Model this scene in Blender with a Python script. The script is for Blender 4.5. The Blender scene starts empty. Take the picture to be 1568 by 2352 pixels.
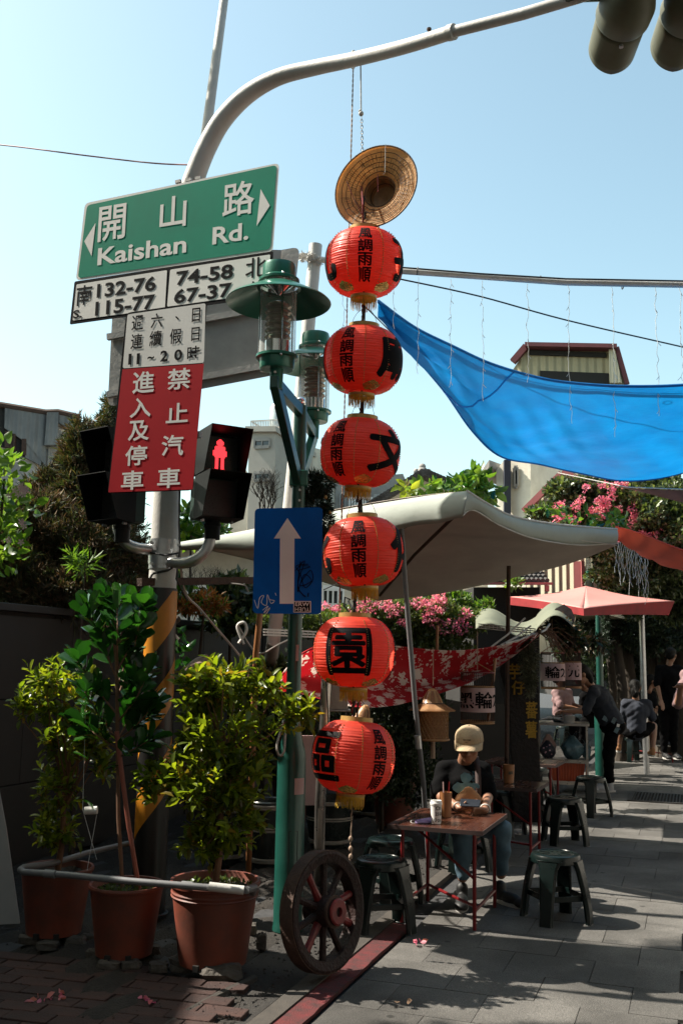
import bpy, bmesh, math, random
import numpy as np
from mathutils import Vector, Matrix
R = math.radians
random.seed(7); rng = np.random.default_rng(7)
sc = bpy.context.scene
COL = sc.collection

# ---------------------------------------------------------------- camera, sky, sun, exposure
FD, CX, CY = 2287.0, 784.0, 1176.0           # focal length and centre of the photo in picture units (1568 wide)
PITCH, ROLL, EYE = R(8.58), 0.0185, 1.6
cF = Vector((0, math.cos(PITCH), math.sin(PITCH)))
cr0 = Vector((1, 0, 0)); cu0 = Vector((0, -math.sin(PITCH), math.cos(PITCH)))
cR = cr0*math.cos(ROLL) + cu0*math.sin(ROLL); cU = cu0*math.cos(ROLL) - cr0*math.sin(ROLL)
cam = bpy.data.cameras.new('camera'); co = bpy.data.objects.new('camera', cam); COL.objects.link(co)
mt = Matrix((cR, cU, -cF)).transposed().to_4x4(); mt.translation = (0, 0, EYE); co.matrix_world = mt
cam.sensor_fit = 'HORIZONTAL'; cam.sensor_width = 24.0; cam.lens = 24.0*FD/1568.0
cam.clip_start = .05; cam.clip_end = 3000
sc.camera = co

SUN_EL = R(48); SX, SY = -.977, .213            # the sun stands to the left and a little beyond the street corner
sd = Vector((SX*math.cos(SUN_EL), SY*math.cos(SUN_EL), math.sin(SUN_EL))).normalized()
w = bpy.data.worlds.new('World'); sc.world = w; w.use_nodes = True
nt = w.node_tree; bg = nt.nodes['Background']
sky = nt.nodes.new('ShaderNodeTexSky'); sky.sky_type = 'NISHITA'; sky.sun_disc = False
sky.sun_elevation = SUN_EL; sky.sun_rotation = math.atan2(SX, SY) % (2*math.pi)
sky.air_density = 1.0; sky.dust_density = 1.8; sky.ozone_density = 1.0; sky.altitude = 0
tint = nt.nodes.new('ShaderNodeVectorMath'); tint.operation = 'MULTIPLY'; tint.inputs[1].default_value = (1.17, 1.22, .95)   # warmer white balance, as in the photograph
nt.links.new(sky.outputs[0], tint.inputs[0]); nt.links.new(tint.outputs[0], bg.inputs[0]); bg.inputs[1].default_value = .12
sl = bpy.data.lights.new('sun', 'SUN'); sl.energy = 5.0; sl.angle = R(.53); sl.color = (1, .93, .82)
so = bpy.data.objects.new('sun', sl); COL.objects.link(so); so.rotation_euler = sd.to_track_quat('Z', 'Y').to_euler()
so.location = (-8, 4, 12)
sc.view_settings.view_transform = 'Standard'; sc.view_settings.look = 'None'
sc.view_settings.gamma = 1; sc.view_settings.use_curve_mapping = False
sc.view_settings.exposure = 1.15
sc.cycles.max_bounces = 7; sc.cycles.transparent_max_bounces = 12; sc.cycles.caustics_reflective = False; sc.cycles.caustics_refractive = False

# ---------------------------------------------------------------- picture helpers
def ray(px, py): return cF + cR*((px-CX)/FD) - cU*((py-CY)/FD)
def P(px, py, Y):
    d = ray(px, py); return Vector((0, 0, EYE)) + d*(Y/d.y)
def G(px, py, z=0.0):
    d = ray(px, py); return Vector((0, 0, EYE)) + d*((z-EYE)/d.z)
def S(px, Y): return px*Y/FD                  # size in metres of px picture units at distance Y
class Fr:                                     # an upright plane: origin, direction along it, and up
    def __init__(s, O, u, v=(0, 0, 1)):
        s.O = Vector(O); s.u = Vector(u).normalized(); s.v = Vector(v).normalized(); s.n = s.u.cross(s.v).normalized()
    def pt(s, a, b, c=0.0): return s.O + s.u*a + s.v*b + s.n*c
    def hit(s, px, py):
        d = ray(px, py); o = Vector((0, 0, EYE)); t = (s.O-o).dot(s.n)/d.dot(s.n); q = o+d*t-s.O
        return q.dot(s.u), q.dot(s.v)
ST = Vector((math.sin(R(19.5)), math.cos(R(19.5)), 0)); SN = Vector((ST.y, -ST.x, 0))   # street direction, across it
UP = Vector((0, 0, 1))

# ---------------------------------------------------------------- materials
def nn(nt, t, **k):
    n = nt.nodes.new(t)
    for a, b in k.items(): setattr(n, a, b)
    return n
def M(name, col, rough=.6, metal=0.0, var=.35, scale=6.0, bump=0.0, bscale=80.0, trans=0.0, alt=None, spec=.5, detail=6, stretch=None, emit=0, alpha=1.0, coat=0, rvar=.12):
    m = bpy.data.materials.new(name); m.use_nodes = True; t = m.node_tree; L = t.links.new
    b = t.nodes['Principled BSDF']; out = t.nodes['Material Output']
    tc = nn(t, 'ShaderNodeTexCoord'); src = tc.outputs['Object']
    if stretch:
        mp = nn(t, 'ShaderNodeMapping'); mp.inputs['Scale'].default_value = stretch; L(src, mp.inputs[0]); src = mp.outputs[0]
    no = nn(t, 'ShaderNodeTexNoise'); no.inputs['Scale'].default_value = scale; no.inputs['Detail'].default_value = detail; no.inputs['Roughness'].default_value = .65; L(src, no.inputs[0])
    rp = nn(t, 'ShaderNodeValToRGB'); rp.color_ramp.elements[0].position = .35; rp.color_ramp.elements[1].position = .68
    c = tuple(col)+(1,); a = tuple(alt)+(1,) if alt else tuple(x*(1-var) for x in col)+(1,)
    rp.color_ramp.elements[0].color = a; rp.color_ramp.elements[1].color = c
    L(no.outputs[0], rp.inputs[0]); L(rp.outputs[0], b.inputs['Base Color'])
    b.inputs['Metallic'].default_value = metal; b.inputs['Specular IOR Level'].default_value = spec
    if coat: b.inputs['Coat Weight'].default_value = coat; b.inputs['Coat Roughness'].default_value = .15
    mr = nn(t, 'ShaderNodeMapRange'); mr.inputs[3].default_value = max(.02, rough-rvar); mr.inputs[4].default_value = min(1, rough+rvar)
    L(no.outputs[0], mr.inputs[0]); L(mr.outputs[0], b.inputs['Roughness'])
    if bump:
        n2 = nn(t, 'ShaderNodeTexNoise'); n2.inputs['Scale'].default_value = bscale; n2.inputs['Detail'].default_value = 5; L(src, n2.inputs[0])
        bp = nn(t, 'ShaderNodeBump'); bp.inputs['Strength'].default_value = bump; bp.inputs['Distance'].default_value = .02
        L(n2.outputs[0], bp.inputs['Height']); L(bp.outputs[0], b.inputs['Normal'])
    if emit:
        b.inputs['Emission Color'].default_value = c; b.inputs['Emission Strength'].default_value = emit
    if trans:
        tr = nn(t, 'ShaderNodeBsdfTranslucent'); L(rp.outputs[0], tr.inputs[0]); mx = nn(t, 'ShaderNodeMixShader'); mx.inputs[0].default_value = trans
        L(b.outputs[0], mx.inputs[1]); L(tr.outputs[0], mx.inputs[2]); L(mx.outputs[0], out.inputs[0])
    m['col'] = name
    return m
def Mleaf(name, cols, rough=.38, trans=.35, tcol=None, spec=.5):
    m = bpy.data.materials.new(name); m.use_nodes = True; t = m.node_tree; L = t.links.new
    b = t.nodes['Principled BSDF']; out = t.nodes['Material Output']
    at = nn(t, 'ShaderNodeAttribute'); at.attribute_name = 'var'; oi = nn(t, 'ShaderNodeObjectInfo')
    ad = nn(t, 'ShaderNodeMath', operation='ADD'); fr = nn(t, 'ShaderNodeMath', operation='FRACT')
    L(at.outputs['Fac'], ad.inputs[0]); L(oi.outputs['Random'], ad.inputs[1]); L(ad.outputs[0], fr.inputs[0])
    rp = nn(t, 'ShaderNodeValToRGB'); cr = rp.color_ramp
    while len(cr.elements) < len(cols): cr.elements.new(.5)
    for i, c in enumerate(cols): cr.elements[i].position = i/(len(cols)-1); cr.elements[i].color = tuple(c)+(1,)
    L(fr.outputs[0], rp.inputs[0]); L(rp.outputs[0], b.inputs['Base Color']); b.inputs['Roughness'].default_value = rough; b.inputs['Specular IOR Level'].default_value = spec
    hs = nn(t, 'ShaderNodeMixRGB', blend_type='MULTIPLY'); hs.inputs[0].default_value = 1; hs.inputs[2].default_value = tuple(tcol or (1.9, 1.8, .7))+(1,)
    L(rp.outputs[0], hs.inputs[1]); tr = nn(t, 'ShaderNodeBsdfTranslucent'); L(hs.outputs[0], tr.inputs[0])
    mx = nn(t, 'ShaderNodeMixShader'); mx.inputs[0].default_value = trans; L(b.outputs[0], mx.inputs[1]); L(tr.outputs[0], mx.inputs[2]); L(mx.outputs[0], out.inputs[0])
    return m
def Mglass(name, col=(.95, .97, .96), rough=.04, alpha=.22):
    m = bpy.data.materials.new(name); m.use_nodes = True; t = m.node_tree; L = t.links.new
    out = t.nodes['Material Output']; b = t.nodes['Principled BSDF']
    b.inputs['Base Color'].default_value = (.75, .75, .72, 1); b.inputs['Roughness'].default_value = rough; b.inputs['Specular IOR Level'].default_value = .9
    tr = nn(t, 'ShaderNodeBsdfTransparent'); tr.inputs[0].default_value = tuple(col)+(1,)
    lw = nn(t, 'ShaderNodeLayerWeight'); lw.inputs[0].default_value = .35
    mr = nn(t, 'ShaderNodeMapRange'); mr.inputs[3].default_value = alpha*.35; mr.inputs[4].default_value = min(1, alpha*3)
    no = nn(t, 'ShaderNodeTexNoise'); no.inputs['Scale'].default_value = 9
    L(lw.outputs['Facing'], mr.inputs[0])
    mx = nn(t, 'ShaderNodeMixShader'); L(mr.outputs[0], mx.inputs[0]); L(tr.outputs[0], mx.inputs[1]); L(b.outputs[0], mx.inputs[2]); L(mx.outputs[0], out.inputs[0])
    return m
def wavy(m, scale, strength=.5, direction='X', dist=.02, obj=True, profile='SIN'):       # adds corrugation / ribs / grain as relief
    t = m.node_tree; L = t.links.new; b = t.nodes['Principled BSDF']
    tc = nn(t, 'ShaderNodeTexCoord'); wv = nn(t, 'ShaderNodeTexWave'); wv.bands_direction = direction; wv.wave_profile = profile
    wv.inputs['Scale'].default_value = scale; wv.inputs['Distortion'].default_value = 0
    L(tc.outputs['Object'], wv.inputs[0]); bp = nn(t, 'ShaderNodeBump'); bp.inputs['Strength'].default_value = strength; bp.inputs['Distance'].default_value = dist
    L(wv.outputs['Fac'], bp.inputs['Height'])
    if b.inputs['Normal'].links: L(b.inputs['Normal'].links[0].from_socket, bp.inputs['Normal'])
    L(bp.outputs[0], b.inputs['Normal']); return m

# ---------------------------------------------------------------- mesh helpers
class B:
    def __init__(s): s.v = []; s.f = []; s.m = []
    def add(s, V, F, mi=0):
        o = len(s.v); s.v += [tuple(p) for p in V]
        for f in F: s.f.append(tuple(i+o for i in f)); s.m.append(mi)
        return s
    def box(s, c, size, rot=None, mi=0, top=None):
        x, y, z = size[0]/2, size[1]/2, size[2]/2; tx, ty = (top if top else (1, 1)); V = []
        for k, (a, b_, c_) in enumerate([(-1, -1, -1), (1, -1, -1), (1, 1, -1), (-1, 1, -1), (-1, -1, 1), (1, -1, 1), (1, 1, 1), (-1, 1, 1)]):
            fx, fy = (tx, ty) if c_ > 0 else (1, 1)
            p = Vector((a*x*fx, b_*y*fy, c_*z)); 
            if rot is not None: p = rot @ p
            V.append(p+Vector(c))
        return s.add(V, [(3, 2, 1, 0), (4, 5, 6, 7), (0, 1, 5, 4), (1, 2, 6, 5), (2, 3, 7, 6), (3, 0, 4, 7)], mi)
    def bar(s, a, b, wd, h=None, mi=0, up=(0, 0, 1)):            # rectangular bar from a to b
        a, b = Vector(a), Vector(b); h = h or wd; d = (b-a); l = d.length; d.normalize(); u = Vector(up)
        if abs(d.dot(u)) > .98: u = Vector((0, 1, 0))
        sx = d.cross(u).normalized(); sz = sx.cross(d); V = []
        for q in (a, b):
            for i, j in ((-1, -1), (1, -1), (1, 1), (-1, 1)): V.append(q+sx*(i*wd/2)+sz*(j*h/2))
        return s.add(V, [(3, 2, 1, 0), (4, 5, 6, 7), (0, 1, 5, 4), (1, 2, 6, 5), (2, 3, 7, 6), (3, 0, 4, 7)], mi)
    def tube(s, pts, r, n=10, mi=0, cap=True, closed=False):
        pts = [Vector(p) for p in pts]; k = len(pts); rr = r if hasattr(r, '__len__') else [r]*k; V = []; F = []; nrm = None
        for i, p in enumerate(pts):
            if closed: d = pts[(i+1) % k]-pts[i-1]
            else: d = pts[min(i+1, k-1)]-pts[max(i-1, 0)]
            if d.length < 1e-9: d = Vector((0, 0, 1))
            d.normalize()
            if nrm is None:
                nrm = d.orthogonal().normalized()
            else:
                nrm = (nrm - d*nrm.dot(d)); nrm = nrm.normalized() if nrm.length > 1e-6 else d.orthogonal().normalized()
            bn = d.cross(nrm)
            for j in range(n):
                a = 2*math.pi*j/n; V.append(p+(nrm*math.cos(a)+bn*math.sin(a))*rr[i])
        for i in range(k if closed else k-1):
            i2 = (i+1) % k
            for j in range(n): F.append((i*n+j, i*n+(j+1) % n, i2*n+(j+1) % n, i2*n+j))
        if cap and not closed: F.append(tuple(range(n-1, -1, -1))); F.append(tuple((k-1)*n+j for j in range(n)))
        return s.add(V, F, mi)
    def lathe(s, prof, n=32, mtx=None, mi=0, a0=0, a1=2*math.pi):
        V = []; F = []; full = abs(a1-a0-2*math.pi) < 1e-6; m_ = n if full else n+1
        for r, z in prof:
            for j in range(m_):
                a = a0+(a1-a0)*j/n; p = Vector((r*math.cos(a), r*math.sin(a), z)); V.append(mtx @ p if mtx is not None else p)
        for i in range(len(prof)-1):
            for j in range(n):
                j2 = (j+1) % m_; F.append((i*m_+j, i*m_+j2, (i+1)*m_+j2, (i+1)*m_+j))
        return s.add(V, F, mi)
    def sphere(s, c, r, nu=16, nv=10, mi=0, rot=None):
        r = r if hasattr(r, '__len__') else (r, r, r); V = []; F = []
        for i in range(nv+1):
            t = math.pi*i/nv
            for j in range(nu):
                a = 2*math.pi*j/nu; p = Vector((r[0]*math.sin(t)*math.cos(a), r[1]*math.sin(t)*math.sin(a), r[2]*math.cos(t)))
                if rot is not None: p = rot @ p
                V.append(p+Vector(c))
        for i in range(nv):
            for j in range(nu): F.append((i*nu+j, (i+1)*nu+j, (i+1)*nu+(j+1) % nu, i*nu+(j+1) % nu))
        return s.add(V, F, mi)
    def prism(s, poly, fr, d0, d1, mi=0):                         # polygon in a frame, extruded from offset d0 to d1
        n = len(poly); V = [fr.pt(a, b, d0) for a, b in poly]+[fr.pt(a, b, d1) for a, b in poly]
        F = [tuple(range(n-1, -1, -1)), tuple(range(n, 2*n))]+[(i, (i+1) % n, n+(i+1) % n, n+i) for i in range(n)]
        return s.add(V, F, mi)
    def grid(s, fn, nu, nv, mi=0):
        V = [fn(i/nu, j/nv) for j in range(nv+1) for i in range(nu+1)]
        F = [(j*(nu+1)+i, j*(nu+1)+i+1, (j+1)*(nu+1)+i+1, (j+1)*(nu+1)+i) for j in range(nv) for i in range(nu)]
        return s.add(V, F, mi)
    def tor(s, c, Rr, r, ax=(0, 0, 1), n=24, k=8, mi=0):
        ax = Vector(ax).normalized(); u = ax.orthogonal().normalized(); v = ax.cross(u)
        return s.tube([Vector(c)+(u*math.cos(2*math.pi*i/n)+v*math.sin(2*math.pi*i/n))*Rr for i in range(n)], r, k, mi, closed=True)
    def build(s, name, mats, parent=None, smooth=True, bev=0, loc=None, sub=0, solid=0, sharp=35, wobble=0):
        me = bpy.data.meshes.new(name); off = Vector((0, 0, 0))
        if loc is not None: off = Vector(loc)
        elif parent is not None: off = wloc(parent)
        me.from_pydata([tuple(Vector(p)-off) for p in s.v], [], s.f)
        for m in (mats if isinstance(mats, (list, tuple)) else [mats]): me.materials.append(m)
        me.polygons.foreach_set('material_index', s.m)
        me.validate()
        if smooth:
            me.polygons.foreach_set('use_smooth', [True]*len(me.polygons))
            try: me.set_sharp_from_angle(angle=R(sharp))
            except Exception: pass
        o = bpy.data.objects.new(name, me); COL.objects.link(o)
        if parent is not None:
            o.parent = parent
            if loc is not None: o.location = off - wloc(parent)
        elif loc is not None: o.location = off
        if bev:
            b = o.modifiers.new('b', 'BEVEL'); b.width = bev; b.segments = 2; b.limit_method = 'ANGLE'; b.angle_limit = R(40)
        if sub: m_ = o.modifiers.new('s', 'SUBSURF'); m_.levels = sub; m_.render_levels = sub
        if solid: m_ = o.modifiers.new('t', 'SOLIDIFY'); m_.thickness = solid; m_.offset = 0
        return o
def wloc(o):
    v = Vector(o.location)
    while o.parent is not None: o = o.parent; v = v + Vector(o.location)
    return v
def tag(o, label, cat, group=None):
    o['label'] = label; o['category'] = cat
    if group: o['group'] = group
    return o
def thing(name, label, cat, loc=(0, 0, 0), rz=0, group=None):
    o = bpy.data.objects.new(name, None); COL.objects.link(o); o.location = loc; o.rotation_euler = (0, 0, rz); o.empty_display_size = .1
    return tag(o, label, cat, group)
def struct(o): o['kind'] = 'structure'; return o
def stuff(o): o['kind'] = 'stuff'; return o
KIDS = {}
def children(o): return [c for c in bpy.data.objects if c.parent == o]
def copy_tree(o, loc, rz, label, group=None, scale=None, kids=None):
    kids = kids if kids is not None else children(o)
    r = o.copy(); COL.objects.link(r); r.location = loc; r.rotation_euler = (0, 0, rz); r['label'] = label
    if group: r['group'] = group
    if scale: r.scale = scale
    for ch in kids:
        c = ch.copy(); COL.objects.link(c); c.parent = r
        for g in children(ch):
            d = g.copy(); COL.objects.link(d); d.parent = c
    return r

# ---------------------------------------------------------------- lettering
TC = {}
def text_geo(s, bold=0.0, italic=0.0):
    k = (s, bold, italic)
    if k in TC: return TC[k]
    cjk = max(ord(ch) for ch in s) > 0x2E80; ext = bold if cjk and bold >= .02 else 0; bold = 0 if ext else bold
    c = bpy.data.curves.new('lettering', 'FONT'); c.body = s; c.offset = bold; c.resolution_u = 3; c.shear = italic; c.fill_mode = 'FRONT'
    o = bpy.data.objects.new('lettering', c); COL.objects.link(o); dg = bpy.context.evaluated_depsgraph_get(); dg.update()
    me = bpy.data.meshes.new_from_object(o.evaluated_get(dg))
    V = [(v.co.x, v.co.y) for v in me.vertices]; F = [tuple(p.vertices) for p in me.polygons]
    bpy.data.objects.remove(o); bpy.data.curves.remove(c); bpy.data.meshes.remove(me)
    if ext:
        V0, F0 = V, F; V, F = [], []
        for dx, dy in ((0, 0), (1, 0), (-1, 0), (0, 1), (0, -1), (.7, .7), (-.7, .7), (.7, -.7), (-.7, -.7)):
            o_ = len(V); V += [(x+dx*ext, y+dy*ext) for x, y in V0]; F += [tuple(i+o_ for i in f) for f in F0]
    xs = [v[0] for v in V]; ys = [v[1] for v in V]
    x0, x1, y0, y1 = min(xs), max(xs), min(ys), max(ys)
    V = [((x-(x0+x1)/2), (y-(y0+y1)/2)) for x, y in V]; TC[k] = (V, F, x1-x0, y1-y0); return TC[k]
def put_text(bb, fr, s, cx, cy, wd, h, bold=0.0, off=.002, mi=0, rot=0, shear=0):      # centre and size in the frame's own metres
    V, F, w0, h0 = text_geo(s, bold); cs, sn = math.cos(rot), math.sin(rot); Q = []
    for x, y in V:
        a, b = x*wd/w0, y*h/h0; a += b*shear; Q.append(fr.pt(cx+a*cs-b*sn, cy+a*sn+b*cs, off))
    bb.add(Q, F, mi)
def pix_text(bb, fr, s, px, py, w_, h_, bold=0.0, off=.002, mi=0, rot=0, shear=0):
    cx, cy = fr.hit(px, py); a0, _ = fr.hit(px-w_/2, py); a1, _ = fr.hit(px+w_/2, py); _, b0 = fr.hit(px, py+h_/2); _, b1 = fr.hit(px, py-h_/2)
    put_text(bb, fr, s, cx, cy, abs(a1-a0), abs(b1-b0), bold, off, mi, rot, shear)
def rounded(x0, y0, x1, y1, r, k=5):
    out = []
    for cx, cy, a in ((x1-r, y1-r, 0), (x0+r, y1-r, 90), (x0+r, y0+r, 180), (x1-r, y0+r, 270)):
        for i in range(k+1): t = R(a+90*i/k); out.append((cx+r*math.cos(t), cy+r*math.sin(t)))
    return out
def round_quad(c, r=.03, k=4):                                     # rounded polygon from corner points (frame metres)
    out = []; n = len(c)
    for i in range(n):
        p = Vector(c[i]); a = (Vector(c[i-1])-p).normalized(); b = (Vector(c[(i+1) % n])-p).normalized()
        for j in range(k+1):
            t = j/k; q = (p+a*r)*(1-t)**2+p*2*t*(1-t)+(p+b*r)*t*t; out.append((q.x, q.y))
    return out

# ---------------------------------------------------------------- leaves
LT = {'round': ([(0, 0, 0), (.3, .25, .05), (.5, .6, .1), (.36, .9, .05), (0, 1, -.05), (-.36, .9, .05), (-.5, .6, .1), (-.3, .25, .05), (0, .6, 0)], [(0, 1, 8), (1, 2, 8), (2, 3, 8), (3, 4, 8), (4, 5, 8), (5, 6, 8), (6, 7, 8), (7, 0, 8)]), 'leaf': ([(0, 0, 0), (.5, .38, .1), (.4, .72, .06), (0, 1, -.12), (-.4, .72, .06), (-.5, .38, .1), (0, .52, 0)], [(0, 1, 6), (1, 2, 6), (2, 3, 6), (3, 4, 6), (4, 5, 6), (5, 0, 6)]),
      'tiny': ([(0, 0, 0), (.5, .5, .1), (0, 1, 0), (-.5, .5, .1)], [(0, 1, 2), (0, 2, 3)])}
def leaves(name, mat, P_, D_, L_, W_, parent=None, shape='tiny', N_=None, roll=None, loc=None):
    T, F = LT[shape]; T = np.array(T, float); n = len(P_); k = len(T)
    D_ = D_/np.maximum(1e-9, np.linalg.norm(D_, axis=1))[:, None]
    Nn = rng.normal(size=(n, 3)) if N_ is None else N_
    X = np.cross(D_, Nn); X /= np.maximum(1e-9, np.linalg.norm(X, axis=1))[:, None]; Z = np.cross(X, D_)
    V = P_[:, None, :] + T[None, :, 0, None]*X[:, None, :]*W_[:, None, None] + T[None, :, 1, None]*D_[:, None, :]*L_[:, None, None] + T[None, :, 2, None]*Z[:, None, :]*L_[:, None, None]
    off = np.array(wloc(parent)) if parent is not None else np.zeros(3)
    V = (V.reshape(-1, 3)-off).astype(np.float32); F = np.array(F); nf = len(F)
    FI = (F[None]+(np.arange(n)*k)[:, None, None]).reshape(-1)
    me = bpy.data.meshes.new(name); me.vertices.add(n*k); me.vertices.foreach_set('co', V.ravel())
    me.loops.add(n*nf*3); me.loops.foreach_set('vertex_index', FI.astype(np.int32)); me.polygons.add(n*nf)
    me.polygons.foreach_set('loop_start', np.arange(0, n*nf*3, 3, dtype=np.int32))
    me.update(calc_edges=True); a = me.attributes.new('var', 'FLOAT', 'POINT'); a.data.foreach_set('value', np.repeat(rng.random(n), k).astype(np.float32))
    me.materials.append(mat); me.validate(); o = bpy.data.objects.new(name, me); COL.objects.link(o)
    if parent is not None: o.parent = parent
    return o
def blob_pts(n, blobs, shell=.6, lump=.25):                          # points inside ellipsoids (centre, radii), denser near the surface
    vol = np.array([b[1][0]*b[1][1]*b[1][2] for b in blobs])**.7; idx = rng.choice(len(blobs), n, p=vol/vol.sum())
    C = np.array([list(b[0]) for b in blobs]); Rr = np.array([list(b[1]) for b in blobs])
    d = rng.normal(size=(n, 3)); d /= np.linalg.norm(d, axis=1)[:, None]; r = rng.random(n)**(1/3)*(1-shell)+shell*rng.random(n)**.25
    lumps = 1+lump*np.sin(d[:, 0]*5+idx)*np.cos(d[:, 2]*6+idx*2)+lump*.5*np.sin(d[:, 1]*11+idx)
    return C[idx]+d*Rr[idx]*(r*lumps)[:, None], d
def PB(cx, cy, rx, ry, Y, dy=None):                                  # ellipsoid from picture units
    return (P(cx, cy, Y), (S(rx, Y), dy if dy else S(rx, Y), S(ry, Y)))
# ---------------------------------------------------------------- material library
m_asph = M('asphalt', (.052, .052, .054), .85, var=.4, scale=14, bump=.5, bscale=260)
def Mpaver():
    m = M('paver', (.15, .142, .13), .85, spec=.25, var=.28, scale=3.5, bump=.5, bscale=170, alt=(.11, .104, .095)); t = m.node_tree; L = t.links.new; b = t.nodes['Principled BSDF']
    l = b.inputs['Base Color'].links[0].from_socket; oi = nn(t, 'ShaderNodeObjectInfo'); mr = nn(t, 'ShaderNodeMapRange'); mr.inputs[3].default_value = .78; mr.inputs[4].default_value = 1.15
    L(oi.outputs['Random'], mr.inputs[0]); n3 = nn(t, 'ShaderNodeTexNoise'); n3.inputs['Scale'].default_value = 220; n3.inputs['Detail'].default_value = 3
    tc = nn(t, 'ShaderNodeTexCoord'); L(tc.outputs['Object'], n3.inputs[0]); r3 = nn(t, 'ShaderNodeMapRange'); r3.inputs[1].default_value = .35; r3.inputs[2].default_value = .65; r3.inputs[3].default_value = .65; r3.inputs[4].default_value = 1.25
    L(n3.outputs[0], r3.inputs[0]); mu = nn(t, 'ShaderNodeMath', operation='MULTIPLY'); L(mr.outputs[0], mu.inputs[0]); L(r3.outputs[0], mu.inputs[1])
    mx = nn(t, 'ShaderNodeVectorMath', operation='SCALE'); L(l, mx.inputs[0])
    ge = nn(t, 'ShaderNodeNewGeometry'); n4 = nn(t, 'ShaderNodeTexNoise'); n4.inputs['Scale'].default_value = 1.1; n4.inputs['Detail'].default_value = 6; L(ge.outputs['Position'], n4.inputs[0]); r4 = nn(t, 'ShaderNodeMapRange'); r4.inputs[1].default_value = .38; r4.inputs[2].default_value = .6; r4.inputs[3].default_value = .6; r4.inputs[4].default_value = 1.1; L(n4.outputs[0], r4.inputs[0])
    vo = nn(t, 'ShaderNodeTexVoronoi'); vo.inputs['Scale'].default_value = 3.2; L(ge.outputs['Position'], vo.inputs[0]); r5 = nn(t, 'ShaderNodeMapRange'); r5.inputs[1].default_value = .05; r5.inputs[2].default_value = .075; r5.inputs[3].default_value = .45; r5.inputs[4].default_value = 1; L(vo.outputs['Distance'], r5.inputs[0])
    m2 = nn(t, 'ShaderNodeMath', operation='MULTIPLY'); L(mu.outputs[0], m2.inputs[0]); L(r4.outputs[0], m2.inputs[1]); m3 = nn(t, 'ShaderNodeMath', operation='MULTIPLY'); L(m2.outputs[0], m3.inputs[0]); L(r5.outputs[0], m3.inputs[1]); L(m3.outputs[0], mx.inputs['Scale']); L(mx.outputs[0], b.inputs['Base Color']); return m
def Mbrick(name, c1, c2):
    m = M(name, c1, .85, var=.3, scale=9, bump=.6, bscale=120, alt=c2); t = m.node_tree; L = t.links.new; b = t.nodes['Principled BSDF']
    l = b.inputs['Base Color'].links[0].from_socket; oi = nn(t, 'ShaderNodeObjectInfo'); mr = nn(t, 'ShaderNodeMapRange'); mr.inputs[3].default_value = .6; mr.inputs[4].default_value = 1.3
    L(oi.outputs['Random'], mr.inputs[0]); mx = nn(t, 'ShaderNodeVectorMath', operation='SCALE'); L(l, mx.inputs[0]); L(mr.outputs[0], mx.inputs['Scale']); L(mx.outputs[0], b.inputs['Base Color']); return m
m_paver = Mpaver(); m_brick = Mbrick('brick', (.062, .027, .02), (.034, .017, .014)); m_stone = M('stone', (.11, .095, .078), .85, var=.5, scale=7, bump=.7, bscale=40)
m_soil = M('soil', (.032, .026, .02), .95, var=.5, scale=12, bump=.9, bscale=90); m_gravel = M('gravel', (.045, .04, .035), .9, var=.5, scale=40, bump=.8, bscale=150)
m_redpaint = M('red road paint', (.13, .014, .015), .75, var=.5, scale=14, bump=.4, bscale=160, alt=(.045, .014, .013)); m_kerb = M('kerb concrete', (.07, .06, .05), .85, var=.35, scale=12, bump=.5, bscale=160)
m_granite = M('dark granite', (.022, .02, .018), .55, var=.35, scale=160, bump=.25, bscale=200, detail=2); m_conc = M('concrete', (.36, .34, .31), .85, var=.3, scale=1.3, bump=.3, bscale=20, alt=(.22, .21, .2))
m_galv = M('galvanised steel', (.55, .56, .56), .38, .85, var=.25, scale=10, bump=.05, bscale=40); m_grey = M('grey pole paint', (.58, .57, .54), .55, .0, var=.15, scale=4, bump=.1, bscale=60, alt=(.46, .44, .41))
m_alu = M('weathered aluminium', (.42, .41, .39), .55, .35, var=.25, scale=3, bump=.08, bscale=30); m_steel = M('stainless steel', (.5, .46, .42), .3, .9, var=.2, scale=14)
m_white = M('white reflective sheet', (.86, .84, .79), .6, spec=.2, var=.08, scale=4); m_black = M('black print', (.006, .006, .007), .7, spec=.08, var=.1); m_green = M('sign green', (.0, .27, .165), .6, spec=.15, var=.16, scale=2.5, alt=(.0, .22, .135))
m_red = M('sign red', (.48, .012, .02), .6, spec=.15, var=.15, scale=3); m_blue = M('sign blue', (.0, .12, .5), .55, spec=.15, var=.25, scale=3)
m_olive = M('olive signal paint', (.13, .13, .085), .5, var=.2, spec=.3)
m_lamp_dim = M('shaded green lamp paint', (.009, .075, .056), .35, .1, var=.3, scale=4, coat=.2, bump=.05, bscale=30)  # lamp paint again, with the post's shade put into a darker colour
m_lamp = M('green lamp paint', (.02, .17, .115), .32, .15, var=.25, scale=5, coat=.25, bump=.04, bscale=30); m_glass = Mglass('lamp glass'); m_chrome = M('chrome', (.8, .8, .8), .12, 1, var=.1, rvar=.03)
m_bglass = Mglass('clear plastic', alpha=.5); m_blackp = M('black plastic', (.005, .006, .006), .55, var=.2, spec=.25, bump=.05, bscale=60); m_dkgreen = M('dark green metal', (.03, .06, .048), .45, .2, var=.3)
m_yel = M('hazard yellow', (.6, .22, .01), .38, var=.3, scale=5, alt=(.45, .18, .02)); m_hblk = M('hazard black', (.016, .015, .014), .35, var=.3)
m_rust = M('rusty steel', (.09, .05, .035), .75, .3, var=.5, scale=18, bump=.3, bscale=80); m_terra = M('terracotta plastic', (.21, .042, .02), .55, var=.3, scale=4, alt=(.1, .034, .022), bump=.05, bscale=40)
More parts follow.
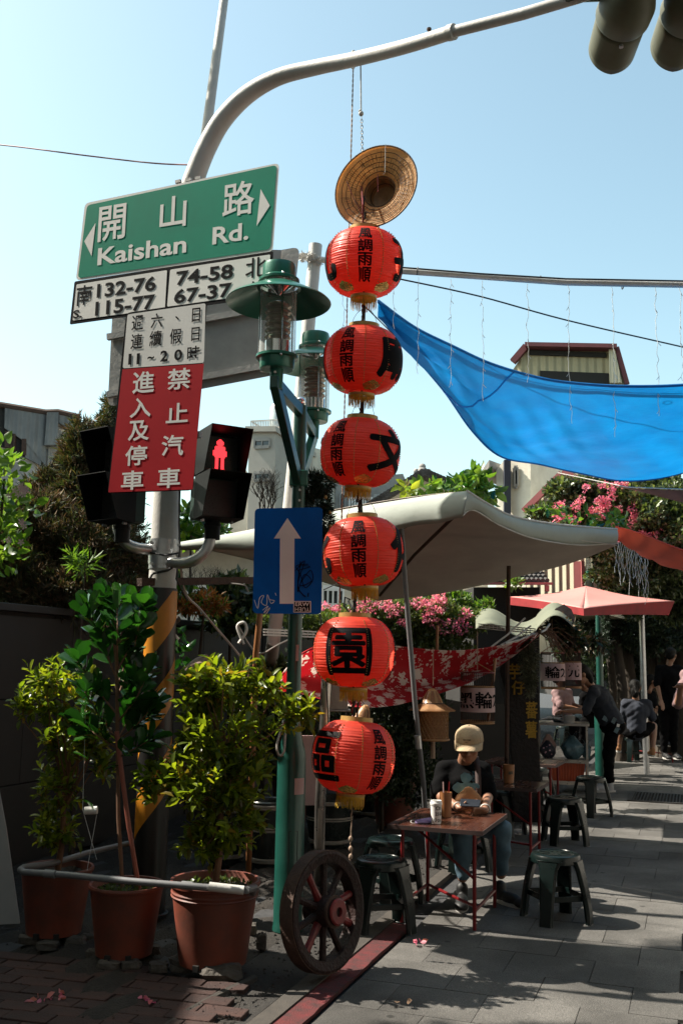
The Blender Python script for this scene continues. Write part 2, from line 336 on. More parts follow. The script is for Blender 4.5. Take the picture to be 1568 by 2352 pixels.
m_pvc = M('grey pvc pipe', (.17, .17, .175), .45, var=.2, scale=8); m_wood = M('wheel wood', (.032, .012, .01), .6, spec=.25, var=.6, scale=14, bump=.5, bscale=60, alt=(.014, .009, .008)); m_redw = M('red painted hub', (.22, .014, .014), .5, var=.5, scale=18, alt=(.09, .01, .01))
m_stool = M('dark green plastic', (.003, .009, .008), .3, spec=.35, var=.3, scale=9, coat=.15, bump=.04, bscale=50); m_tabtop = M('table laminate', (.085, .028, .016), .28, var=.35, scale=2.2, coat=.35, stretch=(8, 1, 1)); m_redmet = M('red metal legs', (.2, .01, .012), .35, .2, var=.3)
m_bamboo = M('bamboo', (.36, .15, .055), .45, var=.35, scale=4, stretch=(6, 6, 1), coat=.2); m_straw = M('straw', (.8, .52, .27), .75, var=.3, scale=5, bump=.3, bscale=70, trans=.55, alt=(.68, .42, .2)); m_cane = M('cane', (.4, .2, .075), .6, var=.35, scale=20)
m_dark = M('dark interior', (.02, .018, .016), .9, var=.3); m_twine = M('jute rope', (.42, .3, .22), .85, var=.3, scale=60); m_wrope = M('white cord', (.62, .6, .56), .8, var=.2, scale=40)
m_cable = M('black cable', (.015, .015, .015), .5); m_wirew = M('pale cable', (.4, .37, .33), .6); m_ltwire = M('white light string', (.75, .75, .72), .6)
m_lan = M('lantern red cloth', (.95, .13, .075), .45, var=.14, scale=3, trans=.55, alt=(.82, .08, .05), coat=.12); wavy(m_lan, 12, .25, 'Z', .006)
m_gold = M('gold rim', (.5, .32, .1), .42, .35, var=.3, scale=8); m_foil = M('gold foil', (.75, .5, .14), .25, .9, var=.2, bump=.6, bscale=60); m_fringe = M('yellow fringe', (.62, .38, .03), .7, var=.25, scale=40, trans=.25)
m_ink = M('lantern ink', (.005, .004, .005), .7, spec=.1, var=.1); m_canv = M('canopy canvas', (.62, .55, .48), .8, var=.1, scale=2, trans=.08, bump=.25, bscale=4, alt=(.5, .43, .38)); m_canvg = M('canopy valance grey green', (.42, .46, .41), .75, var=.15, scale=3, trans=.12, bump=.2, bscale=9)
m_bluet = M('blue tarpaulin', (.004, .2, .5), .55, var=.22, scale=3.5, trans=.5, bump=.9, bscale=5, alt=(.003, .15, .42), stretch=(1, 1, 2.5)); m_oranget = M('red orange tarpaulin', (.8, .1, .045), .6, var=.2, scale=2, trans=.45, bump=.3, bscale=5)
m_brownt = M('brown shade net', (.13, .1, .09), .8, trans=.2, bump=.2); m_pink = M('faded red parasol', (.6, .25, .22), .7, var=.12, scale=2, trans=.12, bump=.2, bscale=5); m_redc = M('parasol red edge', (.42, .03, .035), .7, trans=.2)
m_sage = M('sage awning', (.2, .21, .145), .75, var=.25, scale=2, trans=.2, bump=.2, bscale=8); m_cream = M('cream corrugated wall', (.62, .55, .4), .6, var=.12, scale=1); wavy(m_cream, 3.2, .8, 'X', .05)
m_yelcor = M('yellow grey corrugated wall', (.42, .36, .22), .65, var=.15, scale=1); wavy(m_yelcor, 1.2, .8, 'X', .08); m_gcor = M('grey corrugated sheet', (.22, .22, .21), .7, var=.5, scale=.7, alt=(.12, .12, .12)); wavy(m_gcor, 1.5, .7, 'X', .06)
m_eave = M('dark red eave', (.16, .04, .045), .7, var=.3, scale=2)
m_trim = M('pink red trim', (.36, .1, .1), .6, var=.25, scale=2); m_wwall = M('whitewashed wall', (.7, .66, .56), .85, var=.16, scale=1.2, bump=.5, bscale=6, alt=(.5, .46, .38)); m_win = M('dark window glass', (.025, .03, .035), .12, var=.3, spec=.8)
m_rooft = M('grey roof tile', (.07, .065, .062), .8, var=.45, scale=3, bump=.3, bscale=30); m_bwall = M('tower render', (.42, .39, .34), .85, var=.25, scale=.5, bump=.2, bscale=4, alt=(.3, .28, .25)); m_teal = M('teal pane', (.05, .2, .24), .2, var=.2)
m_bark = M('bark', (.06, .045, .032), .9, var=.5, scale=12, bump=.9, bscale=25, stretch=(1, 1, .3)); m_stem = M('thin stem', (.2, .1, .055), .8, var=.35, scale=20); m_stemr = M('reddish plastic stake', (.4, .12, .08), .6, var=.3)
m_skin = M('skin', (.3, .15, .09), .5, var=.1, scale=8); m_skin2 = M('tan skin', (.24, .115, .065), .5, var=.1, scale=8); m_hair = M('black hair', (.008, .007, .006), .6, spec=.15, var=.3, scale=50, bump=.5, bscale=120, stretch=(1, 1, .2))
m_tee = M('black cotton', (.004, .004, .0045), .95, spec=.08, var=.2, bump=.35, bscale=14); m_jean = M('blue jeans', (.075, .125, .16), .85, var=.3, scale=7, bump=.35, bscale=18, alt=(.07, .13, .18)); m_navy = M('navy cotton', (.01, .015, .026), .85, var=.3, bump=.4, bscale=12)
m_slate = M('slate blue cotton', (.025, .03, .045), .9, var=.2, bump=.4, bscale=12); m_pinks = M('pale pink shirt', (.25, .15, .15), .85, var=.2, bump=.5, bscale=12); m_cap = M('tan cap cotton', (.42, .31, .19), .85, var=.12, scale=8, bump=.35, bscale=60)
m_shoe = M('black shoe', (.006, .006, .006), .6); m_wshoe = M('pale grey shoe', (.42, .43, .43), .6, var=.3, scale=20); m_sole = M('sole', (.5, .48, .45), .7); m_maskp = M('pink face mask', (.6, .1, .2), .8); m_lav = M('lavender face mask', (.3, .22, .42), .85)
m_paper = M('white paper cup', (.74, .73, .7), .5, var=.06); m_phone = M('phone', (.03, .035, .045), .2); m_bag = M('brown canvas bag', (.36, .17, .07), .8, var=.25, bump=.4, bscale=20); m_strap = M('brown strap', (.07, .04, .035), .8)
m_bluep = M('pale blue print', (.16, .36, .46), .8, var=.25, scale=16, alt=(.07, .19, .28)); m_sign = M('pinkish paper', (.62, .42, .4), .8, var=.15, scale=5, trans=.15); m_slab = M('dark driftwood slab', (.016, .011, .009), .85, var=.5, scale=8, bump=.8, bscale=30)
m_goldp = M('gold paint', (.8, .48, .05), .5, var=.2, scale=14); m_ojug = M('orange plastic', (.45, .07, .02), .45, var=.2); m_bagp = M('blue plastic bag', (.13, .24, .28), .3, var=.5, scale=9, trans=.35, bump=.7, bscale=14); m_film = M('white plastic film', (.7, .7, .68), .3, var=.2, trans=.3, bump=.7, bscale=25)
m_pot = M('dark glazed jar', (.025, .035, .033), .25, var=.4, scale=7); m_potb = M('pale glaze band', (.3, .28, .24), .5, var=.35, scale=20); m_wboard = M('white board', (.4, .41, .41), .6, var=.1)
m_moss = M('grey green moss', (.16, .17, .1), .95, var=.3); m_iron = M('cast iron grate', (.06, .055, .05), .6, .5, var=.4, scale=20, bump=.3); m_lit = M('red signal leds', (1, .04, .05), .5, var=.5, scale=90, emit=1.2); m_unlit = M('unlit signal face', (.03, .03, .03), .3, var=.3, scale=90)
m_amber = M('clear amber lens', (.35, .28, .22), .15, .4, var=.3, scale=12); m_garl = Mleaf('garland needles', [(.008, .022, .012), (.015, .04, .02), (.03, .055, .03)], .5, .1)
l_yg = Mleaf('yellow green leaf', [(.07, .12, .01), (.13, .19, .012), (.2, .25, .018), (.05, .085, .01), (.26, .3, .03), (.03, .055, .008), (.16, .21, .016), (.03, .06, .01), (.2, .13, .018)], .36, .5)
l_dark = Mleaf('glossy dark leaf', [(.014, .055, .014), (.028, .09, .018), (.012, .04, .012), (.05, .13, .024), (.02, .07, .016)], .17, .2, (1.3, 2.0, .6))
l_oliv = Mleaf('conifer spray', [(.03, .05, .022), (.05, .07, .03), (.035, .055, .024), (.08, .07, .035), (.11, .075, .04), (.04, .06, .03)], .7, .2)
l_brn = Mleaf('dry conifer spray', [(.1, .065, .035), (.14, .08, .045), (.07, .055, .03), (.16, .11, .06), (.06, .06, .03)], .8, .2, (1.2, 1.1, .8))
l_hedge = Mleaf('hedge leaf', [(.05, .085, .025), (.09, .13, .04), (.06, .1, .03), (.13, .16, .06), (.035, .06, .02)], .35, .3); l_pinkf = Mleaf('bougainvillea bract', [(.6, .12, .24), (.7, .22, .34), (.62, .14, .2), (.75, .34, .4), (.6, .2, .12)], .6, .45, (1.2, 1, 1))
l_boug = Mleaf('bougainvillea leaf', [(.06, .1, .035), (.11, .15, .06), (.04, .07, .025), (.2, .24, .12), (.03, .055, .02), (.09, .13, .05)], .3, .25, spec=.8)
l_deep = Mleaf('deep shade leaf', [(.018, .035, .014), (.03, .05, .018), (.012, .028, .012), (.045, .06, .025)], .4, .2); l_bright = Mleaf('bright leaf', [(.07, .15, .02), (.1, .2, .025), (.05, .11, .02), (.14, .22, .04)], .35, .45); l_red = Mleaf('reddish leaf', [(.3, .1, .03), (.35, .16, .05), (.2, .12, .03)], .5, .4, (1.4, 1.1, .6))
def pp(fr, pts): return [fr.hit(*p) for p in pts]

# ---------------------------------------------------------------- ground and street
b = B(); b.add([(-300, -60, -.03), (300, -60, -.03), (300, 600, -.03), (-300, 600, -.03)], [(0, 1, 2, 3)]); struct(b.build('ground', m_asph))
SO = G(860, 2130)                                                  # a point on the kerb line; street runs along ST
def sp(a, c, z=0.0): return SO + ST*a + SN*c + UP*z                # a metres along the street, c metres to its right
def strip(name, c0, c1, a0, a1, z, m, n=60, jig=.0, thick=.02):
    bb = B()
    bb.grid(lambda u, v: sp(a0+(a1-a0)*u, c0+(c1-c0)*v+(0 if 0 < v < 1 else random.uniform(-jig, jig)), z), n, 1)
    for c, s_ in ((c0, 1), (c1, -1)): bb.grid(lambda u, v: sp(a0+(a1-a0)*u, c, z-thick*v), n, 1)
    return bb.build(name, m, smooth=False)
pav = struct(strip('pavement', .23, 9.0, -8, 34, -.012, m_gravel, 30))
LP, WP = .44, .40; pvb = B(); g_ = .0018
pvb.box((0, 0, -.011), (WP-g_*2, LP-g_*2, .026)); pmesh = None; cnt = 0; cand = []
for i in range(-8, 60):
    for j in range(-1, 20):
        a = i*WP; odd = i % 2
        if j < 0 and not odd: continue
        c = .235+LP/4 if j < 0 else .235+LP*(j+.5)+odd*LP/2
        q = sp(a, c)
        dd = q-Vector((0, 0, EYE)); zc = dd.dot(cF)
        if zc < .5: continue
        sx = CX+FD*dd.dot(cR)/zc; sy = CY-FD*dd.dot(cU)/zc
        if -80 < sx < 1650 and sy < 2480: cand.append((q.y, q, j < 0))
cand.sort(key=lambda t: t[0]); 
for k, (yy, q, hf) in enumerate(cand[:300]):
    if pmesh is None:
        o = pvb.build('paver', m_paver, smooth=False); pmesh = o; 
    else: o = pmesh.copy(); COL.objects.link(o)
    o.parent = pav; o.location = q+UP*random.uniform(-.0012, .0012); o.rotation_euler = (random.uniform(-.002, .002), random.uniform(-.002, .002), -R(19.5)+math.pi/2+random.uniform(-.003, .003)); o.scale = (1, .5, 1) if hf else (1, 1, 1)
# long side across the street
far = B(); 
for k, (yy, q, hf) in enumerate(cand[300:1400]):
    far.box(q-UP*.011, ((LP*.5 if hf else LP)-.008, WP-.008, .026), Matrix.Rotation(-R(19.5), 3, 'Z'))
for o in bpy.data.objects:
    if o.parent == pav: o.rotation_euler.z += 0 if LP < WP else math.pi/2*0
fo = far.build('paving_beyond', m_paver, pav, smooth=False); stuff(fo)
struct(strip('kerb', -.02, .075, -7, 20, .012, m_kerb, 60, .004, .04)); struct(strip('red_kerb_line', .078, .2, -7, .12, .004, m_redpaint, 80, .006, .02))
struct(strip('gutter', -.42, -.025, -7, 20, -.004, m_kerb, 60, .01)).data.materials[0] = m_gravel
bb = B(); random.seed(3)
def soilf(u, v):
    p = sp(-7+26*u, -.42-3.2*v); n_ = .03*math.sin(p.x*7+p.y*3)+.025*math.sin(p.x*17-p.y*13)+.015*random.random(); return p+UP*(-.008+n_*min(1, v*12))
bb.grid(soilf, 160, 40); struct(bb.build('soil', m_soil))
# loose gravel and litter on the soil
n = 2600; uu = rng.random((n, 2)); pts = np.array([list(sp(-3+9*a, -.1-2.2*b_*b_, .012)) for a, b_ in uu]); gb = B()
for k in range(n):
    r = random.uniform(.004, .013); q = Vector(pts[k]); gb.add([q+Vector((r, 0, 0)), q+Vector((-r*.5, r*.9, 0)), q+Vector((-r*.6, -r*.8, 0)), q+Vector((0, 0, r*.9))], [(0, 1, 3), (1, 2, 3), (2, 0, 3)])
stuff(gb.build('gravel', m_gravel, smooth=False)); 
# brick paving at the bottom left
BO = G(420, 2262); bx = Vector((math.cos(R(-14)), math.sin(R(-14)), 0)); by = Vector((-bx.y, bx.x, 0))
bfl = B(); corners = [G(-260, 2180), G(545, 2226), G(560, 2560), G(-300, 2560)]
bfl.add([c-UP*.002 for c in [G(-300, 2185), G(300, 2228), G(562, 2272), G(420, 2700), G(-500, 2700)]], [(0, 1, 2, 3, 4)]); bfo = bfl.build('brick_paving', m_soil, smooth=False); struct(bfo)
bk = B(); bk.box((0, 0, 0), (.218, .106, .03)); bm0 = None; nb = 0
for i in range(-16, 8):
    for j in range(-12, 14):
        q = BO+bx*(i*.225+(j % 2)*.112)+by*(j*.112)
        dd = q-Vector((0, 0, EYE)); zc = dd.dot(cF)
        if zc < .5: continue
        sx = CX+FD*dd.dot(cR)/zc; sy = CY-FD*dd.dot(cU)/zc
        lim = 2190+sx*.10 if sx < 300 else 2226+(sx-300)*.19; edge = 575-(sy-2260)*.9
        if sx < -150 or sy < lim or sy > 2440 or sx > edge: continue
        if bm0 is None: o = bk.build('brick', m_brick, smooth=False, bev=.004); bm0 = o
        else: o = bm0.copy(); COL.objects.link(o)
        o.parent = bfo; o.location = q+UP*(.004+random.uniform(-.003, .003)); o.rotation_euler = (random.uniform(-.01, .01), random.uniform(-.01, .01), R(-14)+random.uniform(-.012, .012)); nb += 1
eb = B()
eb.tube([G(330, 2400)+UP*.0, G(420, 2335), G(500, 2290), G(560, 2262), G(585, 2250)], .022, 6); tag(eb.build('mortar_edge', m_kerb), 'rough mortar edge bordering the dark brick paving', 'edging')
# ---------------------------------------------------------------- granite garden wall
WA = Vector((-2.62, 7.35, 0)); WH = 1.97
def wp(a, z=0, c=0): return WA+ST*a-SN*c+UP*z
wb = thing('garden_wall', 'dark granite garden wall behind the potted shrubs', 'wall', wp(0))
cb = B(); cb.bar(wp(-3.2, WH/2, .14), wp(9, WH/2, .14), .16, WH); cb.build('wall_core', m_dark, wb, smooth=False)
seg = 1.2
for i in range(-3, 8):
    for k, (z0, z1) in enumerate(((0, .62), (.625, 1.27), (1.275, WH-.06))):
        a = i*seg+(.6 if k == 1 else 0); s_ = B(); s_.bar(wp(a+.003, (z0+z1)/2, .05), wp(a+seg-.003, (z0+z1)/2, .05), .04, z1-z0-.004); s_.build('panel', m_granite, wb, smooth=False, bev=.003)
for i in range(-3, 8):
    s_ = B(); s_.bar(wp(i*seg+.002, WH, .12), wp((i+1)*seg-.002, WH, .12), .28, .06); s_.build('coping', m_granite, wb, smooth=False, bev=.006)

# ---------------------------------------------------------------- buildings in the distance
def building(name, label, Y, poly, m, depth, rz=(1, 0, 0)):
    fr = Fr(P(poly[0][0], poly[0][1], Y), rz); t = thing(name, label, 'building', Vector((fr.O.x, fr.O.y, 0)))
    bb = B(); bb.prism(pp(fr, poly), fr, 0, -depth); bb.build('wall', m, t, smooth=False); return t, fr
def wind(t, fr, x0, y0, x1, y1, frame=m_alu, pane=m_win, bars=1, off=.04):
    a0, b0 = fr.hit(x0, y1); a1, b1 = fr.hit(x1, y0); w_ = (a1-a0)*.05+.02
    f = B(); 
    for p in (((a0, b0), (a1, b0)), ((a0, b1), (a1, b1)), ((a0, b0), (a0, b1)), ((a1, b0), (a1, b1))): f.bar(fr.pt(*p[0], off), fr.pt(*p[1], off), w_, .1)
    for k in range(bars): a = a0+(a1-a0)*(k+1)/(bars+1); f.bar(fr.pt(a, b0, off), fr.pt(a, b1, off), w_*.8, .06)
    o = f.build('window', frame, t, smooth=False); g = B(); g.add([fr.pt(a0, b0, off-.015), fr.pt(a1, b0, off-.015), fr.pt(a1, b1, off-.015), fr.pt(a0, b1, off-.015)], [(0, 1, 2, 3)])
    g.build('pane', pane, o, smooth=False)
# 1 old grey building at far left
t, fr = building('old_concrete_building', 'stained grey concrete building with corrugated upper panels behind the conifer', 26, [(-260, 905), (-4, 932), (104, 951), (132, 950), (182, 962), (182, 1500), (-260, 1500)], m_conc, 9, (1, .35, 0))
q = B(); q.prism(pp(fr, [(11, 936), (106, 951), (104, 1071), (58, 1017), (10, 985)]), fr, .02, .14); q.build('cladding_panel', m_gcor, t, smooth=False)
q = B(); q.prism(pp(fr, [(59, 1012), (97, 1034), (94, 1071), (57, 1052)]), fr, .02, .12); q.build('cladding_panel', m_gcor, t, smooth=False)
q = B(); q.prism(pp(fr, [(107, 952), (133, 952), (130, 1026), (101, 1027)]), fr, .02, .3); q.build('cladding_panel', m_gcor, t, smooth=False)
q = B(); q.prism(pp(fr, [(134, 952), (178, 962), (178, 1000), (145, 980), (132, 972)]), fr, .02, .14); q.build('cladding_panel', m_gcor, t, smooth=False)
q = B(); q.prism(pp(fr, [(-260, 925), (9, 939), (8, 982), (58, 1012), (56, 1050), (16, 1030), (-260, 960)]), fr, .015, .06); q.build('recess', m_dark, t, smooth=False)
for x in (18, 24, 31, 56): q = B(); q.bar(fr.pt(*fr.hit(x, 993+(x-18)*.45), .1), fr.pt(*fr.hit(x-1, 1030+(x-18)*.45), .1), .12); q.build('window_bar', m_rust, t, smooth=False)
wind(t, fr, 101, 1028, 113, 1068, m_conc)
q = B(); q.tube([fr.pt(*fr.hit(*p), .1) for p in ((-260, 903), (-4, 931), (104, 949), (132, 948), (182, 960))], .09, 6); q.build('roof_edge', m_rust, t)
# 2 tower
t, fr = building('stair_tower', 'slim beige tower block with a steel water tank on its roof', 30, [(571, 985), (632, 985), (632, 1500), (566, 1500)], m_bwall, 4.5, (1, -.3, 0))
for y0 in (1009, 1085): wind(t, fr, 585, y0, 620, y0+19, m_conc, m_win, 1)
q = B(); q.prism(pp(fr, [(567, 981), (637, 981), (637, 993), (567, 993)]), fr, .14, -4.6); q.build('parapet', m_bwall, t, smooth=False)
c = fr.pt(*fr.hit(607, 966), -1.2); rr = S(20, 31)
q = B(); q.lathe([(0, 0), (rr, 0), (rr*1.02, .1), (rr, .2), (rr*1.02, .3), (rr, .45), (rr*1.02, .6), (rr, .65), (rr*.7, .78), (0, .8)], 20, Matrix.Translation(c+UP*.05)); q.build('water_tank', m_galv, t)
a0, b0 = fr.hit(573, 982); a1, b1 = fr.hit(635, 962); q = B()
for k in range(17): a = a0+(a1-a0)*k/16; q.bar(fr.pt(a, b0, -.1), fr.pt(a, b1, -.1), .03)
for bq in (b0+.02, b1): q.bar(fr.pt(a0, bq, -.1), fr.pt(a1, bq, -.1), .04); q.bar(fr.pt(a0, bq, -.1), fr.pt(a0, bq, -3.5), .04)
q.build('railing', m_grey, t, smooth=False)
t, fr = building('pale_side_block', 'narrow sunlit block just right of the beige tower', 33, [(632, 1010), (668, 1015), (668, 1500), (632, 1500)], m_wwall, 5, (1, -.9, 0))
t, fr = building('pale_low_building', 'cream building low behind the pedestrian signal', 36, [(528, 1086), (566, 1080), (566, 1500), (528, 1500)], m_wwall, 5)
# 3 gable house and the block behind it
t, fr = building('block_behind_gable', 'grey flat roofed block with teal window behind the tiled gable', 34, [(770, 1110), (868, 1098), (870, 1093), (925, 1088), (932, 1104), (932, 1400), (770, 1400)], m_conc, 7, (1, .05, 0))
wind(t, fr, 858, 1140, 900, 1175, m_alu, m_teal, 1); wind(t, fr, 780, 1135, 792, 1185, m_alu, m_win, 0)
q = B(); 
for k in range(9): q.bar(fr.pt(*fr.hit(800+k*6, 1150), .6), fr.pt(*fr.hit(800+k*6, 1190), .6), .04)
q.bar(fr.pt(*fr.hit(796, 1150), .6), fr.pt(*fr.hit(852, 1150), .6), .06); q.build('railing', m_white, t, smooth=False)
t, fr = building('gable_house', 'white gabled house with grey roof tiles and a ridge ornament', 22, [(800, 1198), (967, 1098), (1050, 1128), (1120, 1160), (1120, 1500), (800, 1500)], m_wwall, 8, (1, .1, 0))
q = B(); q.prism(pp(fr, [(795, 1198), (830, 1172), (905, 1130), (962, 1091), (968, 1091), (968, 1101), (905, 1141), (832, 1183), (797, 1208)]), fr, .35, -8); q.prism(pp(fr, [(966, 1091), (1035, 1118), (1125, 1158), (1125, 1170), (1035, 1130), (966, 1101)]), fr, .35, -8); rf = q.build('roof', m_rooft, t, smooth=False)
for side, (p0, p1) in enumerate((((966, 1090), (800, 1192)), ((968, 1090), (1125, 1157)))):
    for k in range(22):
        u = (k+.5)/22; a = fr.pt(*fr.hit(p0[0]+(p1[0]-p0[0])*u, p0[1]+(p1[1]-p0[1])*u), .38); q = B(); q.tube([a, a-fr.n*.9], .09, 6); q.build('tile', m_rooft, rf)
q = B(); c = fr.pt(*fr.hit(966, 1086), .2); q.sphere(c, (.12, .12, .1)); q.sphere(c+UP*.1, (.08, .08, .08)); q.box(c-UP*.07, (.4, .25, .07)); q.sphere(c+Vector((-.14, 0, .0)), .06); q.sphere(c+Vector((.14, 0, .0)), .06); q.build('ridge_ornament', m_conc, rf)
# 4 yellow corrugated rooftop structure
t, fr = building('rooftop_shed_block', 'tall block topped by a yellow corrugated rooftop shed with red eaves', 34, [(1170, 860), (1210, 800), (1412, 808), (1440, 880), (1440, 1100), (1170, 1100)], m_yelcor, 6, (1, -.3, 0))
q = B(); q.prism(pp(fr, [(1208, 795), (1417, 799), (1416, 808), (1209, 804)]), fr, .5, -6); q.build('eave', m_eave, t, smooth=False)
q = B(); q.bar(fr.pt(*fr.hit(1209, 797), .1), fr.pt(*fr.hit(1178, 833), .1), .22); q.build('eave', m_eave, t, smooth=False); q = B(); q.bar(fr.pt(*fr.hit(1416, 800), .1), fr.pt(*fr.hit(1440, 884), .1), .16); q.build('eave', m_eave, t, smooth=False)
q = B(); q.prism(pp(fr, [(1216, 805), (1392, 811), (1392, 822), (1216, 816)]), fr, .02, .1); q.build('fascia', m_dark, t, smooth=False)
q = B(); q.prism(pp(fr, [(1240, 852), (1398, 858), (1398, 884), (1240, 878)]), fr, .02, .06); q.build('opening', m_dark, t, smooth=False)
q = B(); q.prism(pp(fr, [(1398, 808), (1412, 808), (1428, 884), (1400, 884)]), fr, .02, .3); q.build('side_panel', m_cream, t, smooth=False)
# 5 whitewashed house and brick tiled block
t, fr = building('whitewashed_house', 'sunlit whitewashed house with peeling paint and a drainpipe', 20, [(1139, 1080), (1156, 1058), (1218, 1052), (1218, 1500), (1139, 1500)], m_wwall, 7, (1, -.75, 0))
wind(t, fr, 1183, 1075, 1190, 1118, m_conc, m_win, 0); wind(t, fr, 1160, 1078, 1166, 1110, m_conc, m_win, 0)
q = B(); q.bar(fr.pt(*fr.hit(1172, 1060), .15), fr.pt(*fr.hit(1172, 1250), .15), .13); q.build('drainpipe', m_slate, t); q = B(); q.tube([fr.pt(*fr.hit(1167, 1060), .1), fr.pt(*fr.hit(1166, 1250), .1)], .05); q.build('drainpipe', m_rust, t)
q = B(); q.prism(pp(fr, [(1112, 1100), (1139, 1062), (1139, 1078), (1118, 1106)]), fr, .3, -5); q.build('roof', m_conc, t, smooth=False)
m_btile = M('small grey brick tile', (.2, .165, .13), .8, var=.2); tt = m_btile.node_tree; bt = nn(tt, 'ShaderNodeTexBrick'); bt.inputs['Color1'].default_value = (.22, .18, .14, 1); bt.inputs['Color2'].default_value = (.15, .12, .1, 1); bt.inputs['Mortar'].default_value = (.07, .06, .05, 1); bt.inputs['Scale'].default_value = 4
tcn = nn(tt, 'ShaderNodeTexCoord'); mpn = nn(tt, 'ShaderNodeMapping'); mpn.inputs['Rotation'].default_value = (R(90), 0, 0); tt.links.new(tcn.outputs['Object'], mpn.inputs[0]); tt.links.new(mpn.outputs[0], bt.inputs[0]); tt.links.new(bt.outputs[0], tt.nodes['Principled BSDF'].inputs['Base Color'])
t, fr = building('brick_tiled_block', 'brown brick tiled block beside the whitewashed house', 22, [(1217, 1040), (1276, 1045), (1276, 1400), (1217, 1400)], m_btile, 6, (1, -.1, 0)); wind(t, fr, 1262, 1058, 1276, 1080, m_alu, m_win, 0)
# 6 cream corrugated shed with pink trim
t, fr = building('corrugated_shed', 'cream corrugated shed with pink red trim under the bougainvillea', 15, [(1207, 1176), (1292, 1090), (1350, 1112), (1344, 1290), (1343, 1400), (1207, 1400)], m_cream, 6, (1, -.5, 0))
q = B(); q.bar(fr.pt(*fr.hit(1205, 1176), .06), fr.pt(*fr.hit(1292, 1089), .06), .07, .09); q.build('trim', m_trim, t, smooth=False); q = B(); q.bar(fr.pt(*fr.hit(1292, 1089), .06), fr.pt(*fr.hit(1352, 1112), .06), .07, .12); q.build('trim', m_trim, t, smooth=False); q = B(); q.bar(fr.pt(*fr.hit(1339, 1290), .06), fr.pt(*fr.hit(1341, 1350), .06), .04); q.build('trim', m_trim, t, smooth=False)
q = B(); q.prism(pp(fr, [(1296, 1094), (1348, 1115), (1346, 1180), (1296, 1150)]), fr, .015, .05); q.build('gable_panel', m_trim, t, smooth=False)
q = B(); q.prism(pp(fr, [(1320, 1290), (1343, 1290), (1343, 1352), (1320, 1352)]), fr, .015, .05); q.build('door_panel', m_trim, t, smooth=False)  # panel in the pink red trim colour
# 7 small tiled roof with gutter
fr = Fr(P(1165, 1345, 12.5), (1, .1, 0)); t = thing('tiled_lean_to', 'small grey tiled lean-to roof with a pink gutter beside the shed', 'roof', fr.O)
q = B(); q.prism(pp(fr, [(1100, 1338), (1259, 1338), (1255, 1309), (1100, 1311)]), fr, -.3, -.34); q.build('roof_deck', m_dark, t, smooth=False)
for r_ in range(3):
    for k in range(15):
        a, b_ = fr.hit(1108+k*10.4, 1334-r_*9.5); q = B(); q.tube([fr.pt(a, b_, .05-.1*r_), fr.pt(a, b_+.035, -.12-.1*r_)], .03, 8); q.build('tile', m_rooft, t)
q = B(); q.bar(fr.pt(*fr.hit(1095, 1342), .1), fr.pt(*fr.hit(1262, 1342), .1), .06, .03); q.bar(fr.pt(*fr.hit(1250, 1346), .1), fr.pt(*fr.hit(1250, 1360), .1), .05, .05); q.build('gutter', m_trim, t, smooth=False)
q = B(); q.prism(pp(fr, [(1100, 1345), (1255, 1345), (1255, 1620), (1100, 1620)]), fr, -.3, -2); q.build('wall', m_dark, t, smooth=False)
# 8 house across the garden under the canopy
t, fr = building('lattice_house', 'pale house with white lattice windows seen under the canopy', 18, [(395, 1262), (800, 1262), (800, 1520), (395, 1520)], m_wwall, 6, (1, .1, 0))
for x in range(430, 790, 62):
    wind(t, fr, x, 1352, x+48, 1392, m_white, m_win, 3)
q = B(); q.prism(pp(fr, [(380, 1235), (610, 1240), (610, 1262), (380, 1262)]), fr, .6, -5); rf = q.build('roof', m_rooft, t, smooth=False)
for r_ in range(3):
    for k in range(30): a = fr.pt(*fr.hit(384+k*7.5, 1258-r_*9), .62); q = B(); q.tube([a, a+Vector((0, -.25, -.03))], .035, 6); q.build('tile', m_rooft, rf)
# closing the street: a house row far down on either side
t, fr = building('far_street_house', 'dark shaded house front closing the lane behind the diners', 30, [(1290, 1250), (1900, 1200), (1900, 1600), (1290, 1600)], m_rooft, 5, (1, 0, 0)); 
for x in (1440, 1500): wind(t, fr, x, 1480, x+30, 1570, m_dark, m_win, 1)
# ---------------------------------------------------------------- traffic pole with curved mast arm
pb = P(375, 1300, 6.6); PXY = Vector((pb.x, pb.y, 0))
t = thing('traffic_pole', 'grey traffic pole with a long curved mast arm reaching over the street', 'pole', PXY)
def onp(z): return PXY+UP*z
zt = P(385, 760, 6.6).z
q = B(); q.tube([onp(0), onp(P(370, 1352, 6.6).z)], [.108, .1], 28); q.lathe([(0, .0), (.13, 0), (.13, .015), (.11, .02)], 24, Matrix.Translation(PXY)); q.build('lower_shaft', m_hblk, t)
q = B(); q.tube([onp(P(370, 1352, 6.6).z), onp(zt)], [.092, .08], 28); q.build('shaft', m_grey, t)
z0, z1 = .35, P(370, 1358, 6.6).z; zz = z0                     # hazard stripes, wound around the lower shaft
for k in range(3):
    q = B(); base = z0+k*.52
    def hz(u, v, base=base):
        a = R(-150)+R(300)*u; z = min(base+.26*v*1.0+(a+R(150))*.14-.1, z1); rr = .1095-.008*z/2.; return PXY+Vector((math.cos(a-R(90))*rr, math.sin(a-R(90))*rr, max(z, .05)))
    q.grid(hz, 40, 4); q.build('hazard_stripe', m_yel, t)
arm = [(392, 790, 6.6), (398, 700, 6.6), (410, 580, 6.58), (428, 470, 6.55), (449, 400, 6.5), (476, 335, 6.45), (513, 272, 6.38), (570, 215, 6.28), (640, 176, 6.15), (725, 154, 6.0), (815, 135, 5.8), (930, 106, 5.5), (1041, 72, 5.25)]
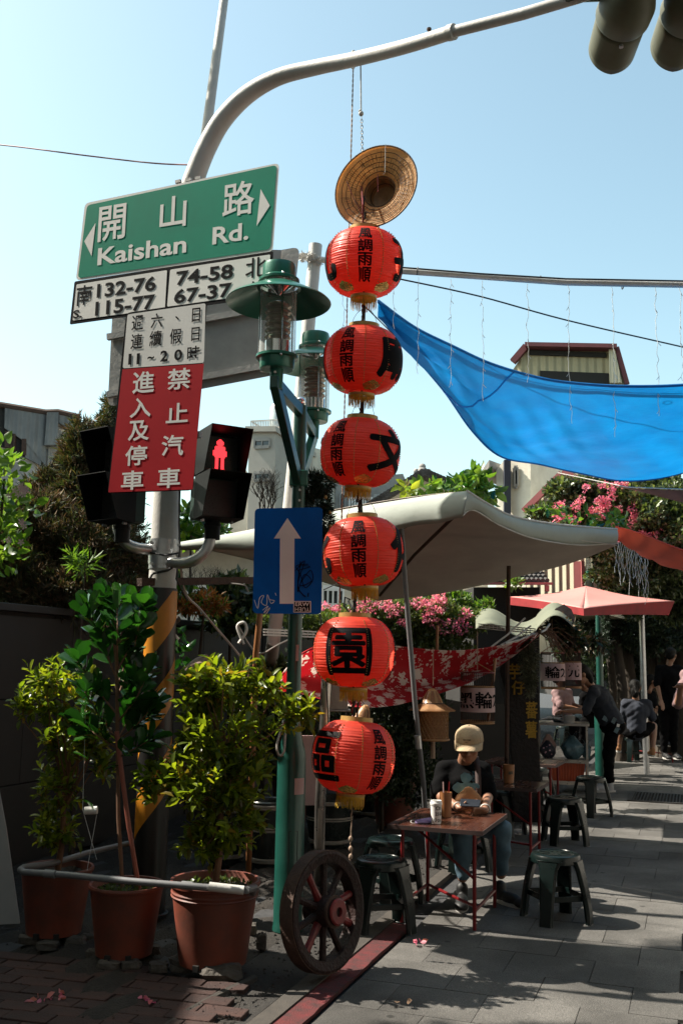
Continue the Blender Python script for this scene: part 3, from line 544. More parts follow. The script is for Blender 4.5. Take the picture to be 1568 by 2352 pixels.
pts = [P(*a) for a in arm]; rad = [.08, .08, .078, .075, .073, .069, .066, .061, .054, .049, .045, .042, .040]
def smooth_path(pts, rad, n=6):
    Q, RR = [], []
    for i in range(len(pts)-1):
        p0, p1, p2, p3 = pts[max(i-1, 0)], pts[i], pts[i+1], pts[min(i+2, len(pts)-1)]
        for j in range(n):
            u = j/n; Q.append(.5*((2*p1)+(p2-p0)*u+(2*p0-5*p1+4*p2-p3)*u*u+(3*p1-p0-3*p2+p3)*u**3)); RR.append(rad[i]*(1-u)+rad[i+1]*u)
    Q.append(pts[-1]); RR.append(rad[-1]); return Q, RR
Q_, R_ = smooth_path(pts, rad); q = B(); q.tube(Q_, R_, 24); q.build('mast_arm', m_grey, t)
q = B(); q.tube([P(1036, 73, 5.26), P(1200, 31, 5.0), P(1330, -8, 4.85), P(1700, -140, 4.5)], .032, 20); q.build('arm_extension', m_grey, t)
q = B(); q.tube([P(1030, 75, 5.27), P(1043, 71.5, 5.245)], .045, 20); q.build('collar', m_grey, t)
q = B(); q.tube([P(985, 92, 5.36), P(985, 64, 5.36)], .008, 8); q.tube([P(985, 68, 5.36), P(985, 64, 5.36)], .014, 8); q.build('bolt', m_rust, t)
q = B(); q.tube([P(452, 470, 6.7), P(470, 330, 6.8), P(492, 165, 6.9), P(515, -5, 7.0), P(530, -120, 7.1)], [.04, .038, .036, .033, .03], 16); q.build('upright_mast', m_grey, t)
q = B()
for z in (P(380, 1255, 6.6).z, P(380, 1285, 6.6).z): q.tube([onp(z-.035), onp(z+.035)], .101, 24)
q.tube([onp(P(380, 1308, 6.6).z), onp(P(380, 1240, 6.6).z)], .097, 28); q.build('clamp', m_galv, t)
for (x, y) in ((350, 1247), (412, 1253), (350, 1295), (410, 1290)): q = B(); p = P(x, y, 6.51); q.tube([p, p-Vector((0, .04, 0))], .011, 8); q.build('bolt', m_galv, t)
q = B(); q.tube([P(413, 1120, 6.5), P(411, 1200, 6.49), P(413, 1260, 6.48), P(405, 1330, 6.49), P(430, 1380, 6.6)], .007, 6); q.tube([P(345, 1270, 6.52), P(380, 1276, 6.49), P(411, 1270, 6.5)], .006, 6); q.tube([P(412, 1293, 6.49), P(385, 1310, 6.47), P(350, 1318, 6.5), P(333, 1350, 6.5), P(340, 1400, 6.5), P(325, 1480, 6.5)], .009, 6); q.build('cable', m_cable, t)

# ---------------------------------------------------------------- road signs
def sign(name, label, fr, poly, mat, r=.03, thick=.004, back=m_alu, cat='sign'):
    t = thing(name, label, cat, Vector((fr.O.x, fr.O.y, 0))); bb = B(); pts = round_quad(pp(fr, poly), r); bb.prism(pts, fr, -thick, 0, 0); bb.m[0] = 1; o = bb.build('sign_plate', [mat, back], t, smooth=False); return t
def inset(poly, k):
    c = Vector((sum(p[0] for p in poly)/len(poly), sum(p[1] for p in poly)/len(poly))); out = []
    for p in poly: d = Vector(p)-c; out.append(tuple(c+Vector((d.x-math.copysign(k, d.x), d.y-math.copysign(k, d.y)))))
    return out
def face(bb, fr, poly, r, off, mi=0):
    pts = round_quad(pp(fr, poly), r) if r else pp(fr, poly); n = len(pts); bb.add([fr.pt(a, b_, off) for a, b_ in pts], [tuple(range(n))], mi)
US = Vector((.933, -.36, 0))
frG = Fr(P(641, 374, 5.75), US)
if frG.n.y > 0: frG.n = -frG.n
gpoly = [(626, 577), (641, 373), (195, 466), (174, 644)]
t = sign('street_name_sign', 'green street name sign reading Kaishan Rd. with white arrows', frG, gpoly, m_white, .035)
q = B(); face(q, frG, inset(gpoly, 5), .03, .0015); q.build('green_field', m_green, t, smooth=False)
for txt, x, y, w_, h_ in (('開', 257.7, 511, 62, 80), ('山', 398, 486, 60, 72), ('路', 548, 455.5, 72, 78)):
    q = B(); pix_text(q, frG, txt, x, y, w_, h_, .012, .003); q.build('character', m_white, t, smooth=False)
for txt, x, y, w_, h_, c in (('Kaishan', 325, 575, 202, 40, 'Kaishan'), ('Rd.', 529.5, 536, 82, 40, 'Rd')):
    q = B(); pix_text(q, frG, txt, x, y, w_, h_, .022, .003); q.build('lettering', m_white, t, smooth=False)
for tri in ([(194, 554), (211, 588), (220, 512)], [(599, 434), (589.5, 519), (620, 472)]):
    q = B(); q.add([frG.pt(*frG.hit(*p), .003) for p in tri], [(0, 1, 2)]); q.build('arrow', m_white, t, smooth=False)
for (x, y) in ((424, 408), (446, 404), (400, 412)): q = B(); q.bar(frG.pt(*frG.hit(x, y+3), -.02), frG.pt(*frG.hit(x+12, y), -.02), .02); q.build('bracket', m_alu, t, smooth=False)
npoly = [(605+17, 680), (627, 576), (171, 646), (160, 745)]
t = sign('house_number_plate', 'white house number plate with black border under the green sign', frG, npoly, m_black, .012)
q = B(); face(q, frG, [(383-4, 708), (388-4, 620), (176, 653), (167, 736)], .01, .0015); face(q, frG, [(615, 672), (621, 584), (391, 619), (384, 704)], .01, .0015); q.build('white_field', m_white, t, smooth=False)
for txt, x, y, w_, h_ in (('南', 194, 678, 36, 46), ('S.', 179, 721, 20, 19), ('132-76', 290, 659, 134, 33), ('115-77', 287, 701, 136, 33), ('74-58', 470, 631, 130, 33), ('67-37', 466, 673, 132, 33), ('北', 588, 614, 48, 46), ('N', 588, 655, 17, 20)):
    q = B(); pix_text(q, frG, txt, x, y, w_, h_, .026 if txt[0] in 'S1760N' else .01, .003, shear=0); q.build('lettering', m_black, t, smooth=False)
frR = Fr(P(475, 691, 5.62), Vector((.945, -.33, 0)))
if frR.n.y > 0: frR.n = -frR.n
rpoly = [(443, 1126), (475, 691), (290, 718), (247, 1133)]
t = sign('no_parking_sign', 'red and white sign banning cars, hung below the number plate', frR, rpoly, m_black, .03)
q = B(); face(q, frR, [(468.5, 833), (472.5, 696), (293, 722), (282, 846)], .015, .0015); q.build('white_field', m_white, t, smooth=False)
q = B(); face(q, frR, [(442.5, 1124), (468.5, 835), (281.5, 848), (249, 1131)], .0, .0015); q.build('red_field', m_red, t, smooth=False)
for txt, x, y, w_, h_ in (('週', 316.5, 741, 27, 34), ('六', 360.6, 736, 27, 33), ('、', 407, 730, 9, 9), ('日', 451, 723, 19, 32), ('連', 314.4, 784, 27, 35), ('續', 357.7, 777, 28, 35), ('假', 404, 772, 27, 35), ('日', 449.6, 767, 19, 31),
                          ('1', 299, 825, 7, 25), ('1', 318, 824, 7, 25), ('~', 347, 821.5, 15, 7), ('2', 377.4, 817.5, 17, 25), ('0', 409.7, 815, 18, 25), ('時', 445, 811, 29, 33)):
    q = B(); pix_text(q, frR, txt, x, y, w_, h_, .012 if txt not in '120~' else .03, .003); q.build('character', m_black, t, smooth=False)
for txt, x, y, w_, h_ in (('進', 330, 878, 50, 50), ('禁', 411.5, 870, 53, 48), ('入', 323, 936, 48, 45), ('止', 407, 948, 50, 45), ('及', 319, 989, 48, 46), ('汽', 396.5, 1023, 50, 48), ('停', 313, 1046, 50, 46), ('車', 304.5, 1103, 51, 44), ('車', 388, 1098, 52, 46)):
    q = B(); pix_text(q, frR, txt, x, y, w_, h_, .016, .003); q.build('character', m_white, t, smooth=False)
# arm that carries the signs
for y, lab in ((760, 'upper grey bracket behind the red sign'), (1000, 'lower grey bracket behind the red sign')): q = B(); a = frR.pt(*frR.hit(385, y), -.03); q.bar(a+frR.u*.2, a-frR.u*.2, .035, .035); q.bar(a, Vector((PXY.x, PXY.y, a.z)), .05, .05); tag(q.build('sign_bracket', m_alu), lab, 'bracket')
frA = Fr(P(688, 568, 7.3), Vector((.96, -.27, 0)))
if frA.n.y > 0: frA.n = -frA.n
t = sign('sign_seen_from_behind', 'large bare grey sign panel seen from behind', frA, [(655, 856), (688, 566), (262, 640), (247, 934)], m_alu, .06, .006)
for y in (832, 700, 610):
    q = B(); a0 = frA.pt(*frA.hit(250, y+76), .02); a1 = frA.pt(*frA.hit(664, y), .02); q.bar(a0, a1, .035, .05); q.build('stiffener', m_alu, t, smooth=False)
q = B(); q.bar(frA.pt(*frA.hit(620, 858), .045), frA.pt(*frA.hit(632, 580), .045), .12, .03); q.build('stiffener', m_alu, t, smooth=False)
frB = Fr(P(660, 1290, 6.12), Vector((1, .04, 0)))
if frB.n.y > 0: frB.n = -frB.n
t = sign('one_way_sign', 'blue rectangular sign with a white arrow pointing straight up', frB, [(738, 1411), (741, 1165), (585, 1168), (580, 1409)], m_blue, .03)
q = B(); q.add([frB.pt(*frB.hit(*p), .002) for p in ((660, 1190), (629, 1237), (643, 1237), (642, 1387), (675, 1387), (676, 1237), (691, 1237))], [(0, 1, 2, 5, 6), (2, 3, 4, 5)]); q.build('arrow', m_white, t, smooth=False)
def scrib(pts, m, r=.0022):
    q = B(); P_ = [frB.pt(*frB.hit(*p), .003) for p in pts]; Q2, R2 = smooth_path(P_, [r]*len(P_), 4); q.tube(Q2, R2, 4); q.build('graffiti', m, t)
scrib([(677, 1312), (690, 1300), (712, 1302), (682, 1309), (700, 1288), (686, 1330), (684, 1360), (698, 1320), (715, 1335), (688, 1345), (712, 1310), (718, 1332), (700, 1350), (690, 1320), (680, 1300), (708, 1296)], m_black); scrib([(690, 1290), (684, 1345), (695, 1366), (702, 1370)], m_black, .004); scrib([(708, 1362), (707, 1371)], m_black, .004)
scrib([(584, 1378), (592, 1398), (596, 1374), (606, 1368), (600, 1384), (612, 1390), (614, 1366), (622, 1386), (630, 1380), (618, 1378)], m_white); scrib([(603, 1402), (616, 1392), (606, 1408), (620, 1396), (610, 1412)], m_white); scrib([(632, 1362), (634, 1368)], m_white)
q = B(); face(q, frB, [(714, 1407), (714, 1381), (674, 1381), (673.5, 1407)], 0, .003); q.build('sticker', m_white, t, smooth=False)
q = B(); face(q, frB, [(712, 1405.5), (712, 1382.5), (675.5, 1382.5), (675, 1405.5)], 0, .004); q.build('sticker_face', m_black, t, smooth=False)
q = B(); pix_text(q, frB, 'ERW', 694, 1388, 32, 9, .01, .005); pix_text(q, frB, 'YUEH', 694, 1400, 33, 9, .0, .005, rot=math.pi); q.build('sticker_lettering', m_white, t, smooth=False)

# ---------------------------------------------------------------- pedestrian signals
def ped(label, cxy, Y, rz, lit, group='pedestrian signals on the traffic pole'):
    t = thing('pedestrian_signal', label, 'traffic light', P(cxy[0], cxy[1], Y), rz, group)
    for k, (z, on) in enumerate(((.155, True), (-.16, False))):
        q = B(); q.box((0, .09, z), (.3, .15, .295)); q.build('housing', m_dkgreen if k else m_blackp, t, bev=.012, loc=None)
        h = B()                                                       # deep visor, reaching out further at the top
        w_ = .15; d0, d1 = -.21, -.09
        w_ = .154; V = [(-w_, .07, z+.152), (w_, .07, z+.152), (w_, .07, z-.15), (-w_, .07, z-.15), (-w_, d0, z+.165), (w_, d0, z+.165), (w_, d1, z-.14), (-w_, d1, z-.14)]
        h.add(V, [(0, 1, 5, 4), (1, 2, 6, 5), (2, 3, 7, 6), (3, 0, 4, 7)]); o = h.build('visor', m_blackp, t, smooth=False, solid=.006)
        f = B(); f.add([(-.135, .012, z-.13), (.135, .012, z-.13), (.135, .012, z+.13), (-.135, .012, z+.13)], [(0, 1, 2, 3)]); f.build('signal_face', m_unlit, t, smooth=False)
        g = B(); n_ = 0
        fig = lambda x, y: (x*x+(y-.085)**2 < .0007) or (abs(x) < .042-.12*max(0, y-.02) and -.02 < y < .062) or (.008 < abs(x) < .036 and -.105 < y <= -.02) or (.012 < abs(x) < .052 and -.115 < y < -.1) or (abs(x) < .055 and -.01 < y < .03)
        for i in range(-12, 13):
            for j in range(-22, 23):
                x, y = i*.0062, j*.0055
                if fig(x, y): g.add([(x-.0026, .008, z+y-.0024), (x+.0026, .008, z+y-.0024), (x+.0026, .008, z+y+.0024), (x-.0026, .008, z+y+.0024)], [(0, 1, 2, 3)])
        if on and lit: stuff(g.build('red_figure', m_lit, t, smooth=False))
    s_ = B(); s_.tube([(0, .09, -.3), (0, .09, -.44)], .055, 16); s_.tube([(0, .09, -.33), (0, .09, -.35)], .062, 16); s_.build('socket', m_blackp, t)
    for (x, z) in ((-.14, -.003), (.14, -.003), (-.11, -.32), (.11, -.32)): s_ = B(); s_.tube([(x, .03, z), (x, -.0, z)], .01, 8); s_.build('screw', m_galv, t)
    t.scale = (.92, .92, .92); return t
# kids built with absolute coordinates need the parent's location: rebuild offsets
_B0 = B; _old = B.build
class LB(B):
    def build(s, name, mats, parent=None, **k):
        k.pop('loc', None)
        if parent is not None: off = wloc(parent); s.v = [tuple(Vector(p)+off) for p in s.v]
        return _B0.build(s, name, mats, parent, **k)
_B = B
B = LB
ped('pedestrian signal with a glowing red figure right of the red sign', (504, 1094), 6.35, R(30), True)
ped('dark pedestrian signal half hidden behind the red sign', (264, 1100), 6.35, R(-38), False)
B = _B
for lab, path in (('galvanised bent pipe holding the lit pedestrian signal', [(392, 1292, 6.5), (420, 1294, 6.45), (450, 1285, 6.42), (474, 1262, 6.42), (484, 1232, 6.42), (487, 1195, 6.42)]), ('galvanised bent pipe holding the dark pedestrian signal', [(345, 1262, 6.55), (318, 1260, 6.5), (292, 1250, 6.47), (276, 1228, 6.46), (270, 1205, 6.46), (269, 1170, 6.46)])):
    P_ = [P(*a) for a in path]; Q2, R2 = smooth_path(P_, [.036]*len(P_), 5); q = B(); q.tube(Q2, R2, 18); tag(q.build('bracket_pipe', m_galv), lab, 'bracket pipe')
# ---------------------------------------------------------------- vehicle signal overhead at the upper right
t = thing('vehicle_signal', 'olive traffic light hanging overhead at the upper right, seen from behind', 'traffic light', P(1435, -60, 5.0))
for k, x in enumerate((1428, 1575, 1722)):
    c = P(x, 40-k*6, 4.95); rr = .136; ax = Matrix.Translation(c) @ Matrix.Rotation(R(-90), 4, 'X')
    q = B(); q.lathe([(0, -.3), (rr*.5, -.28), (rr*.85, -.22), (rr*1.08, -.12), (rr*1.1, -.02), (rr*1.06, .0)], 32, ax); q.build('signal_back', m_olive if 'm_olive' in globals() else m_dkgreen, t)
    q = B()
    def vis(u, v, c=c, rr=rr):
        a = R(110)+R(320)*u; ln = .24*(1-.25*abs(u-.5)*2*v); return c+Vector((math.cos(a)*rr*(1-.04*v), ln*v, math.sin(a)*rr*(1-.04*v)-.05*v))
    q.grid(vis, 36, 6); q.build('visor', m_olive, t, solid=.004)
    q = B(); p = c+Vector((0, .03, -rr-.0)); q.tube([p, p-UP*.02], .012, 8); q.build('screw', m_galv, t)
q = B(); q.bar(P(1300, -40, 4.8), P(1800, -60, 4.8), .16, .14); q.build('housing_bar', m_dkgreen, t, bev=.02)

# ---------------------------------------------------------------- twin head street lamp
GP = P(676, 1500, 6.3); GXY = Vector((GP.x, GP.y, 0))
def gz(y, Y=6.3, x=678): return P(x, y, Y).z
t = thing('street_lamp', 'tall green twin headed street lamp with wide round shades', 'street lamp', GXY, 0, 'green twin street lamps')
q = B(); q.lathe([(.0, 0), (.092, 0), (.092, .02), (.088, .03), (.0875, gz(1745)), (.083, gz(1728)), (.06, gz(1690)), (.046, gz(1660)), (.043, gz(1300)), (.041, gz(945)), (.041, gz(932)), (0, gz(930))], 32, Matrix.Translation(GXY)); q.build('post', m_lamp_dim, t)
q = B(); fz = Fr(GXY+Vector((.03, -.0885, 0)), (1, .0, 0)); 
a0 = [(-.0+.0, gz(2050)), (.05, gz(2050)), (.05, gz(1905)), (-.0, gz(1905))]
for i in range(4): p0, p1 = a0[i], a0[(i+1) % 4]; q.bar(Vector((GXY.x+p0[0], GXY.y-math.sqrt(max(0, .0885**2-p0[0]**2)), p0[1])), Vector((GXY.x+p1[0], GXY.y-math.sqrt(max(0, .0885**2-p1[0]**2)), p1[1])), .003)
q.build('access_door', m_dark, t, smooth=False)
q = B(); 
for k in range(6): 
    a = R(-62+k*8); q.add([GXY+Vector((math.sin(a)*.0885+0, -math.cos(a)*.0885, z)) for z in (gz(1822), gz(1785))]+[GXY+Vector((math.sin(a+R(8))*.0885, -math.cos(a+R(8))*.0885, z)) for z in (gz(1785), gz(1822))], [(0, 1, 2, 3)])
for v_ in range(len(q.v)): x, y, z = q.v[v_]; dx, dy = x-GXY.x, y-GXY.y; ca, sa = math.cos(R(78)), math.sin(R(78)); q.v[v_] = (GXY.x+(dx*ca-dy*sa)*1.01, GXY.y+(dx*sa+dy*ca)*1.01, z)
q.build('sticker', m_sign, t, smooth=False)
def head(t, cx, Y, ytop, ybase, k=1.0):
    top = P(cx, ytop, Y); zb = P(cx, ybase, Y).z; H = top.z-zb; X = Vector((top.x, top.y, 0)); T = Matrix.Translation(X)
    q = B(); q.lathe([(0, H+.012), (.095*k, H+.01), (.1*k, H-.01), (.1*k, H-.07), (.122*k, H-.085), (.122*k, H-.1), (.1*k, H-.1), (.098*k, H-.06)], 36, T @ Matrix.Translation((0, 0, zb))); q.build('cap', m_lamp, t)
    q = B(); q.lathe([(.098*k, H-.1), (.012, H-.175), (.01, H-.18)], 32, T @ Matrix.Translation((0, 0, zb))); q.build('reflector', m_chrome, t)
    q = B(); q.lathe([(.112*k, H-.125), (.135*k, H-.127), (.3*k, H-.215), (.312*k, H-.228), (.308*k, H-.232), (.13*k, H-.137), (.112*k, H-.14)], 56, T @ Matrix.Translation((0, 0, zb))); q.build('shade', m_lamp, t)
    q = B(); q.lathe([(.107*k, .0), (.107*k, H-.1)], 40, T @ Matrix.Translation((0, 0, zb))); q.build('glass_cylinder', m_glass, t)
    for j in range(3):
        a = R(-75+120*j); q = B(); p = X+Vector((math.cos(a)*.115*k, math.sin(a)*.115*k, zb-.02)); q.tube([p, p+UP*(H-.06)], .0045, 8); q.sphere(p, .009, 8, 6); q.sphere(p+UP*(H-.06), .009, 8, 6); q.build('rod', m_chrome, t)
    q = B(); prof = [(0, .33)]+[(.05*k, .325)]
    for j in range(6): z = .31-j*.038; prof += [(.074*k, z), (.078*k, z-.009), (.06*k, z-.022), (.06*k, z-.03)]
    q.lathe(prof+[(.062*k, .08)], 32, T @ Matrix.Translation((0, 0, zb))); q.build('lens', m_amber, t)
    q = B(); q.lathe([(.074*k, .0), (.076*k, .085), (.06*k, .088), (0, .088)], 32, T @ Matrix.Translation((0, 0, zb))); q.build('lamp_holder', m_chrome, t)
    q = B(); q.lathe([(0, 0.002), (.108*k, .002), (.124*k, -.0), (.124*k, -.014), (.104*k, -.02), (.1*k, -.075), (.095*k, -.082), (.04*k, -.082), (.038*k, -.2), (0, -.2)], 36, T @ Matrix.Translation((0, 0, zb))); q.build('base', m_lamp, t)
    for j in range(2): 
        p = X+Vector((-.005+.01*j, -.04, zb-.11-.05*j)); q = B(); q.tube([p, p-Vector((0, .012, 0))], .008, 8); q.build('bolt', m_steel, t)
    return X, zb-.2
ARMS = []
for cx, Y, yt, yb_, kk in ((642, 5.65, 612, 818, 1.0), (725, 6.95, 770, 944, 1.0)):
    X, zb = head(t, cx, Y, yt, yb_, kk); ARMS.append((X, zb))
for i, (X, zb) in enumerate(ARMS):
    top = X+UP*(zb+.03); a = GXY+UP*gz(1105); d = (X-GXY).normalized()
    q = B(); q.bar(top-d*(-.03), a+d*.03, .05, .085); q.build('strut', m_lamp_dim, t, bev=.004)
    q = B(); q.bar(top+d*.06+UP*.0, GXY+UP*gz(945), .05, .07); q.build('cross_arm', m_lamp_dim, t, bev=.004)
q = B(); q.box(GXY+UP*gz(1100), (.115, .115, .1)); q.build('arm_collar', m_lamp, t, bev=.006)
q = B(); q.sphere(GXY+UP*gz(922), .034, 24, 16); q.build('mirror_ball', m_chrome, t)
for y in (1128, 1152): p = GXY+Vector((.01, -.042, gz(y))); q = B(); q.tube([p, p-Vector((0, .01, 0))], .008, 8); q.build('bolt', m_steel, t)
q = B(); p = GXY+Vector((.02, -.045, gz(1500))); q.box(p, (.018, .004, .1)); q.build('tag', m_sign, t)
# small one far down the lane
fx = P(1376, 1500, 14.4); t2 = thing('street_lamp', 'small green twin headed street lamp beside the red parasol', 'street lamp', Vector((fx.x, fx.y, 0)), 0, 'green twin street lamps')
F0 = Vector((fx.x, fx.y, 0)); zf = P(1376, 1390, 14.4).z
q = B(); q.lathe([(0, 0), (.09, 0), (.088, .9), (.05, 1.05), (.045, zf), (0, zf)], 20, Matrix.Translation(F0)); q.build('post', m_lamp_dim, t2)
for cx, Y, yt, yb_ in ((1365, 14.1, 1262, 1312), (1385, 15.0, 1268, 1325)):
    top = P(cx, yt, Y); zb = P(cx, yb_, Y).z; H = top.z-zb; X = Vector((top.x, top.y, 0)); T = Matrix.Translation(X+UP*zb)
    for nm, pf, mm in (('shade', [(.1, H), (.34, H-.07), (.335, H-.08), (.1, H-.02)], m_lamp), ('cap', [(0, H+.06), (.11, H+.055), (.11, H-.01)], m_lamp), ('glass_cylinder', [(.115, 0), (.115, H)], m_glass), ('lens', [(0, .3), (.07, .28), (.07, .1), (.07, 0)], m_amber), ('base', [(0, .01), (.13, 0), (.11, -.08), (.04, -.09), (.04, -.15), (0, -.15)], m_lamp)):
        q = B(); q.lathe(pf, 24, T); q.build(nm, mm, t2)
    q = B(); q.bar(X+UP*(zb-.12), F0+UP*(zf-.02), .05, .08); q.build('strut', m_lamp_dim, t2)
# christmas garland wound on the lamp post
gb_, gd_ = blob_pts(5200, [PB(715, 1118, 24, 32, 6.45, .1), PB(740, 1110, 22, 20, 6.45, .1), PB(727, 1160, 30, 40, 6.45, .12), PB(742, 1200, 20, 42, 6.45, .1), PB(745, 1240, 14, 30, 6.45, .08)], .5, .2)
g = thing('christmas_garland', 'bushy dark green tinsel garland hung behind the blue arrow sign', 'garland', P(735, 1250, 6.45))
stuff(leaves('needles', m_garl, gb_, gd_+rng.normal(size=gd_.shape)*.5, rng.uniform(.03, .06, len(gb_)), np.full(len(gb_), .005), g))
for (x, y) in ((757, 1177), (758, 1208), (752, 1228), (747, 1142)): q = B(); q.sphere(P(x, y, 6.38), .014, 10, 8); q.build('gold_bead', m_gold, g)
gb_, gd_ = blob_pts(900, [PB(1391, 1400+k*22, 6, 14, 14.2, .05) for k in range(5)], .5, .2)
g = thing('christmas_garland', 'thin teal garland wound on the far green lamp post', 'garland', P(1391, 1450, 13.3)); stuff(leaves('needles', m_garl, gb_, gd_, rng.uniform(.04, .07, len(gb_)), np.full(len(gb_), .01), g))

# ---------------------------------------------------------------- the string of lanterns
def lan_r(t_, Rm=.235, Re=.088): return Re+(Rm-Re)*max(0, 1-abs(t_)**2.35)**.56
HL = .395
def lantern(idx, cx, cyc, Y, rz, big, tilt, label, zs=1.0, small='風調雨順'):
    c = P(cx, cyc, Y); t = thing('paper_lantern', label, 'lantern', c, 0, 'red lanterns hung in a string')
    t.rotation_euler = (R(tilt[0]), R(tilt[1]), rz); Bk = LB
    nr = 27; rows = nr*4; q = _B(); V = []; n = 72
    for i in range(rows+1):
        tt_ = -1+2*i/rows; r = lan_r(tt_); cr = abs(math.cos(math.pi*i/4)); r += .0024*(1-cr)*(1 if abs(tt_) < .97 else 0)-.001
        for j in range(n):
            a = 2*math.pi*j/n; w_ = 1+.0035*math.sin(a*9+i*.7+idx)*math.cos(i*.3)+.004*math.sin(3*a+idx); V.append((r*w_*math.cos(a), r*w_*math.sin(a), tt_*HL/2*zs))
    q.add(V, [(i*n+j, i*n+(j+1) % n, (i+1)*n+(j+1) % n, (i+1)*n+j) for i in range(rows) for j in range(n)])
    def add(bb, nm, mm, **k): 
        me_o = _old(bb, nm, mm, None, **k); me_o.parent = t; return me_o
    add(q, 'shell', m_lan, sharp=60)
    for s_, z, r_ in ((1, HL/2*zs, .09), (-1, -HL/2*zs, .078)):
        q = _B(); q.lathe([(r_-.012, z-.006), (r_-.012, z+.018*s_+.004), (r_+.002, z+.022*s_+.002), (r_+.004, z-.006), (r_-.012, z-.006)], 40); add(q, 'rim', m_gold)
    q = _B(); nf = 110; r_ = .079; z0 = -HL/2*zs-.012
    for k in range(nf):
        a = 2*math.pi*k/nf; h = random.uniform(.055, .078); sp_ = .0035; p = Vector((r_*math.cos(a), r_*math.sin(a), z0)); tg = Vector((-math.sin(a), math.cos(a), 0))*.0021
        e = p*1.0+Vector((random.uniform(-.004, .004), random.uniform(-.004, .004), -h)); q.add([p-tg, p+tg, e+tg*.8, e-tg*.8], [(0, 1, 2, 3)])
    q.lathe([(r_+.0005, z0+.004), (r_+.001, z0-.018)], 40); stuff(add(q, 'fringe', m_fringe, smooth=False))
    q = _B()                                                          # wire bail over the mouth
    q.tube([(math.cos(a)*.085, 0, HL/2*zs+math.sin(a)*.12) for a in [math.pi*i/10 for i in range(11)]], .0015, 5); add(q, 'wire_bail', m_cable)
    q = _B(); bp_ = [(0, 0, HL/2*zs+.12), (.004, 0, .0), (0, 0, -HL/2*zs-.1)]; q.tube(bp_, .006, 6); q.sphere((0, 0, -.02), (.03, .03, .045), 12, 8); add(q, 'bulb_and_cord', m_cable)
    def wrap(txt, ang, zc, wd, h, bold, name, mm, off=.0062):
        Vt, Ft, w0, h0 = text_geo(txt, bold); bmx = bmesh.new(); vs = [bmx.verts.new((x*wd/w0, y*h/h0, 0)) for x, y in Vt]
        for f in Ft:
            try: bmx.faces.new([vs[i] for i in f])
            except ValueError: pass
        st = .014
        for k in range(-20, 21):
            if abs(k*st) < wd/2: bmesh.ops.bisect_plane(bmx, geom=bmx.verts[:]+bmx.edges[:]+bmx.faces[:], plane_co=(k*st, 0, 0), plane_no=(1, 0, 0))
            if abs(k*st) < h/2: bmesh.ops.bisect_plane(bmx, geom=bmx.verts[:]+bmx.edges[:]+bmx.faces[:], plane_co=(0, k*st, 0), plane_no=(0, 1, 0))
        q = _B(); bmx.verts.index_update(); VV = []
        for v in bmx.verts:
            z = zc+v.co.y; tq = max(-1, min(1, z/(HL/2*zs))); r = lan_r(tq)+off; k = r/.235; a = R(ang)-math.pi/2+v.co.x/.235; VV.append((math.cos(a)*r, math.sin(a)*r, z))
        q.add(VV, [tuple(v.index for v in f.verts) for f in bmx.faces]); bmx.free(); add(q, name, mm, smooth=False)
    for base in (0, 180):
        for i, ch in enumerate(small): wrap(ch, base, (.122-.083*i)*zs, .086, .078*zs, .026, 'small_character', m_ink)
        wrap(big, base+90, -.002, .27 if big in '園區' else .36, .265*zs, .02 if big in '園區' else .036, 'large_character', m_ink)
    for k in range(8):                                               # dotted gold seams
        a = R((k//2)*90+(-1 if k % 2 else 1)*27)-math.pi/2; q = _B()
        for i in range(nr*1):
            z = (-1+2*(i+.5)/nr)*.9*HL/2*zs; r = lan_r(z/(HL/2*zs))+.004; aa = a; q.box((math.cos(aa)*r, math.sin(aa)*r, z), (.004, .004, .008), Matrix.Rotation(aa, 3, 'Z'))
        stuff(add(q, 'gold_seam', m_gold, smooth=False))
    for k in range(4):                                               # gold foil leaves around the lower mouth
        a = R(45+90*k)-math.pi/2; q = _B()
        def fl(u, v, a=a): 
            z = -HL/2*zs*(.985-.24*v); r = lan_r(z/(HL/2*zs))+.004+.002*math.sin(v*20); wv = .36*math.sin(math.pi*min(1, v*.8+.22))*(1-.2*v); aa = a+(u-.5)*2*wv; return (math.cos(aa)*r, math.sin(aa)*r, z)
        q.grid(fl, 8, 10); add(q, 'gold_foil', m_foil)
    return t
LN = [(836, 604, 5.8, 0, '孔', (6, 0), 'topmost red lantern, hanging right below the straw hat'), (833, 828, 5.8, -25, '廟', (4, 3), 'second red lantern from the top, with the big temple character'),
      (827, 1040, 5.8, -36, '文', (1, 4), 'third red lantern from the top, with the big crossed stroke character'), (834, 1268, 5.8, -8, '化', (0, -3), 'fourth red lantern, hanging in front of the canopy edge'),
      (813, 1497, 5.8, -99+0, '園', (0, 0), 'fifth red lantern, its big boxed character facing the street'), (812, 1738, 5.8, 37, '區', (0, 5), 'lowest red lantern, hanging just above the wagon wheel')]
for i, (x, y, Y, a, bg_, tl, lab) in enumerate(LN): lantern(i, x, y, Y, R(a), bg_, tl, lab)
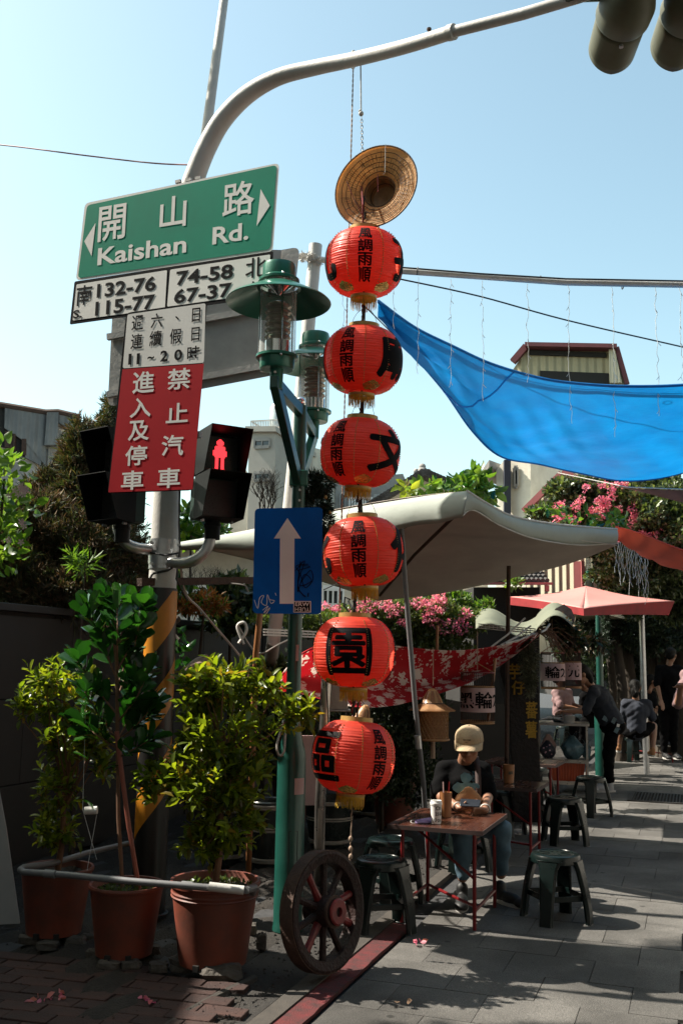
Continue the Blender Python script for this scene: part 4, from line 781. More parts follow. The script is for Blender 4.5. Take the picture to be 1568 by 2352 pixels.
# cords between them
def cordpts(a, b_, n=8, j=.004): a, b_ = Vector(a), Vector(b_); return [a.lerp(b_, i/n)+Vector((random.uniform(-j, j), random.uniform(-j, j), 0)) for i in range(n+1)]
CH = thing('lantern_rope', 'knotted red and black cord that strings the lanterns together', 'rope', P(810, 2000, 5.8))
ys = [(834, 450, 835, 520), (836, 700, 833, 745), (832, 930, 828, 960), (826, 1150, 826, 1188), (818, 1360, 812, 1412), (812, 1610, 812, 1655)]
for (x0, y0, x1, y1) in ys:
    q = B(); q.tube(cordpts(P(x0, y0, 5.8), P(x1, y1, 5.8), 10, .005), .009, 7); q.build('black_cord', m_cable, CH)
    q = B(); q.tube(cordpts(P(x0-3, y0, 5.8), P(x1-2, y1, 5.8), 12, .006), .0045, 6); q.build('red_cord', m_redw, CH)
q = B(); q.tube(cordpts(P(808, 1850, 5.8), P(806, 1925, 5.8), 10, .003)+cordpts(P(806, 1927, 5.8), P(804, 1985, 5.8), 10, .006), .0035, 6); q.build('tail', m_twine, CH)
for y in (1927, 1950, 1968): q = B(); q.sphere(P(805, y, 5.8), (.012, .012, .016), 8, 6); q.build('knot', m_twine, CH)
q = B(); q.tube([P(805, 1378, 5.8), P(792, 1372, 5.8), P(790, 1392, 5.79), P(800, 1405, 5.78), P(808, 1398, 5.8), P(800, 1380, 5.82)], .0055, 6); q.tube([P(743, 1355, 5.9), P(775, 1340, 5.85), P(800, 1338, 5.8)], .003, 5); q.build('loose_loop', m_cable, CH)
# chain, cords from the arm, hat
t = thing('hanging_chain', 'thin chain with a white cord from the mast arm down to the straw hat', 'chain', P(830, 350, 5.8))
q = B(); q.tube([P(828, 150, 5.8), P(829, 255, 5.8)], .0045, 6); q.build('cord', m_wrope, t)
q = B(); q.sphere(P(829, 260, 5.8), (.016, .014, .018), 10, 8); q.sphere(P(826, 254, 5.8), .009, 8, 6); q.build('knot', m_wrope, t)
n = 13; za, zb_ = P(830, 268, 5.8), P(832, 352, 5.8)
for k in range(n):
    c = za.lerp(zb_, (k+.5)/n); q = B(); ax = Vector((1, 0, 0)) if k % 2 else Vector((0, 1, 0)); h = (za-zb_).length/n*.68
    q.tube([c+UP*math.cos(2*math.pi*i/12)*h+ax*math.sin(2*math.pi*i/12)*.007 for i in range(12)], .0022, 5, closed=True); q.build('link', m_steel, t)
q = B(); q.tube([P(832, 350, 5.8), P(832, 385, 5.8)], .003, 5); q.build('hook', m_steel, t)
q = B(); q.tor(P(811, 136, 5.84), .052, .005, (1, -.3, -.2), 24, 6); q.build('loop', m_wrope, t)
t = thing('twisted_rope', 'long thin twisted rope hanging beside the lanterns from the mast arm', 'rope', P(780, 1800, 5.95))
a, b_ = P(811, 150, 5.9), P(775, 1560, 6.0); q = B(); n = 400
for s_ in (0, 1): q.tube([a.lerp(b_, i/n)+Vector((math.cos(i*.9+s_*math.pi), math.sin(i*.9+s_*math.pi), 0))*.0028 for i in range(n+1)], .0027, 4)
q.build('strand', m_twine, t)
HT = thing('straw_hat', 'conical straw hat seen from below, tilted above the lanterns', 'hat', P(855, 425, 5.8)); 
hc = P(862, 427, 5.72)
hn = (cF*-.86 + cR*-.16 + UP*-.62).normalized()                       # the open side of the hat looks down at the street
tocam = (Vector((0, 0, EYE))-hc).normalized()
hn = (tocam*.80+cR*(-.42)*.75+cU*(.42)*.98).normalized()
zx = -hn; xx = zx.orthogonal().normalized(); yy_ = zx.cross(xx); HM = Matrix((xx, yy_, zx)).transposed().to_4x4(); HM.translation = hc
prof = [(.268, 0), (.26, .012), (.2, .032), (.15, .052), (.105, .07)]
q = B(); q.lathe(prof, 64, HM); q.build('brim', m_straw, HT, solid=.004); q = B(); q.lathe([(.106, .07), (.098, .085), (.09, .12), (.075, .15), (.03, .168), (0, .17)], 48, HM); q.build('crown', m_cane, HT, solid=.006)  # crown darker and opaque: shade of the hollow put into its colour
for r_, z in ((.232, .0165), (.205, .026), (.178, .037), (.152, .046), (.127, .057), (.1, .07), (.095, .092), (.08, .125)):
    q = B(); q.tube([HM @ Vector((math.cos(2*math.pi*i/60)*(r_+.002*math.sin(i*1.7+r_*50)), math.sin(2*math.pi*i/60)*r_, z-.003)) for i in range(60)], .0022, 5, closed=True); q.build('hoop', m_rust, HT)
q = B(); q.tube([HM @ Vector((math.cos(2*math.pi*i/60)*.268, math.sin(2*math.pi*i/60)*.268, 0)) for i in range(60)], .0048, 6, closed=True); q.build('rim', m_rust, HT)
q = B(); 
for k in range(150):
    a = 2*math.pi*k/150+random.uniform(-.02, .02); r0 = random.uniform(.11, .2); r1 = r0+random.uniform(.03, .05); f = lambda r_: HM @ Vector((math.cos(a)*r_, math.sin(a)*r_, .066-(r_-.105)*.42-.004)); q.tube([f(r0), f(min(r1, .255))], .0012, 3, cap=False)
stuff(q.build('straw_seams', m_rust, HT))
q = B(); q.tube([P(829, 405, 5.9), P(833, 470, 5.7), P(834, 522, 5.75)], .006, 6); q.tube([P(796, 415, 5.72), P(812, 455, 5.7), P(832, 492, 5.7)], .0025, 5); q.tube([P(867, 400, 5.7), P(868, 440, 5.69)], .0025, 5); q.build('chin_cord', m_redw, HT)
q = B(); q.tube([P(885, 330, 5.68), P(884, 395, 5.66), P(880, 400, 5.66)], .0018, 5); q.build('white_thread', m_ltwire, HT)
# ---------------------------------------------------------------- canopies, tarpaulins
def lerp(a, b, t): return a+(b-a)*t
def curve(pts, u):                                                   # Catmull-Rom through points, u in 0..1
    n = len(pts)-1; k = min(int(u*n), n-1); t = u*n-k; p0, p1, p2, p3 = pts[max(k-1, 0)], pts[k], pts[k+1], pts[min(k+2, n)]
    return .5*((2*p1)+(p2-p0)*t+(2*p0-5*p1+4*p2-p3)*t*t+(3*p1-p0-3*p2+p3)*t**3)
# big grey green market canopy
A_, B_, C_, D_ = P(1072, 1128, 7.0), P(1417, 1216, 9.2), P(868, 1350, 10.3), P(408, 1246, 9.2)
t = thing('market_canopy', 'large grey green canvas canopy with drooping valances over the tables', 'canopy', G(980, 1985))
AB = [P(1072, 1128, 7.0), P(1120, 1158, 7.4), P(1180, 1187, 7.9), P(1280, 1205, 8.5), P(1417, 1216, 9.2)]
AD = [P(1072, 1128, 7.0), P(960, 1142, 7.3), P(765, 1175, 7.9), P(580, 1216, 8.6), P(408, 1246, 9.2)]
BC = [P(1417, 1252, 9.2), P(1310, 1292, 9.5), P(1150, 1330, 9.8), P(1000, 1364, 10.1), P(868, 1380, 10.3)]
DC = [P(408, 1262, 9.2), P(500, 1280, 9.5), P(600, 1300, 9.8), P(740, 1340, 10.1), P(868, 1380, 10.3)]
def coons(u, v):
    p = lerp(curve(AB, u), curve(DC, u), v)+lerp(curve(AD, v), curve(BC, v), u)-(lerp(lerp(AB[0], AB[-1], u), lerp(DC[0], DC[-1], u), v))
    return p + UP*(.10*math.sin(math.pi*u)*math.sin(math.pi*v)) + UP*.015*math.sin(u*9+v*4)*math.sin(math.pi*v)
q = B(); q.grid(coons, 40, 40); q.build('canvas', m_canv, t, solid=.004)
def val(c, lo, name, m, k=.2):
    q = B(); q.grid(lambda u, v: lerp(curve(c, u), curve(lo, u), v)+Vector((0, -.05, 0))*math.sin(v*math.pi)*.8+UP*.006*math.sin(u*31)*v, 60, 6); return q.build(name, m, t, solid=.003)
ABl = [P(1062, 1184, 6.98), P(1088, 1172, 7.2), P(1150, 1208, 7.65), P(1230, 1238, 8.2), P(1330, 1252, 8.8), P(1416, 1248, 9.2)]
ADl = [P(1062, 1190, 6.98), P(960, 1208, 7.28), P(745, 1243, 7.9), P(580, 1262, 8.6), P(408, 1262, 9.2)]
val(AB, ABl, 'valance', m_canvg); val(AD, ADl, 'valance', m_canvg)
q = B(); q.tube([curve(AB, u/30)+UP*.003 for u in range(31)], .009, 6); q.tube([curve(ABl, u/30) for u in range(31)], .006, 6); q.build('hem', m_wrope, t)
for a, b_ in ((A_, B_), (A_, D_), (A_, C_)):
    q = B(); q.tube([lerp(a, b_, .02)-UP*.09, lerp(a, b_, .5)-UP*(.06 if b_ is C_ else .16), lerp(a, b_, .97)-UP*.1], .014, 8); 
    if b_ is C_: q.build('canopy_rib', m_rust, t)
q = B(); q.tube([P(921, 1205, 7.6), P(935, 1400, 7.65), P(955, 1640, 7.75), P(972, 1800, 7.8), G(985, 1990)], [.02, .02, .02, .02, .02], 12); q.build('pole', m_pvc, t)
q = B(); q.tube([P(958, 1690, 7.72), P(961, 1720, 7.73)], .026, 10); q.build('pole_joint', m_galv, t)
q = B(); q.tube([P(921, 1215, 7.6), P(1010, 1170, 8.0)], .012, 8); q.build('strut', m_rust, t)

# blue tarpaulin
t = thing('blue_tarpaulin', 'large bright blue tarpaulin shade strung across the lane', 'tarpaulin', P(868, 690, 8.6))
U_ = [P(868, 690, 8.8), P(950, 750, 8.7), P(1040, 795, 8.6), P(1130, 836, 8.5), P(1240, 868, 8.4), P(1330, 881, 8.3), P(1440, 887, 8.2), P(1568, 884, 8.1), P(1720, 868, 8.0), P(1900, 830, 7.8)]
L_ = [P(868, 692, 8.8), P(930, 790, 9.2), P(1020, 898, 9.6), P(1085, 990, 10), P(1150, 1048, 10.4), P(1240, 1066, 10.7), P(1330, 1086, 10.9), P(1440, 1104, 11.1), P(1568, 1086, 11.2), P(1800, 1010, 11.0)]
def bt(u, v):
    p = lerp(curve(U_, u), curve(L_, u), v); f = math.sin(math.pi*v)
    return p+UP*(-.12*f+.022*f*math.sin(v*16+u*5)*(1-u)+.018*f*math.sin(u*22-v*9)*(.3+u)+.01*f*math.sin(u*50+v*31)+.035*math.sin(v*30+u*3)*f*max(0, 1-u*2.2)+.012*f*math.sin(u*70-v*22)*math.sin(u*9))+Vector((0, .05*f*math.sin(v*12), 0))*(1-u)
q = B(); q.grid(bt, 110, 44); q.build('sheet', m_bluet, t)
q = B(); q.tube([curve(U_, i/60) for i in range(61)], .013, 6); q.tube([curve(L_, i/60) for i in range(61)], .013, 6); q.build('hem', m_bluet, t)
def seam(pts, r, nm): 
    q = B(); q.tube(pts, r, 5); q.build(nm, m_blue, t)
seam([bt(lerp(.383, .222, v/12), v/12)-UP*.012 for v in range(13)], .008, 'seam')
q = B(); q.tube([P(868, 690, 8.8), P(740, 590, 9.0)], .006, 6); q.build('guy_cord', m_wrope, t)
t = thing('red_tarpaulin', 'red orange tarpaulin hanging in from the right edge', 'tarpaulin', P(1417, 1212, 9.6))
U2 = [P(1414, 1210, 9.6), P(1470, 1226, 9.3), P(1568, 1264, 8.8), P(1750, 1320, 8)]; L2 = [P(1418, 1238, 9.6), P(1480, 1280, 10), P(1568, 1312, 10.3), P(1750, 1350, 10.4)]
q = B(); q.grid(lambda u, v: lerp(curve(U2, u), curve(L2, u), v)-UP*.06*math.sin(math.pi*v)+UP*.01*math.sin(u*30+v*8), 50, 16); q.build('sheet', m_oranget, t); q = B(); q.tube([curve(U2, i/20) for i in range(21)], .01, 6); q.build('hem', m_oranget, t)
t = thing('brown_shade_net', 'narrow brown shade net stretched below the blue tarpaulin', 'shade net', P(1380, 1118, 11))
U3 = [P(1300, 1096, 11.5), P(1440, 1120, 11), P(1568, 1126, 10.5), P(1700, 1128, 10)]; L3 = [P(1300, 1098, 11.5), P(1450, 1125, 11.2), P(1568, 1154, 11), P(1700, 1175, 10.8)]
q = B(); q.grid(lambda u, v: lerp(curve(U3, u), curve(L3, u), v), 20, 4); q.build('net', m_brownt, t); q = B(); q.tube([P(1280, 1086, 11.6), P(1440, 1119, 11), P(1568, 1124, 10.5)], .006, 5); q.build('cord', m_wrope, t)
# red floral cloth
m_flor = M('red floral cloth', (.5, .012, .018), .75, var=.08, trans=.3); tn = m_flor.node_tree; L = tn.links.new; pb_ = tn.nodes['Principled BSDF']
tcn = nn(tn, 'ShaderNodeTexCoord'); vo = nn(tn, 'ShaderNodeTexVoronoi'); vo.inputs['Scale'].default_value = 10; n1 = nn(tn, 'ShaderNodeTexNoise'); n1.inputs['Scale'].default_value = 40; n1.inputs['Detail'].default_value = 4
mpn = nn(tn, 'ShaderNodeMapping'); mpn.inputs['Scale'].default_value = (1, .5, .62); L(tcn.outputs['Object'], mpn.inputs[0]); L(mpn.outputs[0], vo.inputs[0]); L(tcn.outputs['Object'], n1.inputs[0])
ad = nn(tn, 'ShaderNodeMath', operation='MULTIPLY_ADD'); L(n1.outputs[0], ad.inputs[0]); ad.inputs[1].default_value = 1.15; L(vo.outputs['Distance'], ad.inputs[2])
rp = nn(tn, 'ShaderNodeValToRGB'); rp.color_ramp.interpolation = 'LINEAR'; rp.color_ramp.elements[0].position = .99; rp.color_ramp.elements[0].color = (.74, .6, .52, 1); rp.color_ramp.elements[1].position = 1.0; rp.color_ramp.elements[1].color = (.46, .01, .016, 1)
L(ad.outputs[0], rp.inputs[0]); L(rp.outputs[0], pb_.inputs['Base Color'])
for n_ in tn.nodes:
    if n_.type == 'BSDF_TRANSLUCENT': L(rp.outputs[0], n_.inputs[0])
t = thing('floral_cloth', 'red cloth with white blossoms slung like a hammock behind the lanterns', 'cloth', P(860, 1480, 8.0))
U4 = [P(640, 1560, 7.4), P(700, 1498, 7.6), P(800, 1472, 7.9), P(930, 1488, 8.3), P(1040, 1496, 8.6), P(1130, 1487, 8.9), P(1190, 1473, 9.1), P(1243, 1450, 9.4)]
L4 = [P(640, 1582, 7.4), P(700, 1600, 7.4), P(800, 1622, 7.5), P(900, 1619, 7.8), P(1010, 1590, 8.1), P(1100, 1556, 8.5), P(1180, 1508, 8.9), P(1243, 1454, 9.4)]
def fc(u, v):
    p = lerp(curve(U4, u), curve(L4, u), v); f = math.sin(math.pi*v); return p+Vector((0, .35*f, -.05*f))+UP*.014*math.sin(v*14+u*6)*(1-u*.4)+Vector((0, .03*math.sin(u*18+v*5), 0))
q = B(); q.grid(fc, 80, 30); q.build('cloth', m_flor, t)
q = B(); q.tube([curve(U4, i/40) for i in range(41)], .008, 5); q.build('hem', m_flor, t)
for p0, p1 in (((1150, 1482), (1218, 1438)), ((1128, 1486), (1205, 1420)), ((1243, 1452), (1262, 1434)), ((1160, 1478), (1226, 1455))): q = B(); q.tube([P(p0[0], p0[1], 8.9), P((p0[0]+p1[0])/2, (p0[1]+p1[1])/2+4, 9.1), P(p1[0], p1[1], 9.3)], .009, 6); q.build('tie', m_wrope, t)
# faded red square parasol
t = thing('red_parasol', 'faded red square parasol with dark underside down the lane', 'parasol', G(1345, 1720))
pk = P(1345, 1346, 12.6); cs = [P(1169, 1371, 12.2), P(1366, 1405, 10.8), P(1549, 1381, 12.4), P(1380, 1362, 14.4)]; lo = [P(1170, 1380, 12.2), P(1368, 1413, 10.8), P(1535, 1404, 12.4), P(1380, 1372, 14.4)]
cs[1] = P(1340, 1398, 11.0); lo[1] = P(1340, 1404, 11.0)
q = B()
for i in range(4):
    a, b_ = cs[i], cs[(i+1) % 4]; q.grid(lambda u, v, a=a, b_=b_: lerp(pk, lerp(a, b_, u)-(lerp(a, b_, .5)-pk).normalized()*.04*math.sin(math.pi*u), v)-UP*.03*math.sin(math.pi*v), 14, 10)
q.build('canvas', m_pink, t, solid=.003)
q = B()
for i in range(4):
    a, b_, c_, d_ = cs[i], cs[(i+1) % 4], lo[i], lo[(i+1) % 4]; q.grid(lambda u, v: lerp(lerp(a, b_, u), lerp(c_, d_, u)-UP*.05, v)-(lerp(a, b_, .5)-pk).normalized()*.04*math.sin(math.pi*u), 14, 2)
q.build('valance', m_redc, t)
for c in cs: q = B(); q.tube([pk-UP*.06, lerp(pk, c, .97)-UP*.03], .012, 6); q.build('rib', m_rust, t)
q = B(); q.tube([pk-UP*.05, P(1474, 1415, 15.5)], .02, 10); q.build('arm', m_rust, t)
gp = P(1480, 1600, 15.5); q = B(); q.tube([Vector((gp.x, gp.y, 0)), P(1472, 1400, 15.5)], .045, 12); tag(q.build('grey_post', m_galv), 'weathered grey metal post under the right side of the red parasol', 'post')
# sage awning with a wavy edge, on a slotted angle frame
t = thing('wavy_awning', 'small sage green awning with a wavy top and arched end', 'awning', P(1100, 1440, 10.5))
def aw(u, v):
    x = 1092+225*u; y = 1412-16*math.sin(u*2*math.pi*1.5+.3)**1*(1 if u < .62 else 0)-(0 if u < .62 else 30*math.sin((u-.62)/.38*math.pi))
    return P(x, y+2+36*v*(1-.2*u), 11.2-1.0*v)+UP*0
q = B(); q.grid(aw, 60, 8); q.build('canvas', m_sage, t, solid=.004)
q = B(); q.add([P(x, y, 10.6) for x, y in ((1255, 1440), (1262, 1420), (1275, 1398), (1295, 1388), (1312, 1400), (1322, 1425), (1324, 1450))]+[P(1290, 1470, 10.6)], [(0, 1, 2, 3, 4, 5, 6, 7)]); q.build('arched_end', m_brownt, t, smooth=False)
def slotted(name, label, a, b_, Y0, Y1):
    p0, p1 = P(a[0], a[1], Y0), P(b_[0], b_[1], Y1); t = thing(name, label, 'bracket', p0); d = (p1-p0).normalized(); L0 = (p1-p0).length; h = .05
    for s_, nm in ((.5, 'flange'), (-.5, 'flange')): q = B(); q.bar(p0+UP*h*s_*.8, p1+UP*h*s_*.8, .003, h*.22); q.build(nm, m_white, t, smooth=False)
    n = int(L0/.045)
    q = B(); 
    for k in range(n): c = p0+d*((k+.5)/n*L0); q.bar(c-UP*h*.3+d*.012, c+UP*h*.3+d*.012, .003, .014)
    stuff(q.build('slotted_web', m_white, t, smooth=False)); q = B(); q.bar(p0, p1, .003, .012); q.build('web_rib', m_white, t, smooth=False)
slotted('slotted_angle', 'white slotted steel angle below the sage awning', (1098, 1438), (1230, 1450), 9.8, 9.4); slotted('slotted_angle', 'white slotted steel angle behind the green lamp post', (605, 1452), (735, 1458), 7.4, 7.6)
# posts, bars and pipes
def post(name, label, pts, r, m, cat='post', n=12, Ys=None): 
    q = B(); q.tube(pts, r, n); return tag(q.build(name, m), label, cat)
post('leaning_utility_pole', 'tall pale grey pole leaning behind the twin headed lamp', [P(725, 562, 9.0), P(707, 760, 9), P(664, 1170, 9), P(628, 1470, 9), G(590, 1780)], .062, m_grey, 'utility pole', 18)
post('iron_post', 'rusty upright iron pole holding the floral cloth', [P(1168, 1300, 9.4), P(1165, 1500, 9.4), P(1163, 1740, 9.4), G(1160, 1900)], .02, m_rust); post('wooden_post', 'wooden post between the blue sign and the shrub', [P(597, 1410, 7.0), P(588, 1500, 7.0), G(570, 2010)], .022, m_bamboo)
post('bamboo_stick', 'pale bamboo stick beside the bougainvillea hedge', [P(1004, 1437, 8.8), P(1003, 1500, 8.8)], .014, m_bamboo, 'stick'); post('leaning_stick', 'thin pale stick leaning against the carved slab', [P(1137, 1512, 8.7), P(1127, 1605, 8.7), P(1120, 1660, 8.6)], .014, m_bamboo, 'stick')
post('stainless_pole', 'shiny stainless pole behind the lowest lanterns', [P(750, 1560, 6.9), P(742, 1700, 6.9), P(735, 1850, 6.9), G(732, 2040)], .036, m_steel, 'pole', 18)
q = B(); q.bar(P(320, 1337, 6.45), P(600, 1333, 7.3), .05, .05); tag(q.build('rusty_beam', m_rust, smooth=False), 'dark rusty steel beam running from the traffic pole to the right', 'beam')
t = thing('cloth_wrapped_pipe', 'horizontal grey pipe with wrapped white rag across the lane', 'pipe', P(690, 588, 9.0))
q = B(); q.tube([P(688, 587, 9.0), P(800, 607, 8.9), P(925, 622, 8.8), P(1100, 634, 8.6), P(1300, 648, 8.5), P(1568, 653, 8.3), P(1900, 655, 8.1)], .030, 14); q.build('pipe', m_grey, t)
q = B(); q.tube([P(925, 614, 8.75), P(1100, 628, 8.55), P(1300, 640, 8.45), P(1568, 645, 8.25), P(1900, 648, 8.1)], .008, 6); q.build('cable', m_cable, t)
for x, y in ((958, 617), (1240, 637), (1430, 650)): q = B(); q.tor(P(x, y+5, 8.65), .034, .005, (1, 0, -.1), 16, 5); q.build('cable_tie', m_cable, t)
gq, gd2 = blob_pts(400, [PB(700, 590, 12, 6, 8.95, .05), PB(718, 594, 10, 5, 8.95, .05), PB(730, 600, 6, 5, 8.95, .04)], .5); stuff(leaves('rag', m_wrope, gq, gd2, rng.uniform(.02, .05, 400), np.full(400, .012), t))
def wire(name, label, pts, r, m, cat='cable'): 
    P2, R2 = smooth_path(pts, [r]*len(pts), 6); q = B(); q.tube(P2, R2, 5); return tag(q.build(name, m), label, cat)
wire('red_wire', 'thin reddish wire sagging in from the upper left', [P(-200, 318, 8), P(0, 332, 7.6), P(200, 357, 7.2), P(350, 374, 6.8), P(440, 378, 6.55)], .006, m_redw)
wire('steel_cable', 'thin steel cable running down across the sky to the right edge', [P(915, 640, 8.7), P(1100, 680, 9), P(1300, 735, 9.3), P(1568, 797, 9.6), P(1800, 850, 10)], .008, m_cable)
wire('steel_cable', 'thin steel cable from the top lantern down behind the blue tarpaulin', [P(834, 700, 8.6), P(900, 765, 8.9), P(980, 850, 9.3)], .006, m_cable)
wire('pale_hose', 'pale hose dropping diagonally in front of the granite wall', [P(672, 1415, 7.6), P(560, 1330, 7.2) if 0 else P(676, 1430, 7.5), P(674, 1520, 7.2), P(662, 1590, 6.6), P(650, 1660, 6.3), P(636, 1710, 6.2), P(640, 1735, 6.2), P(652, 1725, 6.2), P(656, 1660, 6.25)], .008, m_wirew, 'hose')
wire('slanting_cord', 'pale cord slanting down from the beam to the shrub', [P(530, 1340, 7.0), P(562, 1345, 7.0), P(570, 1360, 7), P(560, 1340, 7)], .006, m_wirew); wire('slanting_cord', 'pale cord running from the traffic pole down to the wall shrubs', [P(412, 1270, 6.55), P(425, 1360, 6.9), P(460, 1400, 7.2), P(520, 1470, 7.5), P(600, 1560, 7.6), P(650, 1565, 7.6)], .009, m_wirew)
wire('looped_cord', 'white looped cord hanging over the wall coping', [P(560, 1480, 7.4), P(545, 1440, 7.4), P(560, 1430, 7.4), P(566, 1450, 7.4), P(548, 1478, 7.4)], .012, m_wrope, 'cord')
wire('looped_cord', 'pale cord curving along the slotted steel angle', [P(548, 1440, 7.4), P(590, 1500, 7.4), P(640, 1480, 7.3), P(700, 1450, 7.4)], .007, m_wirew, 'cord')
wire('black_cord', 'thin black cord hanging beside the stainless pole', [P(735, 1410, 6.8), P(744, 1500, 6.8), P(753, 1640, 6.8), P(752, 1700, 6.8)], .005, m_cable, 'cord')
# icicle light strings
def icicle(i, x, y, Y, ln, lab):
    a = P(x, y, Y); n = int(ln/.05); pts = [a+Vector((random.uniform(-.012, .012), random.uniform(-.01, .01), -k*.05)) for k in range(n+1)]
    q = B(); q.tube(pts, .0024, 4)
    for k in range(1, n, 3): q.tube([pts[k], pts[k]+Vector((random.uniform(-.03, .03), 0, -.03))], .003, 4)
    o = q.build('icicle_string', m_ltwire); tag(o, lab, 'light string', 'white light strings hanging off the pipe'); return o
for i, (x, y, ln) in enumerate(((790, 625, .8), (905, 620, .6), (960, 635, .95), (1035, 640, 1.0), (1108, 645, 1.15), (1210, 652, .95), (1305, 655, 1.25), (1405, 658, 1.35), (1505, 660, 1.2), (1560, 660, .9))): icicle(i, x, y, 8.6-.4*i/10, ln, ('first', 'second', 'third', 'fourth', 'fifth', 'sixth', 'seventh', 'eighth', 'ninth', 'tenth')[i]+' white light string from the top lantern, dangling off the pipe')
t = thing('icicle_light_curtain', 'dense curtain of white icicle lights below the red tarpaulin', 'light string', P(1440, 1240, 10.0))
for i in range(20):
    a = P(1412+i*3.9, 1238+i*2.4, 10.3); n = random.randint(5, 10); pts = [a+Vector((random.uniform(-.015, .015), 0, -k*.05)) for k in range(n+1)]; q = B(); q.tube(pts, .0025, 4); q.build('light_strand', m_ltwire, t)
# carved driftwood slab with gold characters
frS = Fr(P(1150, 1780, 9.6), (1, .1, 0)); 
if frS.n.y > 0: frS.n = -frS.n
t = thing('carved_slab', 'dark driftwood slab painted with gold characters', 'sign', G(1200, 1900))
ol = [(1180, 1890), (1245, 1890), (1242, 1780), (1237, 1700), (1240, 1600), (1232, 1500), (1222, 1465), (1195, 1462), (1176, 1486), (1150, 1512), (1147, 1540), (1155, 1570), (1163, 1600), (1170, 1660), (1172, 1720), (1178, 1780)]
q = B(); q.prism(pp(frS, ol), frS, -.14, 0); q.build('slab', m_slab, t, smooth=False, bev=.012)
for txt, x, y, w_, h_ in (('芋', 1181, 1543, 28, 36), ('仔', 1191, 1580, 34, 32), ('蕃', 1220, 1631, 27, 40), ('薯', 1219, 1676, 27, 40)): q = B(); pix_text(q, frS, txt, x, y, w_, h_, .02, .006); q.build('gold_character', m_goldp, t, smooth=False)
t = thing('hanging_moss', 'grey green moss hanging from the top of the carved slab', 'plant', P(1215, 1470, 9.5)); gq, gd2 = blob_pts(4200, [PB(1207, 1480, 14, 26, 9.45, .06), PB(1214, 1520, 17, 40, 9.45, .07), PB(1218, 1560, 12, 35, 9.45, .05)], .3, .4)
gd2 = rng.normal(size=gd2.shape)*.6; gd2[:, 2] -= .6; stuff(leaves('moss_strands', m_moss, gq, gd2, rng.uniform(.03, .08, len(gq)), np.full(len(gq), .0035), t))
t = thing('dry_twig_bundle', 'bundle of dry twigs splaying right above the paper lanterns', 'twigs', P(1245, 1455, 9.3)); 
for k in range(26): q = B(); a = P(1240+random.uniform(-6, 6), 1448+random.uniform(-8, 8), 9.3); e = P(1290+random.uniform(-35, 40), 1500+random.uniform(-35, 28), 9.2+random.uniform(-.2, .2)); q.tube([a, lerp(a, e, .5)+UP*.06, e], [.005, .004, .002], 5); q.build('twig', m_stem, t)
# bamboo cage lanterns with paper bands
def cage(px, py, w_, h_, Y, label, txt, ang=0):
    c = P(px, py, Y); r = S(w_/2, Y); H = S(h_, Y); t = thing('bamboo_cage_lantern', label, 'lantern', c, 0, 'bamboo cage lanterns with paper bands')
    for z in (0, -H, -H*.28, -H*.76, -H*.97): q = B(); q.tor(c+UP*z, r, .006, n=28, k=6); q.build('hoop', m_redw if z == 0 else m_cane, t)
    q = B()
    for k in range(46): a = 2*math.pi*k/46; p = c+Vector((math.cos(a)*r, math.sin(a)*r, 0)); q.tube([p, p-UP*H], .003, 4)
    stuff(q.build('splints', m_rust, t)); r2 = r+.008
    q = B(); q.lathe([(r2, -H*.3), (r2, -H*.78)], 40, Matrix.Translation(c)); q.build('paper_band', m_sign, t)
    q = B(); q.lathe([(r*.9, -H*.3), (r*.9, -H*.78)], 40, Matrix.Translation(c)); q.build('inner_lining', m_dark, t)
    q = B(); V, F, w0, h0 = text_geo(txt, .02); wd = H*.33*len(txt)*1.0; hh = H*.33
    q.add([c+Vector((math.sin(x*wd/w0/r2+R(ang))*(r2+.002), -math.cos(x*wd/w0/r2+R(ang))*(r2+.002), -H*.54+y*hh/h0)) for x, y in V], F); q.build('lettering', m_ink, t, smooth=False)
    q = B(); q.tube([c+UP*.02, c+UP*.35], .004, 5); q.build('cord', m_twine, t); q = B(); q.tube([c+Vector((-r, 0, 0)), c+UP*.08, c+Vector((r, 0, 0))], .004, 5); q.build('handle', m_cane, t)
cage(1096, 1545, 74, 112, 8.6, 'bamboo cage lantern lettered with a price above the seated diner', '黑輪2')
cage(1268, 1500, 52, 80, 10.4, 'bamboo cage lantern with pink paper band right of the hanging moss', '輪2', 6); cage(1312, 1498, 40, 80, 10.6, 'bamboo cage lantern lettered with a currency word above the vendor', '元', 0)
# woven basket lantern with straw cone
def cone_hat(px, py, w_, h_, Y, label, tilt=0):
    c = P(px, py, Y); r = S(w_/2, Y); H = S(h_, Y); o = thing('straw_cone_hat', label, 'hat', c, 0, 'straw cone hats'); o.rotation_euler.y = tilt
    q = B(); n = 48; V = []; rows = [(1, 0), (.75, .14), (.5, .3), (.46, .34), (.36, .6), (.22, .88), (.1, 1.0), (0, 1.02)]
    for rr, z in rows:
        for j in range(n): a = 2*math.pi*j/n; k = 1+.02*math.sin(j*7.3); V.append(c+Vector((math.cos(a)*r*rr*k, math.sin(a)*r*rr*k, H*z)))
    q.add(V, [(i*n+j, i*n+(j+1) % n, (i+1)*n+(j+1) % n, (i+1)*n+j) for i in range(len(rows)-1) for j in range(n)]); q.build('straw', m_straw, o, solid=.004, sharp=20)
    q = B(); 
    for j in range(n*2): a = 2*math.pi*j/(n*2); q.tube([c+Vector((math.cos(a)*r*rr*1.012, math.sin(a)*r*rr*1.012, H*z+.002)) for rr, z in rows[:6]], .0016, 3, cap=False)
    stuff(q.build('straw_ribs', m_bamboo, o)); q = B(); q.tor(c+UP*H*.32, r*.49, .006, n=30, k=5); q.build('band', m_rust, o); return o
